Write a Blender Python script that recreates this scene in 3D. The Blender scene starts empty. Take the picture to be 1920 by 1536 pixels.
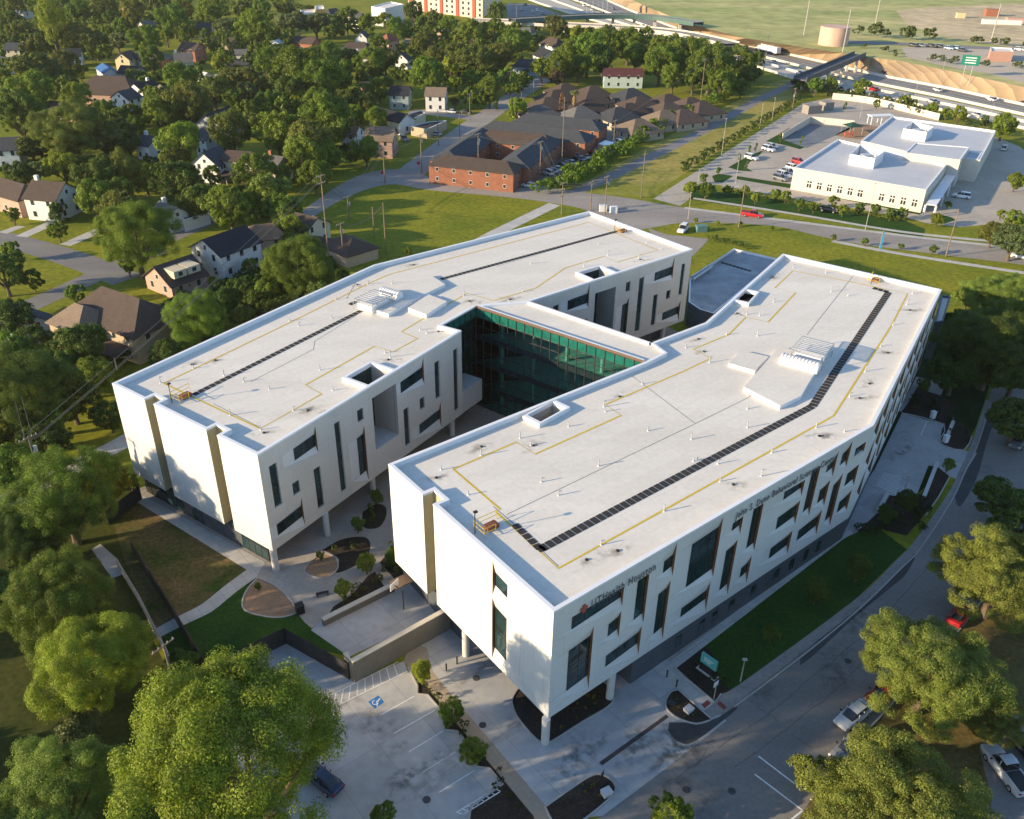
import bpy, bmesh, math, random
import numpy as np
from mathutils import Vector, Matrix
from mathutils.geometry import tessellate_polygon
random.seed(7); rng = np.random.default_rng(7)
S = bpy.context.scene
COL = S.collection
R = math.radians
# ---------------------------------------------------------------- camera
CAM_H, FPX, PITCH, ROLL = 72.66, 1640.0, R(30.88), R(0.94)
cp, sp, cr, sr = math.cos(PITCH), math.sin(PITCH), math.cos(ROLL), math.sin(ROLL)
cam = bpy.data.objects.new('camera', bpy.data.cameras.new('camera')); COL.objects.link(cam)
right0, up0, fwd = Vector((1, 0, 0)), Vector((0, sp, cp)), Vector((0, cp, -sp))
cx_ = right0*cr + up0*sr; cy_ = -right0*sr + up0*cr
cam.matrix_world = Matrix(((cx_.x, cy_.x, -fwd.x, 0), (cx_.y, cy_.y, -fwd.y, 0), (cx_.z, cy_.z, -fwd.z, CAM_H), (0, 0, 0, 1)))
cam.data.sensor_width = 36; cam.data.lens = 36*FPX/1920
cam.data.clip_start = 1; cam.data.clip_end = 9000
S.camera = cam
# ---------------------------------------------------------------- sky, sun, exposure
SUN_EL, SUN_AZ = 15.0, 200.0          # elevation; direction (degrees from +x) in which the sun stands
W = bpy.data.worlds.new('World'); S.world = W; W.use_nodes = True
nt = W.node_tree; bg = nt.nodes['Background']
sky = nt.nodes.new('ShaderNodeTexSky'); sky.sky_type = 'NISHITA'; sky.sun_disc = False
sky.sun_elevation = R(SUN_EL); sky.sun_rotation = R(90-SUN_AZ)
sky.air_density = 1.0; sky.dust_density = 0.5; sky.ozone_density = 3.0
nt.links.new(sky.outputs[0], bg.inputs[0]); bg.inputs[1].default_value = 0.15
sd = Vector((math.cos(R(SUN_EL))*math.cos(R(SUN_AZ)), math.cos(R(SUN_EL))*math.sin(R(SUN_AZ)), math.sin(R(SUN_EL))))
sun = bpy.data.objects.new('sun', bpy.data.lights.new('sun', 'SUN')); COL.objects.link(sun)
sun.rotation_euler = sd.to_track_quat('Z', 'Y').to_euler(); sun.location = sd*500
sun.data.energy = 5.0; sun.data.angle = R(0.6); sun.data.color = (1.0, 0.785, 0.495)
S.view_settings.view_transform = 'Standard'; S.view_settings.look = 'None'
S.view_settings.exposure = 0.95; S.view_settings.gamma = 1
S.cycles.max_bounces = 5; S.cycles.diffuse_bounces = 3; S.cycles.glossy_bounces = 2; S.cycles.transmission_bounces = 3
S.cycles.transparent_max_bounces = 24; S.cycles.caustics_reflective = False; S.cycles.caustics_refractive = False
S.cycles.use_denoising = True
# ---------------------------------------------------------------- helpers
def G(px, py, z=0.0):
    """the point of the photograph at pixel (px, py), on the level z"""
    x = (px-960)/FPX; y = -(py-768)/FPX
    d = cx_*x + cy_*y + fwd
    t = (z-CAM_H)/d.z
    return Vector((d.x*t, d.y*t, z))
def onwall(px, py, p0, p1):
    """pixel on the vertical plane p0-p1 -> (u, z)"""
    x = (px-960)/FPX; y = -(py-768)/FPX
    d = cx_*x + cy_*y + fwd
    e = Vector((p1[0]-p0[0], p1[1]-p0[1])); L = e.length; e /= L
    n = Vector((-e.y, e.x)); t = (n.x*p0[0]+n.y*p0[1])/(n.x*d.x+n.y*d.y)
    return ((d.x*t-p0[0])*e.x + (d.y*t-p0[1])*e.y, CAM_H+d.z*t)
def scale_at(p):                      # metres per photo pixel at a point
    return (Vector(p)-Vector((0, 0, CAM_H))).dot(fwd)/FPX
def nodes(m):
    m.use_nodes = True
    return m.node_tree, m.node_tree.nodes['Principled BSDF']
MATS = {}
def mat(name, col, rough=0.8, var=0.12, scale=0.6, col2=None, spec=0.3, metal=0.0, bump=0.0, objcol=False, fine=None, streak=None):
    """a surface of one colour broken up by two octaves of noise in world space"""
    if name in MATS: return MATS[name]
    m = bpy.data.materials.new(name); MATS[name] = m
    t, b = nodes(m)
    N = t.nodes.new; L = t.links.new
    geo = N('ShaderNodeNewGeometry')
    src = geo.outputs['Position']
    if streak:
        mp = N('ShaderNodeMapping'); mp.inputs['Rotation'].default_value = (0, 0, R(streak[0])); mp.inputs['Scale'].default_value = (streak[1], streak[2], 1)
        L(src, mp.inputs[0]); src = mp.outputs[0]
    n1 = N('ShaderNodeTexNoise'); n1.inputs['Scale'].default_value = scale; n1.inputs['Detail'].default_value = 5; n1.inputs['Roughness'].default_value = 0.65
    L(src, n1.inputs['Vector'])
    rp = N('ShaderNodeMapRange'); rp.inputs[1].default_value = 0.3; rp.inputs[2].default_value = 0.7
    L(n1.outputs['Fac'], rp.inputs[0])
    mx = N('ShaderNodeMix'); mx.data_type = 'RGBA'
    L(rp.outputs[0], mx.inputs[0])
    c2 = col2 or tuple(min(1, c*(1+var)) for c in col); c1 = tuple(c*(1-var) for c in col) if not col2 else col
    mx.inputs[6].default_value = (*c1, 1); mx.inputs[7].default_value = (*c2, 1)
    out = mx.outputs[2]
    if objcol:
        oi = N('ShaderNodeObjectInfo'); mu = N('ShaderNodeMix'); mu.data_type = 'RGBA'; mu.blend_type = 'MULTIPLY'; mu.inputs[0].default_value = 1
        L(out, mu.inputs[6]); L(oi.outputs['Color'], mu.inputs[7]); out = mu.outputs[2]
    if fine:
        n2 = N('ShaderNodeTexNoise'); n2.inputs['Scale'].default_value = fine[0]; n2.inputs['Detail'].default_value = 3
        L(geo.outputs['Position'], n2.inputs['Vector'])
        r2 = N('ShaderNodeMapRange'); r2.inputs[1].default_value = 0.3; r2.inputs[2].default_value = 0.7
        r2.inputs[3].default_value = 1-fine[1]; r2.inputs[4].default_value = 1+fine[1]*0.6
        L(n2.outputs['Fac'], r2.inputs[0])
        m2 = N('ShaderNodeVectorMath'); m2.operation = 'SCALE'; L(out, m2.inputs[0]); L(r2.outputs[0], m2.inputs['Scale']); out = m2.outputs[0]
    L(out, b.inputs['Base Color'])
    b.inputs['Roughness'].default_value = rough; b.inputs['Metallic'].default_value = metal
    b.inputs['Specular IOR Level'].default_value = spec
    if bump:
        bp_ = N('ShaderNodeBump'); bp_.inputs['Strength'].default_value = bump
        L(n1.outputs['Fac'], bp_.inputs['Height']); L(bp_.outputs[0], b.inputs['Normal'])
    return m
def glassy(name, col, rough=0.08, var=0.5, scale=0.35):
    m = mat(name, col, rough, var, scale, spec=0.8)
    return m
class MB:
    """collects faces, then links them as ONE mesh object"""
    def __init__(s): s.v = []; s.f = []; s.m = []; s.uv = []; s.has_uv = False
    def face(s, pts, mi=0, uv=None):
        i = len(s.v); s.v += [tuple(p) for p in pts]; s.f.append(tuple(range(i, i+len(pts)))); s.m.append(mi)
        s.uv.append(uv); s.has_uv |= uv is not None
        return s
    def box(s, c, d, rz=0.0, mi=0, bottom=True):
        ca, sa = math.cos(rz), math.sin(rz); hx, hy, hz = d[0]/2, d[1]/2, d[2]/2
        P = lambda x, y, z: (c[0]+x*ca-y*sa, c[1]+x*sa+y*ca, c[2]+z)
        a = [P(-hx, -hy, -hz), P(hx, -hy, -hz), P(hx, hy, -hz), P(-hx, hy, -hz), P(-hx, -hy, hz), P(hx, -hy, hz), P(hx, hy, hz), P(-hx, hy, hz)]
        for q in ((4, 5, 6, 7), (0, 1, 5, 4), (1, 2, 6, 5), (2, 3, 7, 6), (3, 0, 4, 7)) + (((3, 2, 1, 0),) if bottom else ()):
            s.face([a[k] for k in q], mi)
        return s
    def beam(s, a, b, w, h, mi=0):
        """a square bar from a to b"""
        a, b = Vector(a), Vector(b); d = (b-a).normalized()
        u = d.cross(Vector((0, 0, 1))); u = u.normalized() if u.length > 1e-4 else Vector((1, 0, 0)); w_ = u.cross(d)
        q = lambda p: [p+u*w/2-w_*h/2, p+u*w/2+w_*h/2, p-u*w/2+w_*h/2, p-u*w/2-w_*h/2]
        A, B = q(a), q(b)
        s.face(A[::-1], mi); s.face(B, mi)
        for k in range(4): s.face([A[k], A[(k+1) % 4], B[(k+1) % 4], B[k]], mi)
        return s
    def tube(s, a, b, r0, r1=None, n=8, mi=0, cap=True):
        a, b = Vector(a), Vector(b); r1 = r0 if r1 is None else r1; d = (b-a).normalized()
        u = d.orthogonal().normalized(); w = d.cross(u)
        A = [a+(u*math.cos(k*6.28318/n)+w*math.sin(k*6.28318/n))*r0 for k in range(n)]
        B = [b+(u*math.cos(k*6.28318/n)+w*math.sin(k*6.28318/n))*r1 for k in range(n)]
        for k in range(n): s.face([A[k], A[(k+1) % n], B[(k+1) % n], B[k]], mi)
        if cap: s.face(B, mi); s.face(A[::-1], mi)
        return s
    def poly(s, pts, z=None, mi=0, holes=()):
        """a level polygon, holes allowed"""
        P = [Vector((p[0], p[1], p[2] if z is None else z)) for p in pts]
        H = [[Vector((q[0], q[1], q[2] if z is None else z)) for q in h] for h in holes]
        al = P+[q for h in H for q in h]
        for t in tessellate_polygon([P]+H):
            q = [al[k] for k in t]
            if (q[1]-q[0]).cross(q[2]-q[0]).z < 0: q = q[::-1]
            s.face(q, mi)
        return s
    def prism(s, pts, z0, z1, mi=0, top=True, mtop=None, bottom=False):
        if area(pts) < 0: pts = pts[::-1]
        n = len(pts)
        for k in range(n):
            a, b = pts[k], pts[(k+1) % n]
            s.face([(a[0], a[1], z0), (b[0], b[1], z0), (b[0], b[1], z1), (a[0], a[1], z1)], mi)
        if top: s.poly(pts, z1, mi if mtop is None else mtop)
        if bottom: s.poly(pts, z0, mi)
        return s
    def build(s, name, mats, parent=None, smooth=False, loc=None):
        me = bpy.data.meshes.new(name)
        v = s.v if loc is None else [(p[0]-loc[0], p[1]-loc[1], p[2]-loc[2]) for p in s.v]
        me.from_pydata(v, [], s.f)
        for m in (mats if isinstance(mats, (list, tuple)) else [mats]): me.materials.append(m)
        me.polygons.foreach_set('material_index', s.m)
        if s.has_uv:
            ul = me.uv_layers.new(name='UVMap'); k = 0
            for f, uv in zip(s.f, s.uv):
                for j in range(len(f)):
                    if uv: ul.data[k].uv = uv[j]
                    k += 1
        if smooth: me.polygons.foreach_set('use_smooth', [True]*len(s.f))
        o = bpy.data.objects.new(name, me); COL.objects.link(o)
        if loc is not None: o.location = loc
        if parent: o.parent = parent
        return o
def area(p): return 0.5*sum(p[k][0]*p[(k+1) % len(p)][1]-p[(k+1) % len(p)][0]*p[k][1] for k in range(len(p)))
def inset(pts, d):
    """mitred offset to the inside of a counter-clockwise outline"""
    n = len(pts); out = []
    for k in range(n):
        a, b, c = [Vector((q[0], q[1])) for q in (pts[k-1], pts[k], pts[(k+1) % n])]
        e1 = (b-a).normalized(); e2 = (c-b).normalized()
        n1 = Vector((-e1.y, e1.x)); n2 = Vector((-e2.y, e2.x)); m = (n1+n2)
        m = m/max(0.25, m.dot(n1)) if m.length > 1e-3 else n1
        out.append((b.x+m.x*d, b.y+m.y*d))
    return out
def tag(o, label=None, cat=None, group=None, kind=None):
    if label: o['label'] = label
    if cat: o['category'] = cat
    if group: o['group'] = group
    if kind: o['kind'] = kind
    return o
def empty(name, loc, rz=0.0, label=None, cat=None, group=None):
    o = bpy.data.objects.new(name, None); COL.objects.link(o); o.location = loc; o.rotation_euler = (0, 0, rz); o.empty_display_size = 0.3
    return tag(o, label, cat, group)
def copy_tree(o, parent=None):
    c = o.copy(); COL.objects.link(c); c.parent = parent
    if parent is not None: c.matrix_parent_inverse = o.matrix_parent_inverse.copy()
    for ch in list(o.children): copy_tree(ch, c)
    return c
def ground(name, px, m, z, kind='structure', dens=0):
    """a flat sheet of ground traced as an outline of photo pixels; each lies a little above the one below"""
    pts = [G(*p) for p in px]
    o = MB().poly([(p.x, p.y) for p in pts], z).build(name, m); tag(o, kind=kind)
    return o
def smoothline(px, n=6):
    """Catmull-Rom through pixel points"""
    P = [Vector(p) for p in px]; out = []
    for i in range(len(P)-1):
        a, b, c, d = P[max(i-1, 0)], P[i], P[i+1], P[min(i+2, len(P)-1)]
        for k in range(n):
            t = k/n
            out.append(0.5*((2*b)+(c-a)*t+(2*a-5*b+4*c-d)*t*t+(3*b-a-3*c+d)*t**3))
    out.append(P[-1]); return [tuple(q) for q in out]
def ribbon(pts, w, z, mb=None, mi=0, closed=False):
    """a flat band of width w along world points"""
    mb = mb or MB(); P = [Vector((p[0], p[1])) for p in pts]; n = len(P); L = []; Rr = []
    for k in range(n):
        a = P[k-1] if k or closed else P[k]; b = P[(k+1) % n] if k < n-1 or closed else P[k]
        d = (b-a).normalized(); q = Vector((-d.y, d.x))*w/2
        L.append(P[k]+q); Rr.append(P[k]-q)
    for k in range(n-(0 if closed else 1)):
        j = (k+1) % n
        mb.face([(*Rr[k], z), (*Rr[j], z), (*L[j], z), (*L[k], z)], mi)
    return mb
def wallstrip(mb, pts, w, z0, z1, mi=0, closed=False):
    """a low wall or kerb of width w along world points"""
    P = [Vector((p[0], p[1])) for p in pts]; n = len(P); L = []; Q = []
    for k in range(n):
        a = P[k-1] if k or closed else P[k]; b = P[(k+1) % n] if k < n-1 or closed else P[k]
        d = (b-a).normalized(); q = Vector((-d.y, d.x))*w/2
        L.append(P[k]+q); Q.append(P[k]-q)
    for k in range(n-(0 if closed else 1)):
        j = (k+1) % n
        mb.face([(*Q[k], z1), (*Q[j], z1), (*L[j], z1), (*L[k], z1)], mi)
        mb.face([(*Q[k], z0), (*Q[j], z0), (*Q[j], z1), (*Q[k], z1)], mi)
        mb.face([(*L[j], z0), (*L[k], z0), (*L[k], z1), (*L[j], z1)], mi)
    if not closed:
        mb.face([(*L[0], z0), (*Q[0], z0), (*Q[0], z1), (*L[0], z1)], mi); mb.face([(*Q[-1], z0), (*L[-1], z0), (*L[-1], z1), (*Q[-1], z1)], mi)
    return mb
# ================================================================ the medical centre
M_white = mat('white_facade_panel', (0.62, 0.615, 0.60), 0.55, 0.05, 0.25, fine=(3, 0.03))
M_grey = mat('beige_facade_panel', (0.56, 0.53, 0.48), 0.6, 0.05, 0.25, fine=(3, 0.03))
M_roof = mat('white_roof_membrane', (0.70, 0.655, 0.58), 0.75, 0.06, 0.10, fine=(1.6, 0.06), streak=(38, 0.25, 2.0))
M_cope = mat('white_coping_metal', (0.72, 0.73, 0.75), 0.45, 0.04, 0.5)
M_slot = mat('khaki_slot_shading', (0.40, 0.36, 0.24), 0.6, 0.08, 0.8)  # shading of the slots under grazing sun, put into the colour
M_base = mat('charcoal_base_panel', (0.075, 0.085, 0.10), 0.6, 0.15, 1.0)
M_soffit = mat('brown_soffit', (0.16, 0.11, 0.075), 0.7, 0.1, 1.0)
M_fin = mat('copper_brown_reveal', (0.19, 0.085, 0.035), 0.5, 0.25, 1.5)
M_glass = glassy('dark_window_glass', (0.014, 0.036, 0.040), 0.05, 0.6, 0.5)
M_frame = mat('dark_window_frame', (0.03, 0.035, 0.04), 0.4, 0.1, 2)
M_bronze = mat('bronze_mullion', (0.045, 0.04, 0.038), 0.4, 0.1, 2)
M_conc = mat('smooth_column_concrete', (0.52, 0.51, 0.49), 0.7, 0.08, 1.2)
M_pad = mat('dark_walkway_rubber', (0.035, 0.032, 0.03), 0.9, 0.2, 2)
M_yel = mat('yellow_paint', (0.60, 0.42, 0.03), 0.6, 0.1, 3)
M_galv = mat('galvanised_metal', (0.45, 0.46, 0.47), 0.4, 0.1, 3, metal=0.3)
M_stain = mat('dirty_roof_membrane', (0.30, 0.26, 0.20), 0.9, 0.2, 1.4)
def soft_stain(M_stain, k_=.5):
    t, b = nodes(M_stain); N = t.nodes.new; L = t.links.new; uv = N('ShaderNodeUVMap'); g = N('ShaderNodeTexGradient'); g.gradient_type = 'SPHERICAL'; mp = N('ShaderNodeMapping'); mp.inputs['Location'].default_value = (-1, -1, 0); mp.inputs['Scale'].default_value = (2, 2, 2)
    L(uv.outputs[0], mp.inputs[0]); L(mp.outputs[0], g.inputs[0]); nz = N('ShaderNodeTexNoise'); nz.inputs['Scale'].default_value = 1.1; nz.inputs['Detail'].default_value = 6; ge = N('ShaderNodeNewGeometry'); L(ge.outputs['Position'], nz.inputs['Vector'])
    mr = N('ShaderNodeMapRange'); mr.inputs[1].default_value = .42; mr.inputs[2].default_value = .68; L(nz.outputs['Fac'], mr.inputs[0]); mu = N('ShaderNodeMath'); mu.operation = 'MULTIPLY'; L(mr.outputs[0], mu.inputs[0]); L(g.outputs['Fac'], mu.inputs[1])
    m2 = N('ShaderNodeMath'); m2.operation = 'MULTIPLY'; m2.inputs[1].default_value = k_; m2.use_clamp = True; L(mu.outputs[0], m2.inputs[0]); L(m2.outputs[0], b.inputs['Alpha'])
soft_stain(M_stain)
M_black = mat('black_metal', (0.02, 0.02, 0.022), 0.5, 0.1, 3)
M_rust = mat('rust_red_hatch', (0.20, 0.07, 0.04), 0.6, 0.15, 2)
M_letter = mat('dark_sign_letter', (0.11, 0.115, 0.125), 0.5, 0.1, 4)
M_emblem = mat('brick_red_emblem', (0.40, 0.09, 0.06), 0.5, 0.1, 4)
def curtain_glass(name, tint, gloss, roughness=0.03):
    """see-through tinted glass"""
    m = bpy.data.materials.new(name); m.use_nodes = True; t = m.node_tree; t.nodes.clear()
    N = t.nodes.new; L = t.links.new
    tr = N('ShaderNodeBsdfTransparent'); gl = N('ShaderNodeBsdfGlossy'); mx = N('ShaderNodeMixShader'); fr = N('ShaderNodeFresnel'); o = N('ShaderNodeOutputMaterial')
    nz = N('ShaderNodeTexNoise'); nz.inputs['Scale'].default_value = 0.15
    cm = N('ShaderNodeMix'); cm.data_type = 'RGBA'; cm.inputs[6].default_value = (*[c*0.85 for c in tint], 1); cm.inputs[7].default_value = (*tint, 1)
    L(nz.outputs['Fac'], cm.inputs[0]); L(cm.outputs[2], tr.inputs[0])
    gl.inputs['Roughness'].default_value = roughness; fr.inputs['IOR'].default_value = gloss
    L(fr.outputs[0], mx.inputs[0]); L(tr.outputs[0], mx.inputs[1]); L(gl.outputs[0], mx.inputs[2]); L(mx.outputs[0], o.inputs[0])
    return m
M_atrium = curtain_glass('teal_atrium_glass', (0.38, 0.74, 0.68), 1.45)
# roof membrane: welded seams, a little darker than the sheet
ntr, br = nodes(M_roof)
seam = ntr.nodes.new('ShaderNodeTexBrick'); g_ = ntr.nodes.new('ShaderNodeNewGeometry'); mp_ = ntr.nodes.new('ShaderNodeMapping')
mp_.inputs['Rotation'].default_value = (0, 0, R(-38.5)); ntr.links.new(g_.outputs['Position'], mp_.inputs[0]); ntr.links.new(mp_.outputs[0], seam.inputs['Vector'])
seam.inputs['Scale'].default_value = 1; seam.inputs['Brick Width'].default_value = 9; seam.inputs['Row Height'].default_value = 1.9; seam.inputs['Mortar Size'].default_value = 0.03
seam.inputs['Color1'].default_value = (1, 1, 1, 1); seam.inputs['Color2'].default_value = (0.955, 0.95, 0.94, 1); seam.inputs['Mortar'].default_value = (0.86, 0.85, 0.83, 1); seam.inputs['Mortar Smooth'].default_value = 0.4
mm = ntr.nodes.new('ShaderNodeMix'); mm.data_type = 'RGBA'; mm.blend_type = 'MULTIPLY'; mm.inputs[0].default_value = 1
src_ = br.inputs['Base Color'].links[0].from_socket
ntr.links.new(src_, mm.inputs[6]); ntr.links.new(seam.outputs['Color'], mm.inputs[7]); ntr.links.new(mm.outputs[2], br.inputs['Base Color'])
def panel_joints(m, w, h, dark=0.72):
    """fine joints between cladding panels, from the (length, height) map of each wall"""
    t, b = nodes(m); uvn = t.nodes.new('ShaderNodeUVMap'); k = t.nodes.new('ShaderNodeTexBrick'); t.links.new(uvn.outputs[0], k.inputs['Vector'])
    k.inputs['Scale'].default_value = 1; k.inputs['Brick Width'].default_value = w; k.inputs['Row Height'].default_value = h; k.inputs['Mortar Size'].default_value = 0.02
    k.offset = 0.5; k.inputs['Color1'].default_value = (1, 1, 1, 1); k.inputs['Color2'].default_value = (0.965, 0.96, 0.95, 1); k.inputs['Mortar'].default_value = (dark, dark, dark, 1)
    x = t.nodes.new('ShaderNodeMix'); x.data_type = 'RGBA'; x.blend_type = 'MULTIPLY'; x.inputs[0].default_value = 1
    s_ = b.inputs['Base Color'].links[0].from_socket
    t.links.new(s_, x.inputs[6]); t.links.new(k.outputs['Color'], x.inputs[7]); t.links.new(x.outputs[2], b.inputs['Base Color'])
panel_joints(M_white, 3.1, 4.6, 0.74); panel_joints(M_grey, 3.1, 4.6, 0.70)

ZT, ZR, ZS = 17.5, 16.9, 3.5            # parapet top, roof, soffit
hosp = empty('medical_center', (0, 100, 0), 0, 'white four storey medical center of two bent wings joined by a teal glass link', 'medical building')
def part(mb, name, m, parent=hosp, smooth=False):
    o = mb.build(name, m, None, smooth); o.parent = parent
    o.matrix_parent_inverse = parent.matrix_world.inverted() if parent is not hosp else Matrix.Translation((0, -100, 0))
    return o
def child(mb, name, m, parent):
    """sub-part that shares its parent's world-space coordinates"""
    o = mb.build(name, m); o.parent = parent; return o
def v2(*a): return [(x, y) for x, y in a]
A, B, Gc, R1, R2, X2, F, K, A2 = v2((-51.1, 97.1), (-28.5, 81.4), (-7.5, 114.2), (-10.5, 115.9), (-5.8, 122.9), (2.3, 124.9), (31.8, 149.1), (14.7, 169.5), (-23.8, 139.0))
C, D, E, Fc, I, J3, J2, J1b, J1 = v2((-13.6, 80.0), (4.0, 57.4), (43.6, 89.9), (69.4, 132.4), (47.5, 147.5), (28.5, 118.3), (19.5, 111.2), (20.9, 108.3), (17.7, 105.2))
def along(p, q, u, off=0.0):
    e = Vector((q[0]-p[0], q[1]-p[1])).normalized(); n = Vector((e.y, -e.x))
    return (p[0]+e.x*u+n.x*off, p[1]+e.y*u+n.y*off)
def notch(p, q, u0, u1, d): return [along(p, q, u0), along(p, q, u0, -d), along(p, q, u1, -d), along(p, q, u1)]
left = [A]+notch(A, B, 6.76, 8.62, 1.4)+notch(A, B, 18.62, 20.58, 1.4)+[B, Gc, R1, R2, X2, F, K, A2]
rightw = [C]+notch(C, D, 7.04, 9.06, 1.4)+[D, E, Fc, I, J3, J2, J1b, J1]
def wall(mb, p, q, z0, z1, mi=0, holes=()):
    """a facade from p to q with holes given as (u, z) outlines"""
    L = math.hypot(q[0]-p[0], q[1]-p[1]); T = lambda u, z: (*along(p, q, u), z)
    outer = [Vector((0, z0, 0)), Vector((L, z0, 0)), Vector((L, z1, 0)), Vector((0, z1, 0))]
    H = [[Vector((a, b, 0)) for a, b in h] for h in holes]; al = outer+[x for h in H for x in h]
    for t in tessellate_polygon([outer]+H):
        w = [al[k] for k in t]
        if (w[1]-w[0]).cross(w[2]-w[0]).z < 0: w = w[::-1]
        mb.face([T(x.x, x.y) for x in w], mi, [(x.x, x.y) for x in w])
def overlap(P, Q):
    """separating-axis test of two convex outlines"""
    for S_ in (P, Q):
        for k in range(len(S_)):
            a, b = S_[k], S_[(k+1) % len(S_)]; n = (b[1]-a[1], a[0]-b[0])
            pa = [n[0]*x+n[1]*y for x, y in P]; qa = [n[0]*x+n[1]*y for x, y in Q]
            if max(pa) < min(qa)+0.02*math.hypot(*n) or max(qa) < min(pa)+0.02*math.hypot(*n): return False
    return True
def facade(name, p, q, z0, z1, wins, m=M_white, mfold=M_white, niches=(), fold=0.35):
    """wins: (kind, u0, u1, z0, z1, tip_low, tip_high, lead); kind 'plain', 'fold' (deep at the far edge) or 'flip' (deep at the near edge)"""
    mb = MB(); holes = [[(u0, b), (u1, b), (u1, t), (u0, t)] for (u0, u1, b, t, d) in niches]; L = math.hypot(q[0]-p[0], q[1]-p[1]); made = []
    cores = [[(w[1]-.1, w[3]-.1), (w[2]+.1, w[3]-.1), (w[2]+.1, w[4]+.1), (w[1]-.1, w[4]+.1)] for w in wins]
    for i, (kind, u0, u1, b, t, tb, tt, lead) in enumerate(wins):
        u0, u1 = max(u0, .08), min(u1, L-.08); t = min(t, z1-.25); b = max(b, z0+.12)
        ok = False
        if kind != 'plain':
            for fl, ft in ((1, 1), (.6, 1), (.3, 1), (.15, .7), (.1, .4)):
                ld, lo, hi = lead*fl, max(z0+.06, b-(b-tb)*ft), min(z1-.08, t+(tt-t)*ft)
                h = [(max(.06, u0-ld), b), (u1, lo), (u1, hi), (max(.06, u0-ld), t)] if kind == 'fold' else [(u0, lo), (min(L-.06, u1+ld), b), (min(L-.06, u1+ld), t), (u0, hi)]
                if not any(overlap(h, o) for o in holes) and not any(overlap(h, c) for j, c in enumerate(cores) if j != i): ok = True; break
        if not ok:
            kind = 'plain'; h = [(u0, b), (u1, b), (u1, t), (u0, t)]
            if any(overlap(h, o) for o in holes): continue
        holes.append(h); made.append((kind, u0, u1, b, t, h))
    wall(mb, p, q, z0, z1, 0, holes)
    T = lambda u, z, d: (*along(p, q, u, -d), z)
    todo = []
    for kind, u0, u1, b, t, h in made:
        fr, pn, rv = MB(), MB(), MB()
        if kind == 'plain':
            d = 0.28
            for a_, b_ in (((u0, b), (u1, b)), ((u1, b), (u1, t)), ((u1, t), (u0, t)), ((u0, t), (u0, b))):
                mb.face([T(*a_, 0), T(*b_, 0), T(*b_, d), T(*a_, d)], 0)
            dep = lambda u: d
        else:
            D_ = fold
            if kind == 'fold':
                ul = h[0][0]; dep = lambda u, ul=ul, u1=u1: D_*(u-ul)/(u1-ul)
                mb.face([T(ul, b, 0), T(u1, b, D_), T(u1, t, D_), T(ul, t, 0)], 1)
                mb.face([T(ul, t, 0), T(u1, t, D_), T(u1, h[2][1], 0)], 1); mb.face([T(ul, b, 0), T(u1, h[1][1], 0), T(u1, b, D_)], 1)
                rv.face([T(u1, h[1][1], 0), T(u1, h[2][1], 0), T(u1, t, D_), T(u1, b, D_)])
            else:
                ur = h[1][0]; dep = lambda u, ur=ur, u0=u0: D_*(ur-u)/(ur-u0)
                mb.face([T(ur, b, 0), T(ur, t, 0), T(u0, t, D_), T(u0, b, D_)], 1)
                mb.face([T(ur, t, 0), T(u0, h[3][1], 0), T(u0, t, D_)], 1); mb.face([T(ur, b, 0), T(u0, b, D_), T(u0, h[0][1], 0)], 1)
                rv.face([T(u0, h[0][1], 0), T(u0, b, D_), T(u0, t, D_), T(u0, h[3][1], 0)])
        e = 0.02
        q4 = lambda a_, c_, y0, y1, o: [T(a_, y0, dep(a_)-o), T(c_, y0, dep(c_)-o), T(c_, y1, dep(c_)-o), T(a_, y1, dep(a_)-o)]
        pn.face(q4(u0, u1, b, t, e))
        w_, hgt = u1-u0, t-b
        nu = max(1, round(w_/1.5)); bars = [u0+w_*k/nu for k in range(nu+1)]
        for x in bars: a_ = min(max(x-.035, u0), u1-.07); fr.face(q4(a_, a_+.07, b, t, e+.03))
        zs = [b, t-.07]
        if hgt > 5: zs += [b+hgt*.5-.25, b+hgt*.5+.25]
        if hgt > 9: zs += [b+hgt*.25, b+hgt*.75]
        for z in zs: fr.face(q4(u0, u1, z, z+.07, e+.034))
        todo.append((fr, pn, rv))
    o = part(mb, name, [m, mfold])
    for fr, pn, rv in todo:
        w = part(fr, 'window', M_frame)
        child(pn, 'pane', M_glass, w)
        if rv.f: child(rv, 'reveal', M_fin, w)
    return o
def W_(p, q, kind, TL, BL, X, Y=None, lead=2.4):
    """a window read from four photo pixels"""
    a, z1_ = onwall(*TL, p, q); a2, z0_ = onwall(*BL, p, q)
    if kind == 'plain':
        c, _ = onwall(*X, p, q); return ('plain', (a+a2)/2, c, z0_, z1_, 0, 0, 0)
    c, tt = onwall(*X, p, q); c2, tb = onwall(*Y, p, q); u = (c+c2)/2
    if kind == 'fold': return ('fold', min(a, a2), u, z0_, z1_, tb, tt, lead)
    return ('flip', u, max(a, a2), z0_, z1_, tb, tt, lead)
def zm(ox, oy, s): return lambda *c: [(ox+c[k]/s, oy+c[k+1]/s) for k in range(0, len(c), 2)]
z8, z7, zA, z3_ = zm(1020, 1000, 6.4), zm(880, 1030, 6.4), zm(1260, 900, 4.8), zm(1280, 512, 3)
de = []
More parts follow.
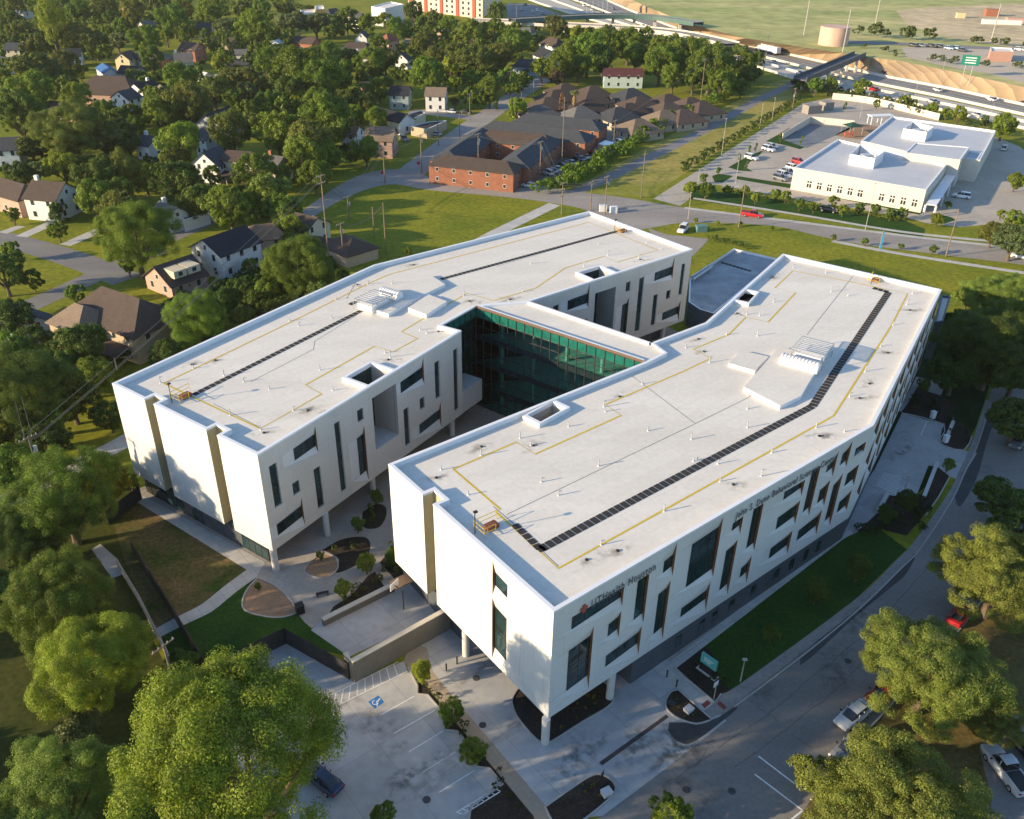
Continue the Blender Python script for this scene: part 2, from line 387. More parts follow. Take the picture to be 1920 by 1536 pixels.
for c in (z8(345, 1000, 340, 1155, 965, 640, 935, 880), [(1068.3, 1222.3), (1063.3, 1297.3), (1114.3, 1174), (1102.7, 1292.3)], z8(790, 1105, 782, 1245, 935, 930, 890, 1255),
          [(1137.3, 1230.7), (1135.7, 1250.7), (1203.3, 1174), (1197.3, 1228)], z8(1150, 560, 1088, 1050, 1272, 480, 1187, 1080), z8(1395, 740, 1325, 1220, 1530, 555, 1415, 1280),
          z8(1460, 345, 1440, 485, 1605, 105, 1540, 515), zA(200, 580, 130, 970, 470, 330, 362, 880), zA(95, 1160, 80, 1240, 350, 910, 303, 1180), zA(568, 385, 548, 465, 645, 325, 612, 490),
          zA(760, 250, 678, 622, 832, 205, 735, 640), zA(510, 640, 435, 1000, 603, 530, 490, 1040), zA(637, 800, 618, 885, 722, 675, 670, 930), zA(962, 345, 940, 450, 1160, 180, 1103, 400),
          zA(900, 620, 877, 712, 1090, 450, 1035, 670), zA(1030, 95, 1008, 185, 1190, 5, 1175, 140), z3_(735, 1110, 685, 1345, 775, 1085, 712, 1365), z3_(780, 1225, 768, 1295, 828, 1165, 797, 1310),
          z3_(855, 1195, 803, 1398, 905, 1125, 825, 1425), zA(1145, 455, 1122, 548, 1355, 265, 1295, 495), z3_(905, 1020, 892, 1082, 958, 945, 920, 1090), z3_(825, 1085, 813, 1125, 882, 1000, 840, 1150),
          z3_(930, 1130, 920, 1195, 985, 1080, 970, 1190), z3_(885, 1290, 878, 1345, 943, 1225, 930, 1330), z3_(980, 985, 970, 1030, 1030, 950, 1022, 1000)):
    de.append(W_(D, E, 'fold', *c))
facade('facade_wall', D, E, ZS, ZT, de)
ef = []; rr = random.Random(5); Lef = math.hypot(Fc[0]-E[0], Fc[1]-E[1])
for row, zb in enumerate((4.9, 9.2, 13.4)):
    u = 1.3+0.9*row
    while u < Lef-4:
        w = rr.choice((1.5, 3.2, 3.2, 1.5)); ef.append(('fold', u+.9, u+.9+w, zb, zb+1.9, zb-1.2, zb+3.0, .9)); u += w+rr.choice((1.9, 2.5, 3.1))
facade('facade_wall', E, Fc, ZS, ZT, ef, fold=0.85)
z2, zt3 = zm(460, 800, 6.4), zm(640, 640, 6.4)
bgw = [W_(B, Gc, 'plain', *c) for c in (z2(280, 485, 360, 980, 408, 680), z2(560, 690, 583, 830, 655, 720), z2(815, 520, 878, 990, 925, 720), [(626.7, 795), (639.5, 924), (645, 870)],
        zt3(187, 838, 200, 978, 266, 860), zt3(1115, 262, 1133, 698, 1183, 440), zt3(940, 697, 945, 828, 1000, 720), zt3(745, 825, 770, 1265, 818, 1000), zt3(1343, 110, 1358, 845, 1403, 480))]
bgw += [W_(B, Gc, 'fold', *c, lead=3.0) for c in (z2(583, 270, 600, 410, 835, -10, 880, 310), z2(378, 1180, 400, 1305, 675, 850, 720, 1185), z2(1350, 150, 1393, 590, 1425, -10, 1485, 640),
        zt3(710, 495, 720, 622, 985, 185, 995, 520), zt3(940, 1005, 945, 1115, 1190, 720, 1205, 1035))]
n1a, nz1 = onwall(*zt3(370, 725)[0], B, Gc); n1b, nz1b = onwall(*zt3(705, 1300)[0], B, Gc)
NB = (n1a, n1b, 7.6, ZT-1.9, 4.2)
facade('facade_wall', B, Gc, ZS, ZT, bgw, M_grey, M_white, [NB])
z5 = zm(1060, 440, 6.4); z4 = zm(840, 540, 6.4)
xfw = [W_(X2, F, 'plain', *c) for c in (z5(727, 578, 725, 690, 782, 600), z5(890, 525, 830, 1170, 915, 850), z5(1400, 358, 1355, 728, 1422, 500), z5(1215, 680, 1205, 780, 1258, 720),
        z5(1062, 730, 1020, 1098, 1092, 900), z4(1262, 220, 1262, 348, 1325, 280), z4(1615, 385, 1610, 450, 1668, 420))]
xfw += [W_(X2, F, 'fold', *c, lead=2.6) for c in (z5(35, 795, 28, 910, 295, 580, 275, 880), z5(693, 850, 665, 1210, 765, 750, 725, 1215), z5(1085, 460, 1072, 560, 1315, 265, 1282, 540), z5(1172, 940, 1165, 1030, 1385, 790, 1357, 1040))]
n2a, _ = onwall(*z5(360, 700)[0], X2, F); n2b, _ = onwall(*z5(608, 628)[0], X2, F)
NF = (n2a, n2b, 6.0, ZT-2.4, 4.2)
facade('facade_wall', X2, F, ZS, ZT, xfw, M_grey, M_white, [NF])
# end walls: slot shading is put into a khaki colour, the sunlit faces white
def endwall(outline, k0, k1, wins, p, q):
    mb = MB(); pts = outline[k0:k1+1]
    for j in range(len(pts)-1):
        slot = (j % 4) in (1, 2, 3)
        if j == len(pts)-2 and wins: continue
        wall(mb, pts[j], pts[j+1], ZS, ZT, 1 if slot else 0)
    part(mb, 'end_wall', [M_white, M_slot])
endwall(left, 0, 9, None, A, B)
endwall(rightw, 0, 5, True, C, D)
q0 = rightw[4]
cdw = [W_(q0, D, 'flip', *c, lead=2.5) for c in (z7(440, 440, 437, 590, 278, 130, 275, 560), z7(430, 845, 418, 1335, 280, 585, 265, 1310))]
facade('end_wall', q0, D, ZS, ZT, cdw)
mb = MB()
for (p, q, a, b) in ((A, B, 6.76, 8.62), (A, B, 18.62, 20.58), (C, D, 7.04, 9.06)):
    T = lambda u, z, d, p=p, q=q: (*along(p, q, u, -d), z)
    mb.face([T(b-.55, ZS+.6, 1.37), T(b-.02, ZS+.6, 1.37), T(b-.02, ZT-.8, 1.37), T(b-.55, ZT-.8, 1.37)])
part(mb, 'slot_window', M_glass)
# plain far walls
mb = MB()
for p, q in ((F, K), (K, A2), (A2, A), (Fc, I), (I, J3), (J3, J2), (J1, C), (Gc, R1)): wall(mb, p, q, ZS, ZT)
part(mb, 'rear_wall', M_white)
# roofs, parapets, soffits
def wellrect(px, z=ZT): return [(p.x, p.y) for p in (G(*c, z) for c in px)]
wl1 = [along(B, Gc, NB[0]+.05, -.5), along(B, Gc, NB[1]-.05, -.5), along(B, Gc, NB[1]-.05, -4.2), along(B, Gc, NB[0]+.05, -4.2)]
wl2 = [along(X2, F, NF[0]+.05, -.5), along(X2, F, NF[1]-.05, -.5), along(X2, F, NF[1]-.05, -4.2), along(X2, F, NF[0]+.05, -4.2)]
wr1 = wellrect([(990, 777), (1042, 749), (1057, 769), (1010, 790)])
wr2 = wellrect([(1381, 560), (1397, 543), (1419, 548), (1403, 567)])
def fit_rect(q):
    """square up a measured quad"""
    c = sum((Vector(x) for x in q), Vector((0, 0)))/4; e = (Vector(q[1])-Vector(q[0])).normalized(); n = Vector((-e.y, e.x))
    hu = sum(abs((Vector(x)-c).dot(e)) for x in q)/4; hn = sum(abs((Vector(x)-c).dot(n)) for x in q)/4
    return [tuple(c+e*a*hu+n*b*hn) for a, b in ((-1, -1), (1, -1), (1, 1), (-1, 1))]
wr1, wr2 = fit_rect(wr1), fit_rect(wr2)
for outline, wells in ((left, (wl1, wl2)), (rightw, (wr1, wr2))):
    ins = inset(outline, 0.42)
    part(MB().poly(ins, ZR, 0, wells), 'roof_deck', M_roof)
    mb = MB(); n = len(outline)
    for k in range(n):
        a, b, c, d = outline[k], outline[(k+1) % n], ins[(k+1) % n], ins[k]
        mb.face([(*a, ZT+.03), (*b, ZT+.03), (*c, ZT+.03), (*d, ZT+.03)]); mb.face([(*d, ZR), (*d, ZT+.03), (*c, ZT+.03), (*c, ZR)])
        oa, ob = along(a, b, 0, .03), along(a, b, math.hypot(b[0]-a[0], b[1]-a[1]), .03)
        mb.face([(*oa, ZT-.22), (*ob, ZT-.22), (*ob, ZT+.03), (*oa, ZT+.03)]); mb.face([(*oa, ZT+.03), (*ob, ZT+.03), (*b, ZT+.03), (*a, ZT+.03)])
    part(mb, 'parapet', M_cope)
    part(MB().poly(outline, ZS), 'soffit', M_soffit)
def well(q, zf, glass_side=None, open_side=None):
    mb = MB(); n = 4
    for k in range(n):
        a, b = q[k], q[(k+1) % n]
        if k == open_side:
            mb.face([(*a, ZT-1.9), (*b, ZT-1.9), (*b, ZR), (*a, ZR)], 0); continue
        mb.face([(*a, zf), (*b, zf), (*b, ZR), (*a, ZR)], 1 if k == glass_side else 0)
        if k == glass_side:
            for j in range(1, 4):
                m_ = [a[i]+(b[i]-a[i])*j/4 for i in (0, 1)]; m2 = [a[i]+(b[i]-a[i])*(j/4+.012) for i in (0, 1)]
                mb.face([(*m_, zf), (*m2, zf), (*m2, ZR), (*m_, ZR)], 2)
    mb.poly(q, zf, 3)
    o = part(mb, 'light_well', [M_grey, M_glass, M_frame, M_conc])
    kb = MB(); qo = [tuple(Vector(p)+(Vector(p)-sum((Vector(x) for x in q), Vector((0, 0)))/4).normalized()*.6) for p in q]
    for k in range(4):
        if k == open_side: continue
        a, b, c, d = qo[k], qo[(k+1) % 4], q[(k+1) % 4], q[k]
        kb.face([(*a, ZR), (*b, ZR), (*b, ZT-.02), (*a, ZT-.02)]); kb.face([(*a, ZT-.02), (*b, ZT-.02), (*c, ZT-.02), (*d, ZT-.02)]); kb.face([(*d, ZR), (*d, ZT-.02), (*c, ZT-.02), (*c, ZR)])
    child(kb, 'curb', M_cope, o)
well(wl1, NB[2], 2, 0); well(wl2, NF[2], 2, 0)
well(wr1, 9.0); well(wr2, 9.0)
# floor and cheeks between each niche opening and its well
for (p, q, nb) in ((B, Gc, NB), (X2, F, NF)):
    T = lambda u, z, d: (*along(p, q, u, -d), z); mb = MB()
    for u in (nb[0], nb[1]): mb.face([T(u, nb[2], 0), T(u, nb[2], .5), T(u, nb[3], .5), T(u, nb[3], 0)], 0)
    mb.face([T(nb[0], nb[2], 0), T(nb[1], nb[2], 0), T(nb[1], nb[2], .5), T(nb[0], nb[2], .5)], 1)
    mb.face([T(nb[0], nb[3], 0), T(nb[1], nb[3], 0), T(nb[1], nb[3], .5), T(nb[0], nb[3], .5)], 0)
    part(mb, 'niche_lining', [M_grey, M_conc])
# terrace ledge beside the glass
tr_ = [Gc, along(B, Gc, 38.9+5.2), along(B, Gc, 38.9+5.2, -4.5), R1]
part(MB().prism(tr_, 3.55, 7.2, 0, True, 1), 'terrace', [M_white, M_conc])
# ---- glass link
Q2 = (17.9, 105.5)
lk = [R2, Q2, (20.9, 108.3), (19.5, 111.2), (2.3, 124.9)]
part(MB().poly(lk, 17.22), 'link_roof', M_roof)
mb = MB(); li = inset(lk, .4)
for k in (0, 3, 4):
    a, b, c, d = lk[k], lk[(k+1) % 5], li[(k+1) % 5], li[k]
    mb.face([(*a, 17.62), (*b, 17.62), (*c, 17.62), (*d, 17.62)]); mb.face([(*d, 17.22), (*d, 17.62), (*c, 17.62), (*c, 17.22)])
part(mb, 'link_parapet', M_cope)
mb = MB()
for k in (0, 3):
    a, b = lk[k], lk[(k+1) % 5]; L = math.hypot(b[0]-a[0], b[1]-a[1]); oa, ob = along(a, b, 0, .06), along(a, b, L, .06)
    mb.face([(*oa, 17.25), (*ob, 17.25), (*ob, 17.64), (*oa, 17.64)]); mb.face([(*oa, 17.64), (*ob, 17.64), (*b, 17.63), (*a, 17.63)])
part(mb, 'link_fascia', mat('copper_link_fascia', (0.13, 0.085, 0.06), 0.5, 0.1, 2))
mbg, mbm, mbs, mbt = MB(), MB(), MB(), MB()
for (p, q) in ((R1, R2), (R2, Q2), ((19.5, 111.2), (2.3, 124.9))):
    L = math.hypot(q[0]-p[0], q[1]-p[1]); T = lambda u, z, o=0: (*along(p, q, u, o), z); z0_ = 0.0
    mbg.face([T(0, z0_), T(L, z0_), T(L, 17.25), T(0, 17.25)])
    n = max(3, round(L/1.52))
    for k in range(n+1):
        u = L*k/n; mbm.box((*along(p, q, u, .05), (17.25+z0_)/2), (.07, .14, 17.25-z0_), math.atan2(q[1]-p[1], q[0]-p[0]))
    for z in (1.6, 5.7, 10.1, 14.4, 15.75, 17.2):
        c = along(p, q, L/2, .03); mbm.box((*c, z), (L, .1, .07), math.atan2(q[1]-p[1], q[0]-p[0]))
    mbt.face([T(0, 15.8, .012), T(L, 15.8, .012), T(L, 17.2, .012), T(0, 17.2, .012)])
    for z in (3.3, 7.6, 12.0):
        mbs.face([T(0, z, .012), T(L, z, .012), T(L, z+.95, .012), T(0, z+.95, .012)])
cw = part(mbg, 'curtain_wall', M_atrium); child(mbt, 'top_panel', mat('teal_top_panel', (0.012, 0.11, 0.085), 0.12, 0.35, 0.6, spec=0.7), cw); child(mbm, 'mullion', M_bronze, cw); child(mbs, 'spandrel', mat('dark_teal_spandrel', (0.012, 0.022, 0.026), 0.25, 0.2, 0.5), cw)
mb = MB(); inn = inset(lk, .25)
for z in (0.05, 4.0, 8.3, 12.7): mb.poly(inn, z, 0)
for z in (3.4, 7.7, 12.1): mb.poly(inn, z, 0)
for u in (4, 10, 16, 22, 27):
    c = along(R2, Q2, u, -1.6); mb.tube((*c, 0.1), (*c, 17.1), .32, n=10, mi=1)
mb.poly(inn, 16.4, 1)
part(mb, 'link_floor', [mat('pale_link_flooring', (0.55, 0.56, 0.53), 0.5, 0.08, 0.6), M_conc])
# inside of the left wing behind its glass side
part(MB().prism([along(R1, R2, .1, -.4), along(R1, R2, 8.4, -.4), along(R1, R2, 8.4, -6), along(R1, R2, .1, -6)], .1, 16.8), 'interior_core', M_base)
# ---- ground floor
gl = [along(A, B, .3, -.9), along(A, B, 25.2, -.9), along(B, Gc, 3, -6.2), along(B, Gc, 38, -6.2), R2, (1.2, 125.6), along(X2, F, 2, -2.5), along(X2, F, 36, -2.5), (13.6, 168.2), (-23.0, 138.2)]
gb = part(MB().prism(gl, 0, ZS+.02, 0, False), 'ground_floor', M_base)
mb, mg = MB(), MB()
p, q = gl[0], gl[1]; Lg = math.hypot(q[0]-p[0], q[1]-p[1]); T = lambda u, z, o=.03: (*along(p, q, u, o), z)
for (u0, u1) in ((.2, 8.5), (20.2, Lg-.1)):
    mg.face([T(u0, .15), T(u1, .15), T(u1, ZS-.1), T(u0, ZS-.1)])
    k = u0
    while k <= u1+.01:
        mb.face([T(k-.04, .1, .06), T(k+.04, .1, .06), T(k+.04, ZS-.05, .06), T(k-.04, ZS-.05, .06)]); k += 1.18
    mb.face([T(u0, 1.9, .07), T(u1, 1.9, .07), T(u1, 2.0, .07), T(u0, 2.0, .07)])
for (u0, u1) in ((10.2, 11.3), (11.4, 12.5)): mg.face([T(u0, .05), T(u1, .05), T(u1, 2.4), T(u0, 2.4)])
p, q = gl[1], gl[2]; Lq = math.hypot(q[0]-p[0], q[1]-p[1])
mg.face([T(.1, .15), T(Lq-.1, .15), T(Lq-.1, ZS-.1), T(.1, ZS-.1)])
st = part(mb, 'storefront', M_frame); child(mg, 'pane', M_glass, st)
s0 = 11.8
gr = [along(D, E, s0, -.12), along(D, E, 51.0, -.12), along(E, Fc, 49.5, -.5), (47.9, 146.6), (28.9, 117.6), (18.4, 106.4), along(C, J1, 1.2, .9), along(C, D, 12.5, -1.0), along(C, D, 14, -11)]
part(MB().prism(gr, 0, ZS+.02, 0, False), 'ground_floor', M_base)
mg, mb = MB(), MB(); p, q = D, E; T = lambda u, z, o=-.09: (*along(p, q, u, o), z)
for c in zA(70, 1420, 275, 1310, 392, 1225, 545, 1125, 735, 1005, 950, 845, 1085, 755, 1215, 660, 1330, 580):
    u, z = onwall(*c, p, q)
    mg.face([T(u-.45, .9), T(u+.45, .9), T(u+.45, 2.6), T(u-.45, 2.6)])
    for a_, b_ in ((u-.5, u-.45), (u+.45, u+.5)): mb.face([T(a_, .85, -.06), T(b_, .85, -.06), T(b_, 2.65, -.06), T(a_, 2.65, -.06)])
st = part(mb, 'base_window', M_frame); child(mg, 'pane', M_glass, st)
cols = [G(1022, 1392), G(1143, 1308), G(614, 1003), G(518, 1070), G(700, 925), (G(874, 1228)), G(843, 800)]
cols = [(c.x, c.y) for c in cols]+[along(X2, F, 34, -1.2), along(X2, F, 25, -1.2), along(X2, F, 16, -1.2), along(C, J1, 8, 1.0), along(B, Gc, 37.5, -1.0)]
for c in cols: part(MB().tube((*c[:2], 0), (*c[:2], ZS+.03), .42, n=20), 'column', M_conc, smooth=False)
# ---- roof furniture
def roofpath(px, z=ZR): return [(p.x, p.y) for p in (G(*c, z) for c in px)]
yl = [[(307, 719), (540, 606.6), (690, 532), (732, 514), (840, 486), (1103, 417), (1233, 469), (1157, 492), (1132, 481), (1060, 502.5), (1005, 540), (926, 564), (876, 550), (803, 592), (753, 622), (783, 635), (737, 660), (703, 649), (573, 722), (603, 739), (488, 804), (307, 719)],
      [(850, 880), (968, 829), (1003, 852), (1165, 779), (1135, 759), (1280, 697), (1333, 672), (1300, 655), (1367, 627), (1398, 595), (1440, 604), (1492, 549), (1453, 540), (1486.5, 508), (1586, 526.7), (1702, 551), (1670, 613), (1563, 780), (1280, 937), (1047, 1066), (930, 960), (938, 955), (850, 880)]]
for y in yl: part(ribbon(roofpath(y), .25, ZR+.014), 'warning_line', M_yel)
M_cable = mat('grey_roof_cable', (0.17, 0.165, 0.16), 0.7, 0.2, 2)
for y in ([(950, 965), (1280, 806), (1305, 794), (1410, 742)], [(1185, 705), (1303, 794)], [(1513, 628), (1600, 517)], [(470, 716), (588, 655), (590, 640), (668, 592)], [(650, 560), (668, 528)], [(1047, 1062), (955, 975), (925, 950)], [(488, 802), (400, 757)], [(930, 500), (1130, 442)]):
    part(ribbon(roofpath(y), .07, ZR+.012), 'roof_cable', M_cable)
def pads(px, w=.78, step=.92):
    P = roofpath(px); mb = MB()
    for a, b in zip(P[:-1], P[1:]):
        L = math.hypot(b[0]-a[0], b[1]-a[1]); n = max(1, int(L/step))
        for k in range(n):
            c = along(a, b, (k+.5)*L/n); mb.box((*c, ZR+.025), (L/n*.84, w, .03), math.atan2(b[1]-a[1], b[0]-a[0]))
    return mb
for p in ([(362, 741), (677, 583)], [(826, 524), (1160, 433)], [(655, 572), (676, 562)], [(1013, 1030), (1523, 762), (1666, 548), (1636, 540)], [(963.7, 983), (1013, 1030)], [(1012, 1027), (1020, 1034)]):
    part(pads(p, 1.0 if p[0] == (1013, 1030) else .8, .86), 'walkway_pad', M_pad)
def boxpx(px, z0, h, name, m, mtop=None):
    q = roofpath(px, z0+h)
    return part(MB().prism(q, z0, z0+h, 0, True, 1), name, [m, mtop or m])
boxpx([(672, 571), (728, 589), (776, 561), (835, 533), (804, 513.6), (745, 541)], ZR, .55, 'raised_roof_platform', M_cope, M_roof)
boxpx([(765, 577), (799, 590), (838, 565), (803, 552)], ZR, .62, 'raised_roof_platform', M_cope, M_roof)
boxpx([(1395, 726), (1463, 761), (1502, 742), (1521.6, 709), (1546, 674), (1462, 648.6)], ZR, .6, 'raised_roof_platform', M_cope, M_roof)
boxpx([(1366, 681), (1415, 695), (1441, 668.5), (1390, 657)], ZR, .5, 'raised_roof_platform', M_cope, M_roof)
def louver(p, rz, sx, sy, h, z):
    fr, sl = MB(), MB(); ca, sa = math.cos(rz), math.sin(rz); T = lambda x, y, zz: (p[0]+x*ca-y*sa, p[1]+x*sa+y*ca, zz)
    for x in (-sx/2, sx/2):
        for y in (-sy/2, sy/2): fr.beam(T(x, y, z), T(x, y, z+h), .09, .09)
    for y in (-sy/2, sy/2): fr.beam(T(-sx/2, y, z+h), T(sx/2, y, z+h), .1, .1); fr.beam(T(-sx/2, y, z+h*.5), T(sx/2, y, z+h*.5), .07, .07)
    for x in (-sx/2, sx/2): fr.beam(T(x, -sy/2, z+h), T(x, sy/2, z+h), .1, .1)
    n = int(sx/.55)
    for k in range(n):
        x = -sx/2+(k+.5)*sx/n
        sl.box(T(x, 0, z+h+.06), (.24, sy, .05), rz)
    fr.box(T(0, 0, z+h*.35), (sx*.8, sy*.8, h*.6), rz, 1)
    f = part(fr, 'exhaust_louver', [M_galv, M_cope]); child(sl, 'slat', M_galv, f)
def barrel(p, rz, L, r, z):
    mb = MB(); ca, sa = math.cos(rz), math.sin(rz); T = lambda x, y, zz: (p[0]+x*ca-y*sa, p[1]+x*sa+y*ca, zz); n = 10
    for k in range(n):
        a, b = math.pi*k/n, math.pi*(k+1)/n
        mb.face([T(-L/2, -r*math.cos(a), z+.3+r*math.sin(a)), T(L/2, -r*math.cos(a), z+.3+r*math.sin(a)), T(L/2, -r*math.cos(b), z+.3+r*math.sin(b)), T(-L/2, -r*math.cos(b), z+.3+r*math.sin(b))])
    for x in (-L/2, L/2): mb.face([T(x, -r*math.cos(math.pi*k/n), z+.3+r*math.sin(math.pi*k/n)) for k in range(n+1)])
    mb.box(T(0, 0, z+.15), (L, 2*r, .3), rz)
    o = part(mb, 'barrel_exhaust', M_cope); rb = MB(); x = -L/2+.2
    while x < L/2:
        for k in range(n):
            a, b = math.pi*k/n, math.pi*(k+1)/n; q = r+.05
            rb.face([T(x, -q*math.cos(a), z+.3+q*math.sin(a)), T(x+.12, -q*math.cos(a), z+.3+q*math.sin(a)), T(x+.12, -q*math.cos(b), z+.3+q*math.sin(b)), T(x, -q*math.cos(b), z+.3+q*math.sin(b))])
        x += .48
    child(rb, 'rib', M_galv, o)
c = G(1525, 648, 19); louver((c.x, c.y), R(57), 4.6, 4.4, 2.0, ZR)
c = G(1500, 682, 17.9); barrel((c.x, c.y), R(-33), 5.2, .95, ZR+.6)
c = G(699, 553, 19); louver((c.x, c.y), R(57), 4.8, 3.8, 1.7, ZR)
c = G(733, 551, 17.9); barrel((c.x, c.y), R(-33), 3.6, .9, ZR+.55)
vents = [(301, 718), (363, 691), (543, 602), (420, 704), (457, 716), (505, 730), (432, 779), (489, 806), (550, 770), (600, 694), (624, 732), (722, 662), (732, 670), (788, 619), (800, 625), (870, 555), (560, 611), (630, 562), (735, 532), (622, 597), (690, 533), (995, 495), (1122, 458), (980, 547), (1140, 479), (1212, 455), (1240, 467), (1095, 500), (1198, 483),
         (827, 881), (902, 854), (878, 928), (1015, 904), (975, 822), (995, 835), (1066, 800), (1132, 763), (1135, 772), (1215, 808), (1122, 874), (1047, 929), (1204, 720), (1296, 824), (1300, 865), (1346, 1020-150), (1401, 802), (1401, 767), (1402, 742), (1427, 893), (1307, 863), (1447, 849), (1245, 959), (1127, 1022), (1350, 903), (1530, 802), (1583, 810), (1593, 744), (1622, 697), (1651, 650), (1674, 610), (1700, 572), (1711, 551), (1590, 555), (1558, 547), (1450, 567), (1424, 592), (1420, 630), (1400, 590), (1487, 502), (1548, 512), (1362, 628), (1286, 652), (1330, 680)]
SQ = zm(720, 860, 6.4)
for k, c in enumerate(vents[:96]):
    p = G(*c, ZR); h = .55 if k % 3 else .85
    mb = MB().tube(p, p+Vector((0, 0, h)), .07, n=8).tube(p, p+Vector((0, 0, .05)), .14, .10, n=10, mi=1)
    if k % 4 == 0: mb.beam(p+Vector((0, 0, h)), p+Vector((.35, .1, h)), .09, .09)
    part(mb, 'vent_pipe', [M_galv, M_cope])
drains = [(404, 676), (610, 772)]+[(577, 770), (728, 675), (822, 622), (956, 562), (1200, 487), (670, 534), (775, 497), (1162, 744), (1320, 660), (1536, 818), (1612, 747), (1664, 662), (1706, 582), (1449, 520), (1382, 588), (903, 838), (1375, 909), (1158, 1033), (1100, 1050), (818, 896), (1000, 836), (1310, 636), (880, 565), (1538, 818), (1630, 720), (360, 684), (495, 812)]
for k, c in enumerate(drains):
    p = G(*c, ZR); rs = random.Random(k); mb = MB()
    for j in range(2):
        ang = R(25+rs.uniform(-30, 30)); off = Vector((rs.uniform(-.6, 1.2)*j, rs.uniform(-.5, .5)*j, 0)); sx, sy = rs.uniform(1.3, 3.2), rs.uniform(.5, 1.2); u0 = rs.uniform(0, 50)
        mb.face([(p.x+off.x+a*sx*math.cos(ang)-b*sy*math.sin(ang), p.y+off.y+a*sx*math.sin(ang)+b*sy*math.cos(ang), ZR+.006+.004*j) for a, b in ((-1, -1), (1, -1), (1, 1), (-1, 1))], 0, [(0, 0), (1, 0), (1, 1), (0, 1)])
    mb.tube(p, p+Vector((0, 0, .12)), .2, .15, n=10, mi=1)
    part(mb, 'roof_drain', [M_stain, M_black])
def hatch(px, rz, rail=True):
    p = G(*px, ZR); ca, sa = math.cos(rz), math.sin(rz); T = lambda x, y, z: (p.x+(x*ca-y*sa)*.8, p.y+(x*sa+y*ca)*.8, ZR+z)
    h = part(MB().box(T(0, 0, .28), (1.4, .9, .4), rz), 'roof_hatch', M_rust)
    mb = MB()
    for x, y in ((-1.9, -1.1), (-1.9, 1.1), (1.7, 1.1), (-.1, -1.1)): mb.beam(T(x, y, 0), T(x, y, 1.1), .05, .05)
    for z in (.55, 1.1):
        mb.beam(T(-1.9, -1.1, z), T(-1.9, 1.1, z), .05, .05); mb.beam(T(-1.9, 1.1, z), T(1.7, 1.1, z), .05, .05); mb.beam(T(-1.9, -1.1, z), T(-.1, -1.1, z), .05, .05)
    child(mb, 'guard_rail', M_yel, h)
    l = MB().tube(T(-2.3, .3, 0), T(-2.3, .3, 2.6), .05, n=8).box(T(-2.2, .3, 2.68), (.4, .3, .16), rz)
    child(l, 'lamp_post', M_black, h)
hatch((348, 745), R(57)); hatch((921, 990), R(38)); hatch((1641, 527), R(57)); hatch((1167, 435), R(38))
# ---- lettering on the street side
def sign(text, px0, px1, h, p, q, z_of=None):
    u0, za = onwall(*px0, p, q); u1, zb = onwall(*px1, p, q)
    cu = bpy.data.curves.new('sign_lettering', 'FONT'); cu.body = text; cu.extrude = .03; cu.size = h*1.45; cu.space_character = 1.16
    o = bpy.data.objects.new('sign_lettering', cu); COL.objects.link(o)
    bpy.context.view_layer.update(); w = max(.1, o.dimensions.x)
    e = Vector((q[0]-p[0], q[1]-p[1], 0)).normalized(); n = Vector((e.y, -e.x, 0)); s = (u1-u0)/w
    b = along(p, q, u0, .14)
    o.matrix_world = Matrix(((e.x*s, 0, n.x, b[0]), (e.y*s, 0, n.y, b[1]), (0, 1, 0, (za+zb)/2), (0, 0, 0, 1)))
    cu.offset = -.014; bpy.context.view_layer.update(); me = bpy.data.meshes.new_from_object(o.evaluated_get(bpy.context.evaluated_depsgraph_get()))
    mw = o.matrix_world.copy(); bpy.data.objects.remove(o); o = bpy.data.objects.new('sign_lettering', me); COL.objects.link(o); me.materials.clear(); me.materials.append(M_letter)
    o.parent = hosp; o.matrix_parent_inverse = Matrix.Translation((0, -100, 0)); o.matrix_basis = mw
    st = MB()                                             # standoff pins
    for k in range(6):
        u = u0+(u1-u0)*(k+.5)/6; a = along(p, q, u, 0); c = along(p, q, u, .1); st.beam((*a, (za+zb)/2+h*.4), (*c, (za+zb)/2+h*.4), .05, .05)
    part(st, 'sign_bracket', M_galv)
    return u0, (za+zb)/2
u_, z_ = sign('UTHealth Houston', (1106, 1138), (1226, 1069), .95, D, E)
mb = MB(); cu_ = u_-.85
for (du, dz, w, h) in ((0, 0, .34, .95), (-.31, 0, .28, .34), (.31, 0, .28, .34)):
    c = along(D, E, cu_+du, .1); mb.box((*c, z_+.45+dz), (w, .08, h), math.atan2(E[1]-D[1], E[0]-D[0]))
part(mb, 'sign_emblem', M_emblem)
sign('John S. Dunn Behavioral Sciences Center', (1377, 973), (1566, 860), .9, D, E)
# ================================================================ ground, roads, paths
M_grass = mat('mown_grass', (0.125, 0.165, 0.014), 0.95, 0, 0.055, col2=(0.25, 0.235, 0.022), spec=0.1, fine=(0.9, 0.3))
M_lawn = mat('green_lawn', (0.020, 0.062, 0.010), 0.95, 0, 0.25, col2=(0.04, 0.085, 0.013), spec=0.1, fine=(2.5, 0.3))
M_dry = mat('dry_grass', (0.10, 0.085, 0.025), 0.95, 0, 0.3, col2=(0.17, 0.125, 0.05), spec=0.1, fine=(2.0, 0.3))
M_yard = mat('patchy_yard_grass', (0.04, 0.075, 0.012), 0.95, 0, 0.22, col2=(0.19, 0.125, 0.06), spec=0.1, fine=(2.0, 0.35))
M_soil = mat('dark_mulch', (0.022, 0.017, 0.012), 0.95, 0, 0.8, col2=(0.05, 0.036, 0.025), fine=(5, 0.5))
M_asph = mat('worn_asphalt', (0.165, 0.155, 0.145), 0.85, 0, 0.10, col2=(0.235, 0.22, 0.20), fine=(2.5, 0.12), streak=(40, 0.4, 1.5))
M_dark = mat('patched_asphalt', (0.06, 0.06, 0.062), 0.85, 0.2, 0.3, fine=(3, 0.15))
